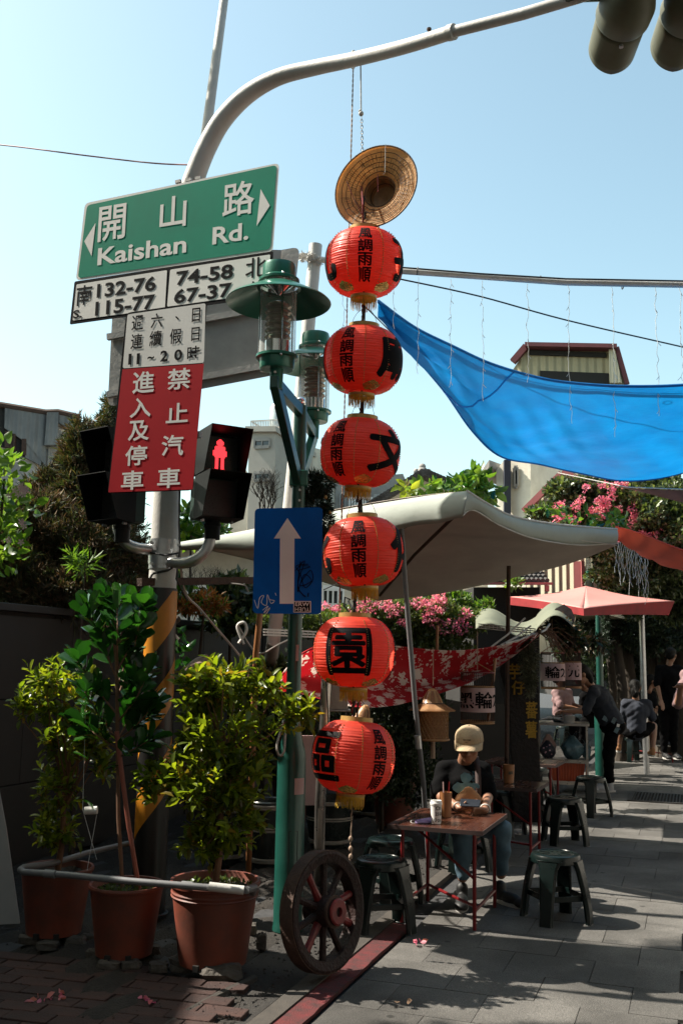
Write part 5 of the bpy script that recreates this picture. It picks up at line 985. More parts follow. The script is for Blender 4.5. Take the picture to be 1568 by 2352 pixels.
t = thing('woven_basket_lantern', 'open woven cane basket lantern hanging left of the diner', 'lantern', P(997, 1640, 8.0)); c = P(994, 1634, 8.0); r = S(34, 8); H = S(64, 8)
for z in (0, -H*.97): q = B(); q.tor(c+UP*z, r*1.05, .009, n=28, k=6); q.build('hoop', m_cane, t)
q = B()
for k in range(22):
    for sg in (1, -1): q.tube([c+Vector((math.cos(2*math.pi*k/22+sg*i*.14)*r, math.sin(2*math.pi*k/22+sg*i*.14)*r, -H*i/8)) for i in range(9)], .005, 4)
for i in range(1, 8): q.tor(c-UP*H*i/8, r*.99, .0035, n=28, k=4)
stuff(q.build('cane_weave', m_cane, t)); q = B(); q.lathe([(r*.93, -.01), (r*.93, -H*.95)], 24, Matrix.Translation(c)); q.build('liner', m_bamboo, t)
q = B(); q.tube([c-UP*H, c-UP*(H+.14)], .018, 8); q.tube([c+UP*.2, c+UP*.5], .004, 5); q.build('cord', m_twine, t)
cone_hat(992, 1632, 104, 48, 8.0, 'straw cone hat capping the woven basket lantern'); cone_hat(818, 1690, 96, 70, 6.7, 'straw cone hat half hidden behind the lowest red lantern', R(18))
q = B(); q.bar(P(775, 1560, 7.0), P(775, 1630, 7.0), .14, .13); q.bar(P(775, 1630, 7.0), P(775, 1634, 7.0), .18, .17); tag(q.build('meter_box', m_conc, bev=.012), 'worn grey metal box behind the fifth lantern', 'meter box')
q = B(); q.bar(P(700, 1690, 7.6), P(700, 1850, 7.6), .22, .02); o = tag(q.build('price_board', m_sign), 'pale upright board half hidden behind the lamp post', 'board')
q = B(); q.prism([(-.5, 0), (.115, 0), (.0, .56), (-.06, .8), (-.5, .8)], Fr(G(0, 2125), (1, .25, 0)), -.03, 0); tag(q.build('white_board', m_wboard, smooth=False, bev=.004), 'leaning white board at the left edge of the picture', 'board')
# ---------------------------------------------------------------- stools and tables
def make_stool(label):
    t = thing('plastic_stool', label, 'stool', (0, 0, 0), 0, 'dark green plastic stools'); b = B(); H = .412
    b.lathe([(0, H), (.11, H), (.128, H+.003), (.15, H-.004), (.158, H-.018), (.16, H-.05), (.155, H-.055), (.15, H-.05), (.148, H-.03), (0, H-.022)], 36); b.build('seat', m_stool, t)
    q = B(); q.tor((0, 0, H+.002), .115, .004, n=36, k=6)
    for k in range(8): a = 2*math.pi*k/8; q.box((math.cos(a)*.07, math.sin(a)*.07, H+.001), (.06, .012, .004), Matrix.Rotation(a, 3, 'Z'))
    stuff(q.build('seat_relief', m_stool, t))
    for sx in (1, -1):
        for sy in (1, -1):
            q = B(); n = 7; V = []; d = Vector((sx, sy, 0)).normalized(); e = Vector((-d.y, d.x, 0))
            for i in range(n+1):
                u = i/n; z = (H-.03)*(1-u); rr = .135+.075*u+.012*math.sin(u*math.pi); w_ = .062-.022*u+(.02 if u < .12 else 0)+(.006 if u > .95 else 0); dp = .045
                for a, c in ((-1, 0), (-.8, 1), (.8, 1), (1, 0), (.75, -.6), (-.75, -.6)): V.append(d*(rr+c*dp*.5)+e*(a*w_)+UP*z)
            k = 6; q.add(V, [(i*k+j, i*k+(j+1) % k, (i+1)*k+(j+1) % k, (i+1)*k+j) for i in range(n) for j in range(k)]+[tuple(range(n*k+k-1, n*k-1, -1)), tuple(range(k))]); q.build('leg', m_stool, t, bev=.004)
    z = .155; r = .172/1.414*1.12
    for (x0, y0, x1, y1) in ((-r, -r, r, -r), (r, -r, r, r), (r, r, -r, r), (-r, r, -r, -r)): q = B(); q.bar((x0, y0, z), (x1, y1, z), .012, .035); q.build('stretcher', m_stool, t, bev=.003)
    return t
ST0 = [(1277, 2122, .28, 'nearest stool, standing alone on the open pavement at the right'), (1297, 1946, .1, 'second stool up the pavement, behind the nearest one'), (1358, 1882, .5, 'stool right of the steel cart legs, third up the pavement'),
       (874, 2142, .2, 'stool in front left, right beside the wagon wheel'), (895, 2078, .6, 'stool tucked behind the one beside the wagon wheel'), (1063, 2005, .3, 'stool under the seated diner'),
       (1155, 1925, .9, 'stool just right of the seated diner elbow'), (1222, 1896, .2, 'stool between the two far tables, nearer one'), (1232, 1858, .5, 'stool beyond the second table, close to the orange basket'),
       (1454, 1758, .2, 'farthest empty stool near the woman in the grey blue shirt'), (1452, 1728, .3, 'stool under the person in the grey blue shirt'), (1296, 1725, .3, 'stool under the person in the pink shirt'), (1512, 1722, .3, 'dark stool by the far diners table')]
s0 = make_stool(ST0[0][3]); kids0 = children(s0)
for i, (x, y, a, lab) in enumerate(ST0):
    g = G(x, y-8)
    if i == 0: s0.location = g; s0.rotation_euler = (0, 0, a)
    else: copy_tree(s0, g, a, lab, kids=kids0)
for x, y in ((1278, 1986), (1268, 1984)): 
    pass
def table(label, c, wx, wy, rz, H, legs=m_redmet, top=m_tabtop):
    t = thing('folding_table', label, 'table', c, rz, 'brown topped tables with red legs'); Bk = LB
    q = Bk(); q.box((0, 0, H-.012), (wx, wy, .022)); q.build('table_top', top, t, bev=.002); q = Bk()
    q.box((0, -wy/2, H-.013), (wx+.006, .004, .026)); q.box((0, wy/2, H-.013), (wx+.006, .004, .026)); q.box((-wx/2, 0, H-.013), (.004, wy, .026)); q.box((wx/2, 0, H-.013), (.004, wy, .026)); q.build('edge_strip', m_strap, t, smooth=False)
    lx, ly = wx/2-.07, wy/2-.09
    for sx in (1, -1):
        for sy in (1, -1): q = Bk(); q.tube([(sx*lx, sy*ly, H-.03), (sx*lx, sy*ly, 0)], .012, 10); q.build('leg', legs, t)
    for sx in (1, -1): q = Bk(); q.tube([(sx*lx, -ly, .11), (sx*lx, ly, .11)], .01, 8); q.build('foot_rail', legs, t); q = Bk(); q.tube([(sx*lx, -ly, H-.04), (sx*lx, ly, H-.04)], .01, 8); q.build('top_rail', legs, t)
    q = Bk(); q.tube([(-lx, ly, .11), (lx, -ly, .14)], .01, 8); q.build('cross_brace', legs, t); q = Bk(); q.tube([(-lx, -ly*.2, H-.05), (lx, -ly, .3)], .009, 8); q.build('cross_brace', legs, t)
    return t
TH = .6
def zplane(px, py, z=TH): return G(px, py, z)
cT = (zplane(890, 1891)+zplane(1096, 1914)+zplane(1157, 1870)+zplane(987, 1855))/4; cT.z = 0
table('nearest brown table, with a paper cup on it', cT, .60, .80, -R(20), TH)
c2 = zplane(1205, 1748); c2.z = 0; table('second brown table, its sunlit top holding a bamboo cup', c2, .75, .62, -R(22), TH)
c3 = zplane(1165, 1800); c3.z = 0; table('third brown table, mostly hidden behind the seated diner', c3, .6, .55, -R(22), TH)
c4 = zplane(1500, 1655, .68); c4.z = 0; t4 = table('far dining table at the right with plates and bowls', c4, .8, 1.0, -R(22), .68)
# things on the tables
def cup(px, py, z, r, h, m, name, label, cat, txt=None, lid=None):
    g = G(px, py, z); t = thing(name, label, cat, g); q = B(); q.lathe([(0, .002), (r*.85, .002), (r, h), (r*.93, h), (r*.8, .01), (0, .01)], 28, Matrix.Translation(g)); q.build('body', m, t)
    if lid: q = B(); q.lathe([(r*1.06, h-.008), (r*1.08, h+.004), (r*1.0, h+.008), (r*.95, h+.02), (r*.85, h+.02), (r*.83, h+.012), (0, h+.012)], 28, Matrix.Translation(g)); q.build('lid', lid, t)
    for (s_, z_, a, w_, hh) in (txt or []):
        V, F, w0, h0 = text_geo(s_, .02); rr = r*(.85+.15*z_/h)+.0015; q = B(); q.add([g+Vector((math.sin(x*w_/w0/rr+R(a))*rr, -math.cos(x*w_/w0/rr+R(a))*rr, z_+y*hh/h0)) for x, y in V], F); q.build('print', m_dkgreen, t, smooth=False)
    return t, g
cup(1001, 1893, TH, .036, .125, m_paper, 'paper_cup', 'white paper cup with lid and green numbers on the nearest table', 'cup', [('25', .025, 30, .022, .018), ('25', .065, 5, .024, .02), ('25', .1, 35, .02, .016), ('o', .065, 48, .02, .02), ('O', .028, -12, .02, .02), ('O', .1, 12, .026, .024)], m_paper)
t, g = cup(1023, 1877, TH, .042, .16, m_bamboo, 'bamboo_cup', 'bamboo utensil cup behind the paper cup', 'cup')
for k, (dx, dy, c) in enumerate(((-.01, .0, m_sign), (.016, .01, m_redmet))): q = B(); q.tube([g+Vector((dx, dy, .02)), g+Vector((dx*1.6, dy, .225))], .004, 8); q.build('straw', c, t)
cup(1172, 1741, TH, .055, .165, m_bamboo, 'bamboo_cup', 'sunlit bamboo cup standing on the second table', 'cup')
t, g = cup(1168, 1799, TH, .05, .155, m_bamboo, 'bamboo_cup', 'bamboo cup with carved characters on the third table', 'cup', [('滷味', .09, 12, .05, .03)])
a, b_ = G(952, 1886, TH+.006), G(990, 1884, TH+.006); t = thing('folded_face_mask', 'folded lavender face mask lying on the nearest table', 'face mask', a)
q = B(); q.add([G(952, 1884, TH+.02), G(990, 1878, TH+.022), G(990, 1891, TH+.004), G(954, 1892, TH+.004), G(975, 1882, TH+.026)], [(0, 3, 2, 4), (0, 4, 1), (1, 4, 2)]); q.build('fabric', m_lav, t, solid=.003); q = B(); c = G(949, 1888, TH+.008); q.tor(c, .017, .0018, (0, -.5, 1), 20, 5); q.build('ear_loop', m_wrope, t)
for px, py, lab in ((1490, 1640, 'stack of pale bowls on the far dining table'), (1518, 1652, 'pale dish with leftovers on the far dining table')):
    g = G(px, py, .7); q = B(); 
    for k in range(3): q.lathe([(0, .01+k*.02), (.04, .01+k*.02), (.075, .045+k*.02), (.07, .045+k*.02), (.035, .018+k*.02)], 20, Matrix.Translation(g))
    tag(q.build('bowl_stack', m_paper), lab, 'bowls')
# ---------------------------------------------------------------- steel cart
KO = G(1293, 1800); KO = P(1293, 1800, 13.3); KO.z = 0; kr = -R(14); t = thing('steel_cart', 'stainless steel food cart with shelves, an orange basket beneath', 'cart', KO, kr)
W, Dp, Hc = .62, .5, .86; B_s = B; B = LB
for sx in (1, -1):
    for sy in (1, -1): q = B(); q.box((sx*W/2, sy*Dp/2, Hc/2+.05), (.026, .026, Hc-.1)); q.build('upright', m_steel, t); q = B(); q.tube([(sx*W/2, sy*Dp/2-.01, .04), (sx*W/2, sy*Dp/2+.01, .04)], .04, 14); q.build('wheel', m_blackp, t)
q = B(); q.box((0, 0, Hc), (W+.06, Dp+.06, .03)); q.build('top', m_steel, t, bev=.004)
for z in (.4, .13): q = B(); q.box((0, 0, z), (W, Dp, .02)); q.build('shelf', m_steel, t, bev=.003); q = B(); q.box((0, -Dp/2, z+.0), (W, .012, .045)); q.build('shelf_edge', m_steel, t)
B = B_s
def kp(x, y, z): return KO+Matrix.Rotation(kr, 3, 'Z') @ Vector((x, y, z))
t = thing('plastic_basket', 'orange red plastic basket on the lowest cart shelf', 'basket', kp(.04, 0, .145)); q = B(); V = []
for z, k in ((0, .9), (.23, 1.0), (.23, .93), (.02, .85)): V += [kp(.04+sx*.24*k, sy*.19*k, .145+z) for sx, sy in ((-1, -1), (1, -1), (1, 1), (-1, 1))]
q.add(V, [(3, 2, 1, 0)]+[(i*4+j, i*4+(j+1) % 4, (i+1)*4+(j+1) % 4, (i+1)*4+j) for i in range(3) for j in range(4)]+[(12, 13, 14, 15)]); q.build('tub', m_ojug, t, smooth=False)
for k in range(14): q = B(); x = -.2+k*.034; q.bar(kp(.04+x, -.176, .16), kp(.04+x*1.08, -.194, .365), .01, .012); q.build('rib', m_ojug, t, smooth=False)
def bagmesh(name, label, c, r, m, knot=True, seed=0):
    t = thing(name, label, 'bag', c); q = B(); n, k = 28, 16; V = []
    for i in range(k+1):
        u = i/k; rr = math.sin(math.pi*min(1, .08+u*.84))**.55*(1-.55*max(0, u-.55)/.45)
        for j in range(n): a = 2*math.pi*j/n; w_ = 1+.07*math.sin(3*a+seed+u*4)+.05*math.sin(7*a+u*9+seed)+.03*math.sin(13*a-u*17); V.append(c+Vector((math.cos(a)*r[0]*rr*w_, math.sin(a)*r[1]*rr*w_, r[2]*u)))
    q.add(V, [(i*n+j, i*n+(j+1) % n, (i+1)*n+(j+1) % n, (i+1)*n+j) for i in range(k) for j in range(n)]+[tuple(range(n-1, -1, -1)), tuple(k*n+j for j in range(n))]); q.build('sack', m, t)
    if knot:
        for s_ in (-1, 1): q = B(); q.grid(lambda u, v: c+Vector((s_*(.02+u*.07), (v-.5)*.05*(1-u*.5), r[2]+.05*math.sin(u*2.4))), 6, 3); q.build('handle', m, t, solid=.002)
    return t
bagmesh('plastic_bag', 'bulging pale blue plastic bag on the middle cart shelf', kp(.12, -.02, .41), (.14, .14, .30), m_bagp, True, 1); bagmesh('plastic_bag', 'small blue plastic bag hooked at the right end of the cart', kp(.3, .02, .42), (.06, .07, .2), m_bagp, True, 4)
m_dotbag = M('black bag with pink dots', (.012, .012, .022), .6); tn = m_dotbag.node_tree; vo = nn(tn, 'ShaderNodeTexVoronoi'); vo.inputs['Scale'].default_value = 22; tcn = nn(tn, 'ShaderNodeTexCoord'); tn.links.new(tcn.outputs['Object'], vo.inputs[0]); rp = nn(tn, 'ShaderNodeValToRGB'); rp.color_ramp.elements[0].position = .2; rp.color_ramp.elements[0].color = (.6, .35, .42, 1); rp.color_ramp.elements[1].position = .24; rp.color_ramp.elements[1].color = (.012, .012, .022, 1)
tn.links.new(vo.outputs['Distance'], rp.inputs[0]); tn.links.new(rp.outputs[0], tn.nodes['Principled BSDF'].inputs['Base Color'])
bagmesh('dotted_bag', 'black cloth bag with small pink dots on the cart shelf', kp(-.19, -.06, .41), (.1, .1, .23), m_dotbag, False, 2); bagmesh('paper_bag', 'pale paper bag standing behind the dotted bag', kp(-.19, .1, .41), (.1, .06, .3), m_sign, False, 5)
q = B(); q.grid(lambda u, v: kp(-.28+.42*u, -.26+.3*v, Hc+.035+.04*math.sin(u*5)*math.sin(v*4+1)**2+.025*random.random()*(.3+u)), 22, 14); tag(q.build('plastic_film', m_film, solid=.002), 'crumpled translucent plastic film spread over the cart top', 'film'); 
t = thing('plate_stack', 'stack of white paper plates on the cart top', 'plates', kp(.08, -.12, Hc+.02))
for k in range(8): q = B(); q.lathe([(0, .002), (.06, .002), (.085, .012), (.085, .015), (.06, .006), (0, .006)], 28, Matrix.Translation(kp(.08+random.uniform(-.003, .003), -.12, Hc+.017+k*.011))); q.build('plate', m_paper, t)
q = B(); q.bar(kp(-.12, .12, Hc+.03), kp(.04, .14, Hc+.05), .16, .05); tag(q.build('blue_packet', m_bagp, bev=.01), 'flat blue packet lying behind the plastic film', 'packet')
# ---------------------------------------------------------------- wagon wheel
wc = P(742, 2093, 5.38); wn = Vector((-.62+.0, -.77, .10)).normalized(); wn = (Vector((.78, -.60, .10))).normalized(); Rw = .292
wu = UP.cross(wn).normalized(); wv = wn.cross(wu); WM = Matrix((wu, wv, wn)).transposed().to_4x4(); WM.translation = wc
t = thing('wagon_wheel', 'old wooden wagon wheel with red hub leaning on the lamp post', 'wheel', Vector((wc.x, wc.y, 0)))
q = B(); q.lathe([(Rw, -.045), (Rw, .045), (Rw-.012, .048), (Rw-.055, .034), (Rw-.058, -.034), (Rw-.012, -.048), (Rw, -.045)], 56, WM); q.build('rim', m_wood, t, sharp=30)
q = B(); q.lathe([(Rw+.006, -.04), (Rw+.007, .04), (Rw+.001, .04), (Rw+.001, -.04), (Rw+.006, -.04)], 56, WM); q.build('iron_tyre', m_rust, t)
for k in range(10):
    a = 2*math.pi*k/10+.2; q = B(); d = Vector((math.cos(a), math.sin(a), 0)); q.tube([WM @ (d*.06), WM @ (d*.14), WM @ (d*(Rw-.05))], [.024, .017, .02], 8); q.build('spoke', m_wood if k % 3 else m_redw, t)
q = B(); q.lathe([(0, -.09), (.06, -.09), (.075, -.03), (.078, .03), (.062, .09), (.0, .09)], 28, WM); q.build('hub', m_wood, t)
q = B(); q.lathe([(.022, .092), (.064, .092), (.066, .1), (.058, .106), (.024, .106), (.022, .092)], 28, WM); q.build('hub_cap', m_redw, t); q = B(); q.lathe([(.064, .07), (.08, .07), (.08, .082), (.064, .082)], 28, WM); q.build('hub_ring', m_rust, t)
# ---------------------------------------------------------------- flower pots and planters
def pot(px, py, wpx, hpx, label, m, hem=0, group='terracotta pots by the wall'):
    g = G(px, py); Y = g.y; r = S(wpx/2, Y); H = hpx/FD*Y*1.04; t = thing('flower_pot', label, 'pot', g, 0, group); T = Matrix.Translation(g+UP*.05); rb = r*.74
    pr = [(0, .0), (rb, .0), (rb, .006)]+[(rb+(r*.93-rb)*u, .006+(H*.8)*u) for u in (.2, .4, .6, .8, .98)]
    if hem: pr += [(r*.95, H*.8), (r*.97, H*.815), (r*.95, H*.83), (r*.97, H*.86), (r*.95, H*.88), (r*.955, H*.92)]
    pr += [(r*.96, H*.93), (r*1.0, H*.94), (r*1.01, H*.97), (r*.99, H), (r*.93, H*.995), (r*.9, H*.9), (r*.86, H*.86), (0, H*.86)]
    q = B(); q.lathe(pr, 44, T); q.build('pot_body', m, t, sharp=25); q = B()
    q.grid(lambda u, v: g+UP*.05+Vector((math.cos(u*2*math.pi)*r*.89*v, math.sin(u*2*math.pi)*r*.89*v, H*.885+.012*math.sin(u*37)*math.sin(v*21))), 30, 6); q.build('potting_soil', m_soil, t)
    for k in range(2): a = R(-70-40*k); q = B(); q.box(g+Vector((math.cos(a)*rb, math.sin(a)*rb, .06)), (.035, .03, .03), Matrix.Rotation(a, 3, 'Z')); q.build('drain_notch', m_dark, t, smooth=False)
    return t, g, H+.05, r
pL = pot(122, 2162, 158, 132, 'left terracotta pot, in deep shade below the PVC pipe', m_terra, 0); pM = pot(283, 2212, 164, 140, 'middle terracotta pot with a plain rim, holding the big leaved plant', m_terra, 0); pR = pot(487, 2232, 198, 165, 'right terracotta pot, widest, with ringed rim', m_terra, 1)
def jar(px, py, wpx, hpx, label):
    g = G(px, py); Y = g.y; r = S(wpx/2, Y); H = hpx/FD*Y; t = thing('glazed_jar', label, 'jar', g, 0, 'dark glazed jars'); T = Matrix.Translation(g)
    q = B(); q.lathe([(0, 0), (r*.7, 0), (r*.82, H*.3), (r*.93, H*.6), (r*.95, H*.85), (r, H*.9), (r, H*.98), (r*.95, H), (r*.9, H*.98), (r*.86, H*.8), (0, H*.78)], 40, T); q.build('jar_body', m_pot, t)
    for z in (.14, .17, .58, .62, .9, .93): k = .7+.25*min(1, z*1.1)+.005; q = B(); q.tor(g+UP*H*z, r*(k+.02 if z < .8 else 1.0), .012, n=40, k=6); q.build('pale_band', m_potb, t)
    return g, H
jars = [jar(755, 1948, 112, 110, 'dark banded jar behind the lowest lantern'), jar(850, 1880, 100, 95, 'dark banded jar right of the lowest lantern'), jar(615, 1998, 100, 150, 'dark banded jar left of the lamp post'), jar(520, 1985, 90, 130, 'dark banded jar behind the right shrub')]
pot(905, 1905, 110, 120, 'dim terracotta pot in the dark behind the tent pole', m_terra, 1, 'terracotta pots in the dark behind the tables'); pot(665, 1905, 90, 110, 'dim terracotta pot behind the lamp post', m_terra, 1, 'terracotta pots in the dark behind the tables')
# pvc pipe frame
t = thing('pvc_pipe_rail', 'grey PVC pipe rail running across the front of the three pots', 'pipe', G(60, 2060)); Yp = 5.15
pz = [P(560, 2045, Yp+.05), P(470, 2039, Yp+.05), P(300, 2025, 5.2), P(150, 2010, 5.35), P(55, 2004, 5.45), P(47, 1998, 5.5), P(55, 1993, 5.6), P(120, 1984, 5.9), P(200, 1960, 6.3), P(330, 1930, 6.8)]
q = B(); q.tube(pz, .017, 12); q.build('pipe', m_pvc, t); 
for x, y, Y in ((430, 2035, Yp+.07), (115, 2008, 5.37)): q = B(); p = P(x, y, Y); q.tube([p-(pz[0]-pz[4]).normalized()*.03, p+(pz[0]-pz[4]).normalized()*.03], .021, 12); q.build('joint', m_pvc, t)
q = B(); q.tube([P(480, 2037, Yp+.04), P(560, 2046, Yp+.04)], .022, 12); q.build('end_sleeve', m_grey, t); q = B(); q.tube([P(565, 2046, 5.2), P(585, 2040, 5.3), P(580, 2052, 5.35)], .018, 10); q.build('end_elbow', m_pvc, t)
# rocks and bricks under the pots
random.seed(11); rk = [(505, 2252, 95, 38), (418, 2232, 60, 36), (365, 2235, 45, 25), (250, 2232, 55, 25), (300, 2232, 45, 25), (215, 2208, 35, 26), (345, 2195, 45, 25), (175, 2185, 45, 32), (70, 2170, 55, 22), (110, 2182, 50, 20), (205, 2170, 40, 25), (600, 2185, 22, 40), (560, 2150, 60, 30)]
for i, (x, y, w_, h_) in enumerate(rk):
    g = G(x, y); q = B(); rx, rz_ = S(w_/2, g.y), S(h_/2, g.y); n, k = 9, 6; V = []
    for a in range(k+1):
        for j in range(n): th = math.pi*a/k; ph = 2*math.pi*j/n; f = 1+random.uniform(-.16, .16); sq = lambda v: math.copysign(abs(v)**.6, v); V.append(g+Vector((rx*sq(math.sin(th))*sq(math.cos(ph))*f, rx*.7*sq(math.sin(th))*sq(math.sin(ph))*f, rz_*(1+sq(math.cos(th))*f)*.95)))
    q.add(V, [(a*n+j, (a+1)*n+j, (a+1)*n+(j+1) % n, a*n+(j+1) % n) for a in range(k) for j in range(n)]); o = q.build('rock', m_stone, smooth=False, loc=g); tag(o, ['broad pale rock propping the right pot', 'grey rock left of the right pot', 'brown brick fragment between two pots'][min(i, 2)] if i < 3 else ['', '', '', 'flat stone left of the middle pot base', 'small stone right under the middle pot', 'stone at the middle pot corner nearest the left pot', 'stone between the middle pot and right pot, farther back', 'stone at the right foot of the left pot', 'broad flat stone below the left pot', 'low stone left of the crack under the left pot', 'small stone in the gap behind left and middle pots', 'upright narrow stone right of the right pot', 'stone behind the right foot of the right pot'][i], 'rock', 'stones under the pots')
# grate
fr = G(1535, 1836); t = thing('drain_grate', 'square cast iron drain grate set in the pavement at the right edge', 'grate', fr); q = B(); gu, gv = SN, ST
q.add([fr+gu*a+gv*b_+UP*.006 for a, b_ in ((-.42, -.42), (.42, -.42), (.42, .42), (-.42, .42))], [(0, 1, 2, 3)]); q.build('pit', m_dark, t, smooth=False)
for k in range(22): q = B(); a = -.4+.8*k/21; q.bar(fr+gu*a-gv*.42+UP*.012, fr+gu*a+gv*.42+UP*.012, .016, .01); q.build('bar', m_iron, t, smooth=False)
for k in range(12): q = B(); a = -.4+.8*k/11; q.bar(fr+gv*a-gu*.42+UP*.0128, fr+gv*a+gu*.42+UP*.0128, .012, .01); q.build('cross_bar', m_iron, t, smooth=False)
for s_ in (-1, 1): q = B(); q.bar(fr+gu*s_*.44-gv*.46+UP*.009, fr+gu*s_*.44+gv*.46+UP*.009, .05, .016); q.bar(fr+gv*s_*.44-gu*.46+UP*.0095, fr+gv*s_*.44+gu*.46+UP*.0095, .05, .015); q.build('frame', m_iron, t, smooth=False)
# wound rope coil and small hanging roll by the shrubs
t = thing('wound_cord_coil', 'thick coil of dark cord wound round a stick behind the right shrub', 'cord coil', P(450, 1540, 6.5)); a, b_ = P(425, 1570, 6.5), P(485, 1520, 6.5); ax = (b_-a).normalized(); uu_ = ax.orthogonal().normalized(); vv_ = ax.cross(uu_); q = B(); n = 420
q.tube([a.lerp(b_, i/n)+(uu_*math.cos(i*.42)+vv_*math.sin(i*.42))*(.06+.02*math.sin(i/n*math.pi)) for i in range(n+1)], .006, 5); q.build('winding', m_rust if 0 else m_twine, t); q = B(); q.tube([a, b_], .05, 12); q.build('core', m_dark, t)
t = thing('hanging_tape_roll', 'small white roll hung on crossed white strings between the pots', 'roll', P(209, 1862, 5.6)); c = P(209, 1862, 5.6); q = B(); q.tube([c-Vector((.034, 0, .002)), c+Vector((.034, 0, .002))], .021, 16); q.build('roll', m_paper, t)
for pts in ([P(200, 1500, 5.6), P(190, 1860, 5.6), P(222, 1975, 5.6)], [P(222, 1872, 5.6), P(200, 2000, 5.6)], [P(214, 1850, 5.6), P(203, 1848, 5.6), P(214, 1858, 5.6)]): q = B(); q.tube(pts, .0016, 4); q.build('string', m_ltwire, t)
# ---------------------------------------------------------------- people
def remeshed(bb, name, mat, parent, vox, smooth_it=6, wr=0.0, loc=None, seed=0, cut=None):
    off = wloc(parent); me = bpy.data.meshes.new(name); me.from_pydata([tuple(Vector(p)-off) for p in bb.v], [], bb.f)
    o = bpy.data.objects.new(name, me); COL.objects.link(o); r = o.modifiers.new('r', 'REMESH'); r.mode = 'VOXEL'; r.voxel_size = vox
    s = o.modifiers.new('s', 'SMOOTH'); s.factor = .5; s.iterations = smooth_it
    dg = bpy.context.evaluated_depsgraph_get(); dg.update(); m2 = bpy.data.meshes.new_from_object(o.evaluated_get(dg)); bpy.data.objects.remove(o); bpy.data.meshes.remove(me)
    n = len(m2.vertices); V = np.empty(n*3, np.float32); m2.vertices.foreach_get('co', V); V = V.reshape(-1, 3)
    if wr:
        N = np.empty(n*3, np.float32); m2.vertex_normals.foreach_get('vector', N); N = N.reshape(-1, 3)
        h = np.sin(V[:, 2]*38+V[:, 0]*19+seed)*np.sin(V[:, 0]*24-V[:, 1]*17+seed*2)+.6*np.sin(V[:, 2]*71-V[:, 0]*40+V[:, 1]*33+seed)+.5*np.sin(V[:, 2]*15+V[:, 1]*11)
        V = V+N*(h*wr)[:, None]; m2.vertices.foreach_set('co', V.astype(np.float32).ravel())
    m2.polygons.foreach_set('use_smooth', [True]*len(m2.polygons)); m2.materials.clear(); m2.materials.append(mat)
    m2.name = name; o = bpy.data.objects.new(name, m2); COL.objects.link(o); o.parent = parent; return o
def cap(bb, a, b_, ra, rb, n=12, flat=None):                          # tapered capsule
    a, b_ = Vector(a), Vector(b_); d = (b_-a); L0 = d.length; d = d.normalized() if L0 > 1e-6 else Vector((0, 0, 1)); pts = []; rr = []
    for i in range(5): t_ = math.pi/2*(i/4); pts.append(a-d*ra*math.cos(t_)); rr.append(max(1e-3, ra*math.sin(t_)))
    for i in range(5): t_ = math.pi/2*(i/4); pts.append(b_+d*rb*math.sin(t_)); rr.append(max(1e-3, rb*math.cos(t_)))
    bb.tube(pts, rr, n)
def ell(bb, c, r, M3=None): bb.sphere(c, r, 20, 14, rot=M3)
def basis(f, up=UP):                                                  # columns: right-hand side, forward, up of the person
    f = Vector(f).normalized(); s_ = f.cross(up).normalized(); u = s_.cross(f); return Matrix((s_, f, u)).transposed()
def head_shape(bb, c, Mx, k=1.0):
    def o(x, y, z): return Vector(c)+Mx @ Vector((x*k, y*k, z*k))
    ell(bb, o(0, -.012, .03), (.074*k, .092*k, .085*k), Mx); ell(bb, o(0, .018, -.035), (.058*k, .066*k, .075*k), Mx); ell(bb, o(0, .05, -.082), (.03*k, .026*k, .024*k), Mx)
    cap(bb, o(0, .084, .012), o(0, .101, -.028), .009*k, .0125*k); ell(bb, o(.011, .094, -.031), (.008*k, .009*k, .007*k), Mx); ell(bb, o(-.011, .094, -.031), (.008*k, .009*k, .007*k), Mx)
    cap(bb, o(-.03, .076, .03), o(.03, .076, .03), .013*k, .013*k)
    cap(bb, o(-.015, .08, -.056), o(.015, .08, -.056), .0085*k, .0085*k); cap(bb, o(-.012, .078, -.066), o(.012, .078, -.066), .009*k, .009*k)
    for s_ in (1, -1): ell(bb, o(.038*s_, .055, -.022), (.024*k, .026*k, .024*k), Mx); ell(bb, o(.077*s_, -.005, -.005), (.01*k, .02*k, .03*k), Mx)
    return o
def hand(bb, w_, d, n_, curl=.5, s=1, k=1.0):                          # wrist point, direction, palm normal; s = thumb side
    d, n_ = Vector(d).normalized(), Vector(n_).normalized(); e = d.cross(n_).normalized(); w_ = Vector(w_)
    for j in range(4): cap(bb, w_+e*(-.012+.008*j)*k, w_+d*.085*k+e*(-.03+.02*j)*k, .015*k, .0125*k, 8)
    Ls = (.062, .075, .07, .055)
    for j in range(4):
        p = w_+d*.085*k+e*(-.031+.021*j)*k; a = .15; 
        for q_ in range(3):
            a += curl*(.5+.35*q_); l = Ls[j]*k*(.45, .32, .23)[q_]; dd = d*math.cos(a)+n_*math.sin(a); e2 = p+dd*l; cap(bb, p, e2, (.0098-.001*q_)*k, (.009-.001*q_)*k, 8); p = e2
    p = w_+d*.03*k-e*s*.02*k; dd = (d*.7-e*s*.75+n_*.35).normalized(); 
    for q_ in range(3): e2 = p+dd*(.038, .03, .024)[q_]*k; cap(bb, p, e2, (.013, .011, .0098)[q_]*k, (.0115, .0105, .0085)[q_]*k, 8); p = e2; dd = (dd+d*.35+n_*.25).normalized()
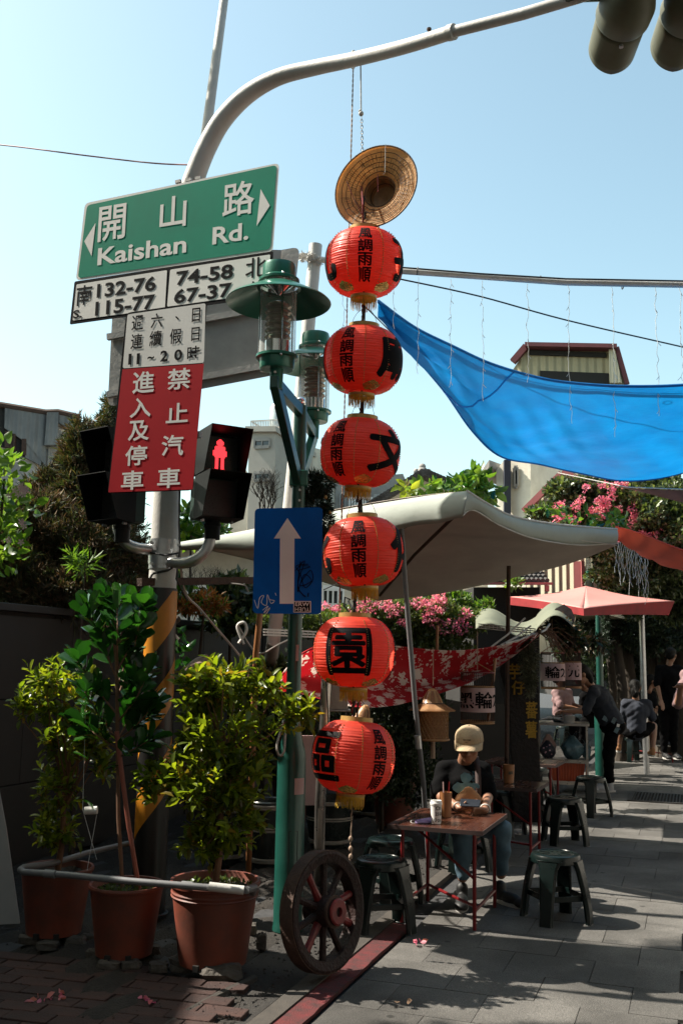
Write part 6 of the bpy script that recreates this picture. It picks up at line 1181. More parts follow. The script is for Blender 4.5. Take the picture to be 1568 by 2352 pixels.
def shoe(name, par, heel, toe_dir, m, k=1.0):
    f = Vector(toe_dir).normalized(); s_ = f.cross(UP).normalized(); Mx = Matrix((s_, f, UP)).transposed(); h = Vector(heel)
    q = B(); ell(q, h+UP*.05*k, (.036*k, .045*k, .05*k), Mx); ell(q, h+f*.1*k+UP*.042*k, (.042*k, .09*k, .042*k), Mx); ell(q, h+f*.19*k+UP*.032*k, (.046*k, .06*k, .032*k), Mx); cap(q, h+UP*.06*k, h+UP*.1*k, .038*k, .04*k)
    o = remeshed(q, 'shoe', m, par, .009, 3); z = B(); n = 28; V = []
    for zz in (.002, .022):
        for j in range(n): a = 2*math.pi*j/n; y = .085+.155*math.sin(a); x = (.044+.006*math.sin(a))*math.cos(a)*(1-.12*(math.sin(a) < -.3)); V.append(h+s_*x*k+f*y*k+UP*zz*k)
    z.add(V, [tuple(range(n-1, -1, -1)), tuple(range(n, 2*n))]+[(j, (j+1) % n, n+(j+1) % n, n+j) for j in range(n)]); z2 = z.build('sole', m_sole, o, smooth=False)
    return o
def glasses(par, o, m=m_cable):
    q = B()
    for s_ in (1, -1): q.tube([o(.032*s_+.024*math.cos(a), .098-.0*abs(math.cos(a)), .008+.019*math.sin(a)) for a in [2*math.pi*i/20 for i in range(20)]], .0018, 5, closed=True); q.tube([o(.056*s_, .096, .012), o(.078*s_, .03, .01), o(.08*s_, -.01, .004)], .0016, 5)
    q.tube([o(-.009, .101, .01), o(.009, .101, .01)], .0016, 5); q.build('glasses', m, par)
def eyes(par, o):
    for s_ in (1, -1): q = B(); q.sphere(o(.031*s_, .081, .007), .0095, 10, 8); q.build('eye', m_hair, par)

# --- the seated diner
def seated_diner():
    Yh = 7.52; hip = P(1072, 1893, Yh); t = thing('person', 'person in tan cap and black printed tee sitting over a phone at the nearest table', 'person', Vector((hip.x, hip.y, 0)))
    f = Vector((-.26, -.965, 0)).normalized(); side = f.cross(UP)              # side = the person's right-hand side
    hl, hr = P(1094, 1890, 7.5), P(1050, 1890, 7.5)
    sl_, sr = P(1108, 1770, 7.36), P(1020, 1768, 7.36); chest = P(1066, 1800, 7.36); neck = P(1066, 1745, 7.34); hc = P(1077, 1712, 7.17)
    kl, kr_ = P(1150, 1906, 6.98), P(1062, 1915, 7.0); al, ar = P(1150, 2008, 7.07), P(1062, 2016, 7.0)
    el, er = P(1121, 1826, 7.28), P(1006, 1826, 7.28); wl, wr_ = P(1113, 1862, 6.98), P(1054, 1856, 6.98)
    bd = B(); ell(bd, (hl+hr)/2, (.16, .13, .12)); cap(bd, (hl+hr)/2, chest, .12, .135); cap(bd, chest+side*.06, chest-side*.06, .12, .12); cap(bd, sr, sl_, .062, .062); cap(bd, neck-UP*.03, neck+(hc-neck)*.55, .056, .05)
    for h, k, a in ((hl, kl, al), (hr, kr_, ar)): cap(bd, h, k, .082, .058); cap(bd, k, lerp(k, a, .35), .056, .056); cap(bd, lerp(k, a, .35), a, .056, .036)
    for s_, e, w_ in ((sl_, el, wl), (sr, er, wr_)): cap(bd, s_, e, .048, .038); cap(bd, e, w_, .04, .026)
    Mx = basis((f+UP*-.28).normalized()); o = head_shape(bd, hc, Mx, 1.08)
    dL = (wr_-wl).normalized()*.8+f*.5; hand(bd, wl, dL-UP*.1, (-dL.cross(UP)*.2+UP*-.3-side*.0+f*.3), .75, 1); hand(bd, wr_, (f*.35-side*.85+UP*.12), UP*.9+f*-.1, .55, -1)
    remeshed(bd, 'body', m_skin, t, .0072, 4); eyes(t, o); glasses(t, o)
    sh = B(); ell(sh, (hl+hr)/2+UP*.03, (.175, .145, .1)); cap(sh, (hl+hr)/2+UP*.05, chest, .14, .148); cap(sh, chest+side*.07, chest-side*.07, .132, .132); cap(sh, sr, sl_, .07, .07); cap(sh, neck-UP*.05, chest, .075, .12)
    for s_, e in ((sl_, el), (sr, er)): cap(sh, s_, lerp(s_, e, .93)+UP*.0, .068, .068)
    remeshed(sh, 'tee_shirt', m_tee, t, .011, 5, .003, seed=1)
    jn = B(); ell(jn, (hl+hr)/2, (.17, .15, .11))
    for h, k, a in ((hl, kl, al), (hr, kr_, ar)): cap(jn, h, k, .096, .075); cap(jn, k, lerp(k, a, .4), .074, .068); cap(jn, lerp(k, a, .4), lerp(k, a, .9), .068, .052)
    remeshed(jn, 'jeans', m_jean, t, .012, 4, .004, seed=3)
    shoe('shoe', t, Vector((al.x, al.y+.03, 0)), (.55, -.8, 0), m_shoe, 1.05); shoe('shoe', t, Vector((ar.x, ar.y+.03, 0)), (-.15, -1, 0), m_shoe, 1.05)
    # hair, cap
    q = B(); ell(q, o(0, -.02, .035), (.084, .096, .088), Mx); ell(q, o(.065, -.015, -.01), (.022, .045, .05), Mx); ell(q, o(-.065, -.015, -.01), (.022, .045, .05), Mx); ell(q, o(0, -.07, -.02), (.06, .035, .06), Mx); remeshed(q, 'hair', m_hair, t, .01, 2, .002)
    q = B(); V = []; n, k = 40, 12
    for i in range(k+1):
        th = (math.pi/2)*i/k
        for j in range(n): a = 2*math.pi*j/n; fl = 1+.0*a; V.append(o(.09*math.sin(th)*math.cos(a)*(1+.012*math.sin(a*6)), -.012+.104*math.sin(th)*math.sin(a), .045+.08*math.cos(th)**.85))
    for j in range(n): a = 2*math.pi*j/n; V.append(o(.092*math.cos(a), -.012+.106*math.sin(a), .026))
    q.add(V, [(i*n+j, (i+1)*n+j, (i+1)*n+(j+1) % n, i*n+(j+1) % n) for i in range(k+1) for j in range(n)]); cp = q.build('cap_crown', m_cap, t, solid=.003, sharp=60)
    q = B(); q.grid(lambda u, v: (lambda a: o(.093*math.cos(a)*(1-.03*v), -.012+.105*math.sin(a)+.068*v*math.sin(a)**.6*1.0, .032-.016*v-.03*(math.cos(a)**2)*v))(R(12)+R(156)*u), 24, 8); q.build('peak', m_cap, cp, solid=.004)
    q = B(); q.sphere(o(0, -.012, .126), .007, 10, 6)
    for i in range(6): a = math.pi*i/6; q.tube([o(.0912*math.sin(t_)*math.cos(a), -.012+.1052*math.sin(t_)*math.sin(a), .045+.0808*math.cos(t_)**.85) for t_ in [math.pi*(-.4999+.9998*j/16) for j in range(17)]], .0014, 4)
    q.build('seams', m_cap, cp)
    for txt, zc, w_, h_ in (('NEW YORK', .066, .058, .0105), ('N.Y.', .051, .02, .009)):
        V, F, w0, h0 = text_geo(txt, .02); VV = []
        for x, y in V:
            a = R(90)+(x*w_/w0)/.1; z = zc+y*h_/h0; th = math.acos(max(0, min(1, ((z-.045)/.08)))**(1/.85)); VV.append(o(.093*math.sin(th)*math.cos(a), -.012+.107*math.sin(th)*math.sin(a), z))
        q = B(); q.add(VV, F); q.build('lettering', m_ink, cp, smooth=False)
    # print on the shirt, strap, bag, phone, watch
    frT = Fr(P(1066, 1800, 7.19), Vector((.965, -.26, 0)).normalized(), (0, -.12, 1))
    if frT.n.y > 0: frT.n = -frT.n
    q = B()
    for cx, cy, r_ in ((1070, 1786, 13), (1054, 1808, 13), (1072, 1808, 14), (1090, 1808, 11), (1064, 1820, 12), (1082, 1820, 12)):
        a, b_ = frT.hit(cx, cy); rr = S(r_, 7.2); q.add([frT.pt(a+rr*math.cos(2*math.pi*k/14)*(1+.12*math.sin(k*5+cx)), b_+rr*.9*math.sin(2*math.pi*k/14)*(1+.12*math.cos(k*3)), .012+.0004*r_) for k in range(14)], [tuple(range(14))])
    q.build('shirt_print', m_bluep, t, smooth=False)
    q = B(); 
    for i, ch in enumerate('什麼貓'): pix_text(q, frT, ch, 1087, 1774+i*9, 6, 7, .02, .013)
    q.build('shirt_lettering', m_bluep, t, smooth=False)
    q = B(); pts = [P(1092, 1738, 7.28), P(1097, 1765, 7.2), P(1098, 1800, 7.17), P(1098, 1830, 7.13)]; V = []
    for p in pts: V += [p-Vector((.02, 0, 0)), p+Vector((.02, -.003, 0))]
    q.add(V, [(2*i, 2*i+1, 2*i+3, 2*i+2) for i in range(3)]); q.build('strap', m_strap, t, solid=.004)
    q = B(); c = P(1075, 1842, 7.12); ell(q, c, (.095, .045, .085)); ell(q, c-UP*.05, (.1, .05, .06)); ell(q, c+UP*.06, (.045, .03, .045)); remeshed(q, 'crossbody_bag', m_bag, t, .009, 4, .003)
    pc = P(1079, 1845, 6.88); pm = Matrix.Rotation(R(-15), 3, 'Z') @ Matrix.Rotation(R(35), 3, 'X'); q = B(); q.box(pc, (.135, .07, .009), pm); q.build('phone', m_phone, t, bev=.004, smooth=True)
    q = B(); q.tor(lerp(el, wl, .9), .03, .007, (wl-el), 20, 6); q.tor(lerp(er, wr_, .92), .029, .005, (wr_-er), 20, 6); q.build('wristband', m_wrope, t)
seated_diner()

# --- simpler figures share one builder; joints in picture units with distances
def figure(label, J, body_m, top_m, leg_m, shoe_m, f, headf, hair='short', k=1.0, vox=.012, extra=None, sleeve=.9, legcover=.95, toes=None):
    J = {a: (P(*b_) if len(b_) == 3 else Vector(b_)) for a, b_ in J.items()}; g = (J['hl']+J['hr'])/2
    t = thing('person', label, 'person', Vector((g.x, g.y, 0))); bd = B(); side = (J['sr']-J['sl']).normalized(); pel = g; ch = (J['sl']+J['sr'])/2-(J['neck']-pel).normalized()*.1
    ell(bd, pel, (.14*k, .12*k, .11*k)); cap(bd, pel, ch, .115*k, .12*k); cap(bd, J['sl'], J['sr'], .06*k, .06*k); cap(bd, J['neck']-UP*.02, lerp(J['neck'], J['head'], .5), .05*k, .048*k)
    for a in 'lr':
        cap(bd, J['h'+a], J['k'+a], .078*k, .055*k); cap(bd, J['k'+a], lerp(J['k'+a], J['a'+a], .35), .054*k, .054*k); cap(bd, lerp(J['k'+a], J['a'+a], .35), J['a'+a], .054*k, .036*k)
        cap(bd, J['s'+a], J['e'+a], .045*k, .037*k); cap(bd, J['e'+a], J['w'+a], .038*k, .025*k); d = (J['w'+a]-J['e'+a]).normalized(); hand(bd, J['w'+a], d, (-UP+Vector(f)*.2), .45, 1 if a == 'l' else -1, k)
    Mx = basis(headf); o = head_shape(bd, J['head'], Mx, k); remeshed(bd, 'body', body_m, t, vox*.8, 3); eyes(t, o)
    sh = B(); cap(sh, pel+UP*.02, ch, .142*k, .142*k); cap(sh, J['sl'], J['sr'], .074*k, .074*k); cap(sh, ch+side*.06, ch-side*.06, .125*k, .125*k)
    for a in 'lr': cap(sh, J['s'+a], lerp(J['s'+a], J['e'+a], min(1, sleeve*1.1)), .062*k, .056*k)
    if sleeve > 1:
        for a in 'lr': cap(sh, J['e'+a], lerp(J['e'+a], J['w'+a], sleeve-1), .05*k, .044*k)
    remeshed(sh, 'shirt', top_m, t, vox, 4, .004*k, seed=len(label)); lg = B(); ell(lg, pel, (.155*k, .135*k, .115*k))
    for a in 'lr':
        if legcover > .5: cap(lg, J['h'+a], J['k'+a], .09*k, .068*k); cap(lg, J['k'+a], lerp(J['k'+a], J['a'+a], (legcover-.5)*2), .066*k, .052*k)
        else: cap(lg, J['h'+a], lerp(J['h'+a], J['k'+a], legcover*2), .092*k, .078*k)
    remeshed(lg, 'trousers', leg_m, t, vox, 4, .004*k, seed=5)
    for i, a in enumerate('lr'): td = toes or f; shoe('shoe', t, Vector((J['a'+a].x, J['a'+a].y, 0 if J['a'+a].z < .25 else J['a'+a].z-.1)), td, shoe_m, k)
    q = B(); ell(q, o(0, -.02, .04), (.082*k, .095*k, .086*k), Mx); ell(q, o(0, -.055, -.0), (.07*k, .05*k, .075*k), Mx)
    if hair == 'long': ell(q, o(0, -.08, -.06), (.06*k, .04*k, .09*k), Mx); cap(q, o(0, -.1, .02), o(.02, -.15, -.06), .035*k, .02*k)
    remeshed(q, 'hair', m_hair, t, .011, 2, .003)
    if extra: extra(t, o, J, Mx)
    return t
# --- vendor leaning over the cart
def vend(t, o, J, Mx):
    q = B(); ell(q, o(0, .062, -.05), (.058, .045, .05), Mx); remeshed(q, 'face_mask', m_maskp, t, .008, 3); glasses(t, o)
    q = B(); q.tube([o(.05, .04, -.03), o(.078, .0, .0)], .002, 4); q.tube([o(.05, .04, -.07), o(.078, -.005, -.02)], .002, 4); q.build('ear_loop', m_wrope, t); q = B(); q.tor(o(0, -.1, .03), .028, .012, Mx @ Vector((0, 1, 0)), 16, 6); q.build('hair_tie', m_maskp, t)
    ap = B(); pel = (J['hl']+J['hr'])/2; (lambda *a: None)(lambda u, v: pel+Vector((-.02, -.02, .12))+Vector((math.cos(R(150)+R(170)*u)*(.17+.03*v), math.sin(R(150)+R(170)*u)*(.17+.03*v), -.75*v+.0))+Vector((.006*math.sin(u*30), 0, 0)), 24, 10)
    q = B(); p = pel+Vector((.02, -.2, .02)); q.box(p, (.035, .006, .04), Matrix.Rotation(R(15), 3, 'Y')); q.build('apron_label', m_paper, t); 
    for dx, dz, w_ in ((-.12, .12, .07), (-.03, .08, .05), (.0, -.04, .05)): q = B(); q.box(pel+Vector((dx, -.195+abs(dx)*.3, dz)), (w_, .005, w_*1.5), Matrix.Rotation(R(30), 3, 'Y')); q.build('apron_print', m_bagp, t)
YV = 13.3
figure('vendor in a pink face mask and dark apron leaning over the steel cart', dict(head=(1334, 1550, YV-.15), neck=(1357, 1572, YV-.1), sl=(1362, 1590, YV-.27), sr=(1374, 1586, YV+.12), el=(1345, 1634, YV-.32), er=(1348, 1630, YV+.12), wl=(1303, 1634, YV-.25), wr=(1300, 1634, YV),
    hl=(1406, 1668, YV-.1), hr=(1406, 1668, YV+.08), kl=(1396, 1738, YV-.1), kr=(1399, 1735, YV+.1), al=(1400, 1797, YV-.05), ar=(1396, 1800, YV+.12)), m_skin, m_navy, m_tee, m_wshoe, (-1, -.15, 0), (-.93, -.15, -.34), 'long', 1.12, .013, vend, 1.0, .95)
# --- diner seen from behind in grey blue shirt
YB = 14.6
figure('diner in a grey blue shirt sitting with back to the street', dict(head=(1458, 1580, YB-.02), neck=(1459, 1604, YB), sl=(1436, 1617, YB+.0), sr=(1486, 1617, YB), el=(1430, 1650, YB+.05), er=(1498, 1650, YB+.0), wl=(1440, 1662, YB+.35), wr=(1490, 1660, YB+.35),
    hl=(1446, 1682, YB), hr=(1474, 1682, YB), kl=(1425, 1672, YB+.15), kr=(1500, 1668, YB+.1), al=(1420, 1712, YB+.1), ar=(1498, 1722, YB-.1)), m_skin2, m_slate, m_tee, m_bag, (.15, 1, 0), (.35, 1, 0), 'long', 1.02, .014, None, .9, .38)
# --- diner in pink shirt
YC = 15.0
figure('diner in a pale pink shirt sitting behind the cart', dict(head=(1284, 1560, YC), neck=(1290, 1580, YC), sl=(1276, 1592, YC-.1), sr=(1304, 1592, YC+.15), el=(1286, 1622, YC-.25), er=(1312, 1618, YC+.1), wl=(1318, 1626, YC-.25), wr=(1328, 1622, YC),
    hl=(1286, 1650, YC-.08), hr=(1296, 1650, YC+.1), kl=(1318, 1660, YC-.15), kr=(1322, 1658, YC+.1), al=(1312, 1708, YC-.1), ar=(1320, 1706, YC+.1)), m_skin2, m_pinks, m_tee, m_shoe, (1, .1, 0), (.9, .35, -.2), 'short', 1.0, .015)
# --- diner with cap facing him
def capx(t, o, J, Mx): q = B(); ell(q, o(0, -.01, .06), (.1, .11, .07), Mx); ell(q, o(0, .1, .035), (.07, .06, .012), Mx); remeshed(q, 'cap', m_sage, t, .01, 2)
figure('diner in a khaki cap sitting opposite the pink shirt', dict(head=(1342, 1570, YC+.4), neck=(1347, 1588, YC+.4), sl=(1340, 1600, YC+.3), sr=(1362, 1600, YC+.55), el=(1335, 1628, YC+.3), er=(1355, 1628, YC+.5), wl=(1326, 1632, YC+.2), wr=(1335, 1632, YC+.4),
    hl=(1356, 1655, YC+.35), hr=(1362, 1655, YC+.55), kl=(1336, 1662, YC+.3), kr=(1340, 1662, YC+.5), al=(1336, 1708, YC+.3), ar=(1340, 1706, YC+.5)), m_skin2, m_tee, m_tee, m_shoe, (-1, 0, 0), (-.9, -.3, -.2), 'short', 1.0, .016, capx)
# --- diner in profile by the far table
figure('diner in profile with dark ponytail at the far table', dict(head=(1496, 1566, 17), neck=(1490, 1584, 17), sl=(1476, 1596, 17), sr=(1498, 1596, 17.1), el=(1480, 1624, 16.9), er=(1504, 1624, 16.9), wl=(1505, 1632, 16.6), wr=(1515, 1630, 16.8),
    hl=(1484, 1650, 17), hr=(1492, 1650, 17.1), kl=(1510, 1656, 16.8), kr=(1512, 1654, 17), al=(1508, 1700, 16.8), ar=(1512, 1698, 17)), m_skin2, m_tee, m_tee, m_shoe, (1, -.2, 0), (.95, .1, 0), 'long', 1.0, .016)
# --- standing people at the right edge
YD = 16
figure('person in black standing and reaching at the far table', dict(head=(1540, 1506, YD), neck=(1536, 1526, YD), sl=(1514, 1538, YD), sr=(1558, 1538, YD), el=(1508, 1572, YD-.1), er=(1566, 1572, YD), wl=(1517, 1606, YD-.2), wr=(1560, 1600, YD-.2),
    hl=(1524, 1625, YD), hr=(1546, 1625, YD), kl=(1524, 1680, YD), kr=(1546, 1680, YD), al=(1525, 1728, YD), ar=(1548, 1728, YD)), m_skin2, m_tee, m_tee, m_shoe, (0, -1, 0), (.5, .8, -.2), 'short', 1.06, .016)
YE = 9.6
figure('partly cropped person in grey top and jeans at the right edge', dict(head=(1612, 1500, YE), neck=(1610, 1528, YE), sl=(1578, 1552, YE), sr=(1645, 1552, YE), el=(1556, 1618, YE-.1), er=(1660, 1618, YE), wl=(1562, 1582, YE-.35), wr=(1640, 1640, YE-.3),
    hl=(1592, 1680, YE), hr=(1622, 1680, YE), kl=(1592, 1770, YE), kr=(1625, 1770, YE), al=(1590, 1862, YE), ar=(1628, 1862, YE)), m_skin, m_pinks, m_jean, m_wshoe, (-.2, -1, 0), (-.2, -1, 0), 'short', 1.0, .014)
# ---------------------------------------------------------------- potted shrubs
def rosettes(tips, dirs, per, Lr, Wr, spread=.9, up=.35):
    Pn, Dn, Ln, Wn = [], [], [], []
    for p, d in zip(tips, dirs):
        d = Vector(d).normalized(); a0 = random.random()*6.28; u = d.orthogonal().normalized(); v = d.cross(u)
        for k in range(per):
            a = a0+k*2.4; s_ = spread*(.55+.45*random.random()); dd = (u*math.cos(a)+v*math.sin(a))*s_+d*(.35+.5*random.random())+UP*up*.3; q = Vector(p)-d*.012*k
            Pn.append(q); Dn.append(dd); l = random.uniform(*Lr); Ln.append(l); Wn.append(l*random.uniform(*Wr))
    return np.array([list(x) for x in Pn]), np.array([list(x) for x in Dn]), np.array(Ln), np.array(Wn)
def leafobj(mat, w=.42, fold=.1, shape='leaf'):
    q = B(); T, F = LT[shape]; T2 = [(x*w, y, z*.9) for x, y, z in T]; q.add(T2, F); me = bpy.data.meshes.new('leaf'); me.from_pydata(T2, [], F); me.materials.append(mat)
    me.polygons.foreach_set('use_smooth', [True]*len(me.polygons)); return me
def place_leaf(me, par, p, d, l, wob=.5):
    d = Vector(d).normalized(); n_ = (UP+Vector((random.uniform(-wob, wob), random.uniform(-wob, wob), 0))); x = d.cross(n_)
    if x.length < 1e-4: x = d.orthogonal()
    x.normalize(); z = x.cross(d); o = bpy.data.objects.new('leaf', me); COL.objects.link(o); o.parent = par
    m4 = Matrix((x, d, z)).transposed().to_4x4() @ Matrix.Diagonal((l, l, l, 1)); m4.translation = Vector(p)-wloc(par); o.matrix_local = m4; return o
def limbs(root, tips, r0, m, par, name='branch', nb=14, trunk_to=None):
    q = B(); top = trunk_to if trunk_to is not None else lerp(root, sum((Vector(t_) for t_ in tips), Vector())/len(tips), .5)
    q.tube([root, lerp(root, top, .33)+Vector((.01, 0, 0)), lerp(root, top, .66)-Vector((.012, 0, 0)), top], [r0, r0*.85, r0*.7, r0*.6], 8); q.build('trunk', m, par)
    sel = random.sample(list(tips), min(nb, len(tips))); q = B()
    for t_ in sel: t_ = Vector(t_); s_ = lerp(root, top, random.uniform(.45, 1)); md = lerp(s_, t_, .5)+Vector((random.uniform(-.03, .03), random.uniform(-.03, .03), -.02)); q.tube([s_, md, t_], [r0*.35, r0*.25, r0*.12], 5)
    q.build(name, m, par)
def shrub(label, blobs, root, ntips, per, Lr, leafm, n_obj=300, shade=None, trunkto=None, r0=.02, nb=26):
    t = thing('potted_shrub', label, 'shrub', root, 0, 'shrubs in terracotta pots'); pts, d = blob_pts(ntips, blobs, .55, .22); d = d+rng.normal(size=d.shape)*.35; d[:, 2] += .45
    Pn, Dn, Ln, Wn = rosettes(pts, d, per, Lr, (.36, .46)); 
    dist = np.linalg.norm(Pn-np.array([0, 0, EYE]), axis=1); idx = np.argsort(dist+rng.random(len(Pn))*.25); near, farr = idx[:n_obj], idx[n_obj:]
    me = leafobj(leafm, .44, shape='round')
    for i in near: place_leaf(me, t, Pn[i], Dn[i], Ln[i])
    if len(farr): stuff(leaves('foliage', leafm, Pn[farr], Dn[farr], Ln[farr], Wn[farr], t, 'leaf', N_=np.tile([[0, 0, 1.0]], (len(farr), 1))+rng.normal(size=(len(farr), 3))*.4))
    limbs(Vector(root), [Vector(p) for p in pts], r0, m_stem, t, nb=nb, trunk_to=trunkto); return t
gR = pR[1]+UP*(pR[2]-.05); YR = gR.y
shrub('full yellow green shrub growing in the right terracotta pot', [PB(500, 1560, 95, 60, YR+.05, .24), PB(600, 1590, 60, 60, YR+.1, .2), PB(455, 1600, 60, 60, YR, .2), PB(505, 1680, 105, 80, YR, .28), PB(470, 1790, 110, 75, YR, .26), PB(520, 1880, 85, 75, YR, .22), PB(360, 1790, 55, 50, YR, .15), PB(570, 1760, 55, 70, YR, .18), PB(470, 1940, 60, 50, YR, .18), PB(660, 1640, 40, 50, YR+.25, .12), PB(705, 1635, 32, 40, YR+.3, .1)],
      gR, 500, 7, (.04, .09), l_yg, 300, trunkto=P(520, 1720, YR+.03))
gL = pL[1]+UP*(pL[2]-.05); YL = gL.y
shrub('airy yellow green shrub growing in the left terracotta pot', [PB(110, 1560, 60, 42, YL, .16), PB(180, 1600, 70, 60, YL, .18), PB(80, 1620, 62, 42, YL, .16), PB(150, 1690, 70, 60, YL, .2), PB(215, 1690, 45, 60, YL, .14), PB(130, 1800, 55, 60, YL, .15), PB(125, 1900, 55, 60, YL, .15), PB(240, 1770, 30, 40, YL, .12)], gL, 230, 7, (.045, .08), l_yg, 300, trunkto=P(160, 1750, YL), nb=20)
# middle pot: big leathery leaves on long stakes
gM = pM[1]+UP*(pM[2]-.05); YM = gM.y; t = thing('rubber_plant', 'tall plant with big glossy oval leaves in the middle terracotta pot', 'plant', gM)
for pts, r_, mm in (([gM+Vector((-.02, 0, 0)), P(272, 1880, YM), P(270, 1700, YM), P(268, 1520, YM), P(258, 1420, YM)], .011, m_stem), ([gM+Vector((.07, 0, 0)), P(296, 1900, YM-.02), P(280, 1780, YM-.02), P(268, 1680, YM-.02)], .013, m_stemr)): q = B(); q.tube(pts, r_, 8); q.build('stem', mm, t)
me = leafobj(l_dark, .58, shape='round'); arms = [[(268, 1560), (235, 1480), (200, 1400)], [(268, 1520), (270, 1440), (268, 1370)], [(270, 1600), (300, 1520), (318, 1440)], [(268, 1640), (220, 1580), (178, 1520)], [(270, 1660), (315, 1600), (340, 1540)], [(268, 1580), (300, 1480), (300, 1390)], [(270, 1700), (225, 1640), (195, 1590)], [(272, 1700), (320, 1660), (350, 1620)], [(268, 1480), (240, 1420), (232, 1380)], [(270, 1540), (310, 1460), (330, 1390)], [(268, 1700), (300, 1640), (300, 1560)], [(270, 1720), (225, 1690), (185, 1660)], [(272, 1740), (310, 1720), (345, 1700)]]
nl = 0
for ai, a in enumerate(arms):
    A3 = [P(x, y, YM+random.uniform(-.12, .12)) for x, y in a]; A3[0] = P(a[0][0], a[0][1], YM); q = B(); Q2, R2 = smooth_path(A3, [.006, .005, .003], 6); q.tube(Q2, R2, 6); q.build('branch', m_stem, t)
    for k in range(3, len(Q2)):
        for s_ in range(2):
            d = (Q2[k]-Q2[k-1]).normalized(); u = d.orthogonal().normalized(); v = d.cross(u); an = k*1.6+s_*3.1+random.random()*.8; dd = (u*math.cos(an)+v*math.sin(an))*.8+d*.5+UP*.35
            place_leaf(me, t, Q2[k], dd, random.uniform(.09, .15), .9); nl += 1
    place_leaf(me, t, Q2[-1], A3[2]-A3[1], .12)
for x, y in ((330, 1730), (205, 1745), (350, 1700), (238, 1770), (215, 1860), (340, 1650)): place_leaf(me, t, P(x, y, YM), (random.uniform(-1, 1), -.3, .3), .1)
for gg, rr, nm in ((pR[1]+UP*(pR[2]-.04), pR[3], 'small creeping weeds in the right pot'), (pM[1]+UP*(pM[2]-.04), pM[3], 'small creeping weeds in the middle pot')):
    n = 260; a = rng.random(n)*6.28; r_ = np.sqrt(rng.random(n))*rr*.8; pts = np.stack([gg.x+np.cos(a)*r_, gg.y+np.sin(a)*r_, np.full(n, gg.z)], 1); d = rng.normal(size=(n, 3)); d[:, 2] = abs(d[:, 2])+.4; o = leaves('weeds', l_hedge, pts, d, rng.uniform(.015, .04, n), rng.uniform(.01, .025, n)); stuff(o); o['label'] = nm; o['category'] = 'weeds'
# ---------------------------------------------------------------- garden trees beyond the wall
def conifer(name, label, blobs, trunk, n, mats, cat='tree', L0=(.05, .11)):
    t = thing(name, label, cat, trunk[0]); q = B(); q.tube(trunk, [.09-.07*i/(len(trunk)-1) for i in range(len(trunk))], 8); q.build('trunk', m_bark, t)
    q = B()
    for k in range(40): b_ = random.choice(blobs); s_ = random.choice(trunk[1:]); e = b_[0]+Vector((random.uniform(-1, 1)*b_[1][0], random.uniform(-1, 1)*b_[1][1], random.uniform(-1, 1)*b_[1][2]))*.75; q.tube([s_, lerp(s_, e, .5)+UP*.1, e], [.022, .015, .006], 5)
    q.build('branch', m_bark, t)
    for m_, frac in mats:
        k = int(n*frac); c, d = blob_pts(k//9, blobs, .45, .3); d = d+rng.normal(size=d.shape)*.5; d[:, 2] += .55; d /= np.linalg.norm(d, axis=1)[:, None]
        C = np.repeat(c, 9, 0); D = np.repeat(d, 9, 0); u = np.tile(np.arange(9)/9, len(c))[:, None]; P2 = C+D*u*.10; D2 = D+rng.normal(size=D.shape)*.55
        stuff(leaves('crown', m_, P2, D2, rng.uniform(*L0, len(P2)), rng.uniform(.006, .014, len(P2)), t))
    return t
Yc = 9.6
conifer('juniper_tree', 'shaggy juniper with brown dry lower branches behind the wall', [PB(184, 1000, 12, 28, Yc, .15), PB(180, 1040, 26, 26, Yc, .25), PB(212, 1040, 14, 22, Yc, .2), PB(185, 1085, 34, 30, Yc, .3), PB(180, 1140, 44, 34, Yc, .4), PB(240, 1120, 26, 60, Yc+.3, .3), PB(225, 1190, 80, 50, Yc, .5), PB(115, 1112, 24, 14, Yc, .2), PB(90, 1125, 22, 12, Yc, .2)], [Vector((P(180, 1400, Yc).x, Yc, 0)), P(190, 1400, Yc), P(182, 1250, Yc), P(185, 1100, Yc), P(182, 985, Yc)], 42000, ((l_oliv, .75), (l_brn, .25)))
conifer('juniper_tree', 'broad brownish juniper sprawling over the wall at the left', [PB(90, 1190, 70, 40, Yc-.6, .4), PB(60, 1250, 90, 70, Yc-.7, .5), PB(160, 1270, 100, 80, Yc-.6, .5), PB(40, 1340, 80, 70, Yc-1, .4), PB(150, 1370, 110, 55, Yc-.9, .45), PB(270, 1290, 60, 70, Yc-.3, .4), PB(255, 1380, 70, 50, Yc-.6, .4)], [Vector((P(120, 1450, Yc-.6).x, Yc-.6, 0)), P(120, 1420, Yc-.6), P(110, 1330, Yc-.6), P(100, 1240, Yc-.6), P(95, 1180, Yc-.6)], 62000, ((l_brn, .42), (l_oliv, .58)))
conifer('juniper_tree', 'thin juniper tip peeping between the signal and the grey sign', [PB(245, 985, 14, 28, Yc+1, .2), PB(262, 945, 10, 20, Yc+1, .2), PB(255, 1040, 25, 40, Yc+1, .3)], [Vector((P(250, 1400, Yc+1).x, Yc+1, 0)), P(255, 1200, Yc+1), P(252, 1050, Yc+1), P(250, 960, Yc+1)], 5200, ((l_oliv, 1),))
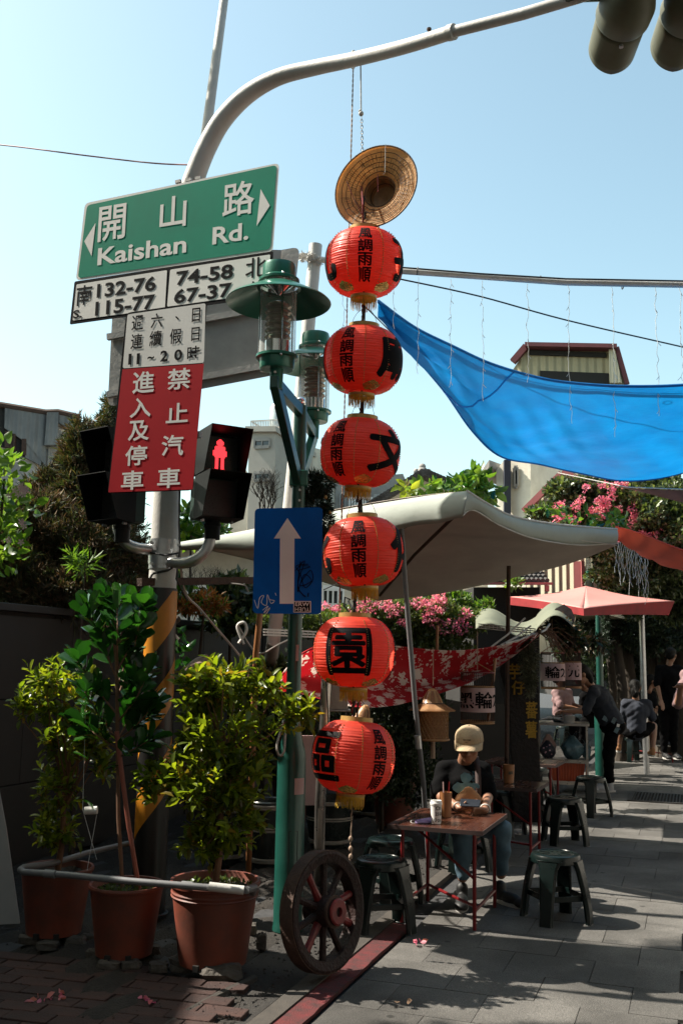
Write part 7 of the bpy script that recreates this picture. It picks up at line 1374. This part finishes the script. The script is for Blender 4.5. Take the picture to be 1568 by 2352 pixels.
def bushy(name, label, blobs, base, n, mats, cat='shrub', L0=(.05, .1), wk=(.4, .6), group=None, shape='tiny', stem=True, shell=.6, upb=.3):
    t = thing(name, label, cat, base, 0, group)
    if stem:
        q = B()
        for b_ in blobs[:1 if len(blobs) < 6 else 2]: q.tube([base, lerp(base, b_[0], .5)+Vector((random.uniform(-.08, .08), 0, 0)), b_[0]], [.03, .02, .01], 6)
        q.build('stem', m_bark, t)
    for m_, frac in mats:
        k = int(n*frac); c, d = blob_pts(k, blobs, shell, .3); d = d*.6+rng.normal(size=d.shape)*.6; d[:, 2] += upb; l = rng.uniform(*L0, k); stuff(leaves('foliage', m_, c, d, l, l*rng.uniform(*wk, k), t, shape))
    return t
def base_of(px, Y): p = P(px, 1500, Y); return Vector((p.x, p.y, 0))
# bright plant with star flowers at the far left
t = bushy('flowering_shrub', 'bright green shrub with cream star flowers at the left edge', [PB(10, 1100, 50, 60, 7.9, .25), PB(0, 1180, 75, 60, 7.9, .3), PB(-10, 1260, 70, 60, 7.9, .3), PB(-20, 1040, 40, 40, 7.9, .2)], base_of(-20, 8.1), 300, ((l_bright, 1),), L0=(.08, .14), wk=(.45, .6), shape='leaf')
for k in range(16):
    p = P(random.choice((22, 28, 52, 60, 48, 30))+random.uniform(-8, 8), random.choice((1122, 1130, 1205, 1218, 1240))+random.uniform(-8, 8), 7.65); q = B()
    for j in range(5): a = j*1.257+k; d = Vector((math.cos(a), -.2, math.sin(a)))*.03; s_ = Vector((-d.z, 0, d.x))*.28; q.add([p, p+d*.6+s_, p+d, p+d*.6-s_], [(0, 1, 2, 3)])
    q.build('star_flower', m_straw if 0 else m_sign, t, smooth=False)
bushy('bamboo_sprig', 'yellow green lance leaved sprig over the wall beside the juniper', [PB(195, 1292, 20, 14, 8.2, .1), PB(170, 1280, 12, 16, 8.2, .1), PB(182, 1310, 14, 10, 8.2, .1)], base_of(190, 8.4), 100, ((l_bright, 1),), L0=(.09, .15), wk=(.1, .16)); 
bushy('reddish_nandina', 'orange red leaved nandina over the wall coping', [PB(470, 1385, 34, 22, 9.6, .2), PB(430, 1392, 22, 18, 9.4, .2), PB(500, 1395, 18, 14, 9.6, .15)], base_of(470, 9.8), 900, ((l_red, .8), (l_bright, .2)), L0=(.05, .1), wk=(.18, .28))
bushy('leafy_shrub', 'green shrub filling the gap between the pole and the canopy', [PB(440, 1195, 26, 30, 10.5, .3), PB(425, 1235, 22, 22, 10.5, .3), PB(500, 1215, 20, 12, 10.5, .2), PB(420, 1370, 22, 26, 9.5, .2)], base_of(440, 10.5), 380, ((l_bright, .5), (l_dark, .5)), L0=(.09, .16), wk=(.4, .5), shape='leaf')
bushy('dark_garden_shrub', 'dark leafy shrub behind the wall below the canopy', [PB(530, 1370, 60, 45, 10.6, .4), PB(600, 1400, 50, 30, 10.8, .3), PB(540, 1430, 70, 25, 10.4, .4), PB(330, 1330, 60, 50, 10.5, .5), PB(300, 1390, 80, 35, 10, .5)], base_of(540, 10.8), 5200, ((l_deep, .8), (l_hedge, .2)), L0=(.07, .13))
bushy('low_hedge_plants', 'low small leaved plants lit by sun right of the blue sign', [PB(620, 1425, 40, 12, 10, .2), PB(690, 1420, 60, 18, 10.5, .3), PB(760, 1430, 50, 22, 10.5, .3)], base_of(690, 10.8), 4200, ((l_hedge, .9), (l_bright, .1)), L0=(.025, .05), stem=False)
def bare(label, x, y0, y1, Y, n):
    t = thing('bare_tree', label, 'tree', base_of(x, Y)); q = B(); root = base_of(x, Y); q.tube([root, P(x, y0, Y)], [.06, .03], 7)
    def br(p, d, l, r_, k):
        e = p+d*l+Vector((random.uniform(-.05, .05), 0, .02)); q.tube([p, lerp(p, e, .5)+Vector((random.uniform(-.03, .03), 0, 0)), e], [r_, r_*.8, r_*.6], 4)
        if k: 
            for _ in range(3 if k > 2 else 2): br(lerp(p, e, random.uniform(.5, 1)), (d+Vector((random.uniform(-.7, .7), random.uniform(-.4, .4), random.uniform(-.1, .5)))).normalized(), l*.7, r_*.6, k-1)
    for _ in range(n): br(P(x, y0+random.uniform(-10, 10), Y), Vector((random.uniform(-.7, .7), 0, 1)).normalized(), S((y0-y1)*.42, Y), .014, 4)
    q.build('branches', m_bark, t)
bare('leafless twiggy tree in front of the beige tower', 612, 1210, 1090, 12, 5); bare('small leafless tree in front of the lattice house', 470, 1400, 1310, 13, 4)
# bougainvillea hedge behind the tables
hb = [PB(770, 1430, 50, 34, 11.2, .35), PB(840, 1425, 55, 44, 11.2, .4), PB(920, 1415, 60, 46, 11.2, .4), PB(1000, 1420, 60, 44, 11.2, .4), PB(1070, 1430, 45, 34, 11.2, .3), PB(850, 1480, 90, 34, 11.3, .4), PB(990, 1475, 90, 36, 11.3, .4), PB(700, 1440, 40, 24, 11, .25)]
hedge = bushy('bougainvillea_hedge', 'bougainvillea hedge with pink blossom above the floral cloth', hb, base_of(900, 11.4), 26000, ((l_hedge, 1),), L0=(.03, .06), wk=(.5, .7), cat='hedge')
bp_, bd_ = blob_pts(1500, [PB(800, 1420, 40, 18, 10.85, .1), PB(1040, 1440, 40, 20, 10.85, .1), PB(960, 1385, 18, 14, 10.9, .12), PB(1000, 1392, 26, 20, 10.85, .15), PB(985, 1420, 18, 16, 10.85, .12), PB(840, 1392, 24, 16, 10.9, .15), PB(880, 1388, 22, 12, 10.9, .12), PB(905, 1402, 20, 14, 10.85, .12), PB(1070, 1410, 14, 12, 10.9, .1), PB(770, 1400, 12, 10, 10.9, .1), PB(745, 1392, 12, 8, 10.9, .1), PB(1010, 1372, 14, 10, 10.9, .1), PB(925, 1430, 12, 8, 10.85, .1)], .2)
o = stuff(leaves('blossom', l_pinkf, bp_, bd_+rng.normal(size=bd_.shape), rng.uniform(.025, .042, 1500), rng.uniform(.02, .03, 1500), hedge))
for c_, k in (((790, 1405), 60), ((860, 1410), 90), ((950, 1425), 90), ((1040, 1420), 60)): pass
# dark understorey behind the seating
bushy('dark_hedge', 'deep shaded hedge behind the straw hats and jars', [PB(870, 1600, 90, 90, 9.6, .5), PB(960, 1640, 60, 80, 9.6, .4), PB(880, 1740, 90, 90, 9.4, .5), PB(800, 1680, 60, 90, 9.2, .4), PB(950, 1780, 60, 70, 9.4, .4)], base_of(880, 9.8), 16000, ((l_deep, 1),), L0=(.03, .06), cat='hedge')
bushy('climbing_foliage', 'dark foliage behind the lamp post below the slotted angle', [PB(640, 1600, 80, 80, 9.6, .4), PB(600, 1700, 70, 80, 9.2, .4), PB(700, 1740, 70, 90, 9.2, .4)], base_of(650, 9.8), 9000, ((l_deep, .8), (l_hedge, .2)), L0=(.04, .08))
# garden screen / back wall of the eating area
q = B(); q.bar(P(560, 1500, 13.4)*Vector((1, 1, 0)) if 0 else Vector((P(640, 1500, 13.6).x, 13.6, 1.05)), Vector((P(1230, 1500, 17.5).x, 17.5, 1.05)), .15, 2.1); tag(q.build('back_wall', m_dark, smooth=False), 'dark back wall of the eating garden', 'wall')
# climbing bougainvillea wall at the right
rb = [PB(1285, 1125, 26, 24, 13.4, .3), PB(1335, 1118, 34, 22, 13.4, .3), PB(1395, 1122, 34, 20, 13.3, .3), PB(1330, 1160, 60, 45, 13.6, .5), PB(1400, 1170, 70, 60, 13.4, .5), PB(1480, 1180, 80, 80, 13.2, .6), PB(1550, 1200, 70, 90, 13, .6), PB(1620, 1200, 80, 110, 13, .6), PB(1420, 1240, 80, 50, 13.6, .5), PB(1500, 1290, 90, 60, 13.8, .6), PB(1290, 1170, 35, 22, 13.6, .3), PB(1240, 1180, 30, 14, 13.8, .2), PB(1350, 1215, 60, 25, 13.5, .3), PB(1440, 1130, 40, 26, 13.5, .3), PB(1530, 1120, 50, 25, 13.5, .3), PB(1420, 1310, 60, 40, 14, .5), PB(1560, 1360, 90, 70, 14.4, .6), PB(1450, 1370, 60, 40, 15, .5)]
climb = bushy('climbing_bougainvillea', 'huge climbing bougainvillea covering the right side of the lane', rb, base_of(1480, 14.4), 90000, ((l_boug, .8), (l_deep, .2)), L0=(.05, .09), wk=(.5, .7), cat='bougainvillea', stem=False)
bb_ = []
for _ in range(60): x, y = random.uniform(1270, 1568), random.uniform(1105, 1240); bb_.append(PB(x, max(y, 1110+abs(1420-x)*.12), 9, 8, 12.8, .08))
for x, y in ((1375, 1150), (1395, 1160), (1480, 1230), (1500, 1232), (1460, 1155), (1290, 1185), (1555, 1150), (1540, 1185)): bb_ += [PB(x, y, 10, 8, 12.8, .1)]
bp_, bd_ = blob_pts(2400, bb_, .2); o = stuff(leaves('blossom', l_pinkf, bp_, bd_+rng.normal(size=bd_.shape), rng.uniform(.025, .05, 2400), rng.uniform(.02, .035, 2400), climb))
bushy('leafy_vine', 'light green broad leaved vine above the right canopy tip', [PB(1330, 1186, 34, 9, 10.6, .2), PB(1400, 1196, 30, 9, 10.4, .2), PB(1290, 1172, 25, 10, 10.6, .15), PB(1425, 1200, 18, 14, 10.2, .12), PB(1250, 1172, 20, 7, 10.6, .1)], base_of(1340, 11), 120, ((l_bright, .7), (l_dark, .3)), L0=(.07, .13), wk=(.4, .55), shape='leaf', upb=-.2, stem=False)
bushy('papaya_leaves', 'green leaves sprouting above the canopy beside the fourth lantern', [PB(1085, 1100, 32, 16, 10.2, .2), PB(1065, 1120, 26, 12, 10.2, .2), PB(1120, 1130, 16, 20, 10.2, .15), PB(1010, 1122, 22, 10, 10, .15), PB(970, 1122, 22, 8, 10, .12), PB(1090, 1085, 18, 8, 10.2, .12)], base_of(1080, 10.4), 260, ((l_bright, .8), (l_dark, .2)), L0=(.1, .17), wk=(.4, .55), shape='leaf', upb=-.1, stem=False)
bushy('yellow_leaf_plant', 'small yellow leaved plant behind the canopy edge', [PB(936, 1123, 12, 9, 9.6, .08)], base_of(936, 9.8), 18, ((l_yg, 1),), L0=(.12, .16), wk=(.4, .5), shape='leaf', upb=.2, stem=False)
bushy('lit_bush', 'sunlit bush left of the sage awning', [PB(1050, 1380, 24, 18, 12, .2), PB(1065, 1400, 20, 16, 12, .2), PB(1110, 1395, 20, 14, 12, .2), PB(1010, 1360, 30, 10, 12, .15), PB(1180, 1340, 20, 10, 12.3, .1), PB(965, 1365, 24, 8, 12, .15)], base_of(1060, 12.2), 900, ((l_bright, .6), (l_hedge, .4)), L0=(.06, .11), wk=(.4, .6), stem=False)
# banyan trunks and aerial roots in the shade at the right
t = thing('banyan_tree', 'dark banyan with hanging roots behind the diners', 'tree', base_of(1540, 18.5)); 
for x, w_, Y in ((1540, .28, 18.5), (1500, .14, 18.8), (1440, .12, 18.2), (1420, .09, 17.6), (1400, .07, 18), (1568, .2, 18), ):
    q = B(); p = base_of(x, Y); q.tube([p, p+Vector((.05, 0, 1.2)), p+Vector((-.06, 0, 2.4)), p+Vector((.1, 0, 4.2))], [w_*1.2, w_, w_*.8, w_*.7], 12); q.build('trunk', m_bark, t)
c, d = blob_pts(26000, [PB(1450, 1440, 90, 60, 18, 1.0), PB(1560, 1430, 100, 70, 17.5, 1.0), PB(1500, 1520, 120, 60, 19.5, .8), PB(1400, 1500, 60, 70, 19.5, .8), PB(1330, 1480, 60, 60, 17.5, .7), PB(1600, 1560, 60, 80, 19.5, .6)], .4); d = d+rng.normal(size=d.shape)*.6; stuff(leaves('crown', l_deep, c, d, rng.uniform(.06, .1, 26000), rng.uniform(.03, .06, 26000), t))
bushy('hanging_ferns', 'ferns and dried leaves hanging inside the arched awning', [PB(1290, 1440, 30, 16, 10.6, .2), PB(1310, 1470, 26, 22, 10.6, .2), PB(1360, 1480, 26, 20, 11.5, .2)], P(1300, 1420, 10.7), 1500, ((l_brn, .4), (l_deep, .6)), L0=(.06, .12), wk=(.2, .35), upb=-.5, stem=False)
for k, (x, y) in enumerate(((1505, 1450), (1512, 1462))): pass
# creeper over the granite wall
bushy('wall_creeper', 'thin creeper with a few leaves hanging over the wall right of the striped pole', [PB(412, 1470, 8, 26, 6.75, .04), PB(425, 1500, 12, 12, 6.75, .04), PB(405, 1440, 8, 10, 6.75, .04), PB(432, 1535, 8, 12, 6.75, .04)], P(408, 1420, 6.9), 26, ((l_dark, 1),), L0=(.08, .12), wk=(.4, .5), shape='leaf', upb=-.4, cat='creeper')
# fallen petals, dry leaves
for i, (x, y, m_, lab) in enumerate(((98, 2300, 'p', 'pink petal cluster fallen on the dark bricks at the left'), (140, 2290, 'p', 'second pink petal cluster on the dark bricks'), (258, 2334, 'w', 'dry curled leaf on the bricks at the bottom'), (918, 2300, 'd', 'small dry leaf on the pavement'), (965, 2168, 'p', 'pink petal lying on the pavement by the nearest stool'), (344, 2300, 'p', 'pale pink petal by the brick edge'))):
    g = G(x, y, .02); n = 7 if m_ == 'p' else 2; pts = np.array([[g.x+random.uniform(-.04, .04), g.y+random.uniform(-.04, .04), .022] for _ in range(n)]); d = rng.normal(size=(n, 3)); d[:, 2] = abs(d[:, 2])*.4
    o = leaves('fallen_petals' if m_ == 'p' else 'dry_leaf', l_pinkf if m_ == 'p' else l_brn, pts, d, rng.uniform(.02, .05, n), rng.uniform(.02, .03, n), shape='leaf'); tag(o, lab, 'petals' if m_ == 'p' else 'leaf')
# ---------------------------------------------------------------- unseen blockers added outside the frame to shade the corner and dim skylight
t = thing('shade_block_left', 'plain concrete house block added unseen at the left to shade the foreground', 'building', (-9.5, 5, 0)); q = B(); q.box((-9.6, 3.2, 3.2), (6.0, 12.0, 6.4)); q.build('wall', m_conc, t, smooth=False)  # added so that its roof edge shades the foreground
q = B(); q.box((-9.6, 3.2, 6.5), (6.3, 12.3, .2)); q.build('roof', m_conc, t, smooth=False)
t = thing('dapple_blocker_tree', 'tall leafy tree added unseen left of the frame to dapple the pavement', 'tree', (-5.4, 5.2, 0)); q = B(); q.tube([(-5.4, 5.2, 0), (-5.3, 5.3, 2.5), (-5.2, 5.4, 5), (-5.3, 5.6, 7.4)], [.26, .2, .16, .1], 14); q.build('trunk', m_bark, t)
tb = [((-5.2, 5.75, 7.45), (1.3, .4, .65)), ((-5.2, 5.3, 8.7), (1.3, .7, .9)), ((-5.3, 5.9, 8.9), (1.0, .25, .45)), ((-5.2, 7.8, 9.6), (1.2, .32, .8)), ((-6.2, 6.1, 10.2), (1.0, .4, .6)), ((-5.2, 5.45, 7.8), (1.2, .45, .9)), ((-5.4, 4.7, 8.1), (1.4, .95, 1.15)), ((-5.0, 3.2, 7.7), (1.5, 1.5, 1.2)), ((-5.3, 5.3, 9.2), (1.2, .6, .8)), ((-4.9, 1.6, 7.4), (1.6, 1.5, 1.3)), ((-5.3, 3.9, 9.3), (1.3, 1.2, .8)), ((-5.2, 0, 7.0), (1.6, 1.4, 1.5))]  # crown lobes shaped to block the sun over the pavement
c, d = blob_pts(28000, tb, .3, .3); d = d+rng.normal(size=d.shape); stuff(leaves('crown', l_hedge, c, d, rng.uniform(.1, .18, 28000), rng.uniform(.06, .1, 28000), t))
t = thing('sky_blocker_tree', 'big unseen tree added over and behind the camera to dim the skylight', 'tree', (4.6, -2.5, 0)); q = B(); q.tube([(4.6, -2.5, 0), (4.5, -2.4, 3), (3.6, -1.8, 5.4), (2.2, -1.2, 6.6)], [.3, .25, .2, .12], 14); q.build('trunk', m_bark, t)
c, d = blob_pts(26000, [((1.6, -1.2, 6.9), (3.2, 2.4, 1.0)), ((4.6, -.6, 7.0), (2.6, 2.6, 1.1)), ((6.2, 2.6, 7.2), (2.0, 2.6, 1.0)), ((6.8, 6.4, 6.8), (1.6, 2.6, 1.0))], .2, .2); d = d+rng.normal(size=d.shape); stuff(leaves('crown', l_deep, c, d, rng.uniform(.16, .28, 26000), rng.uniform(.1, .16, 26000), t))  # added crown hides open sky from the ground
t = thing('sky_blocker_rear', 'unseen building block added behind the camera to dim the skylight', 'building', (2, -9, 0)); q = B(); q.box((0, -10, 7), (40, 6, 14)); q.build('wall', m_conc, t, smooth=False)  # added to close off the open sky at the back
t = thing('sky_blocker_right', 'unseen house block added right of the lane to dim the skylight', 'building', (9, 8, 0)); q = B(); c = sp(6, 9.5, 3.2); q.box(c, (5, 26, 6.4), Matrix.Rotation(-R(19.5), 3, 'Z')); q.build('wall', m_conc, t, smooth=False)  # added to enclose the right side and cut ambient light
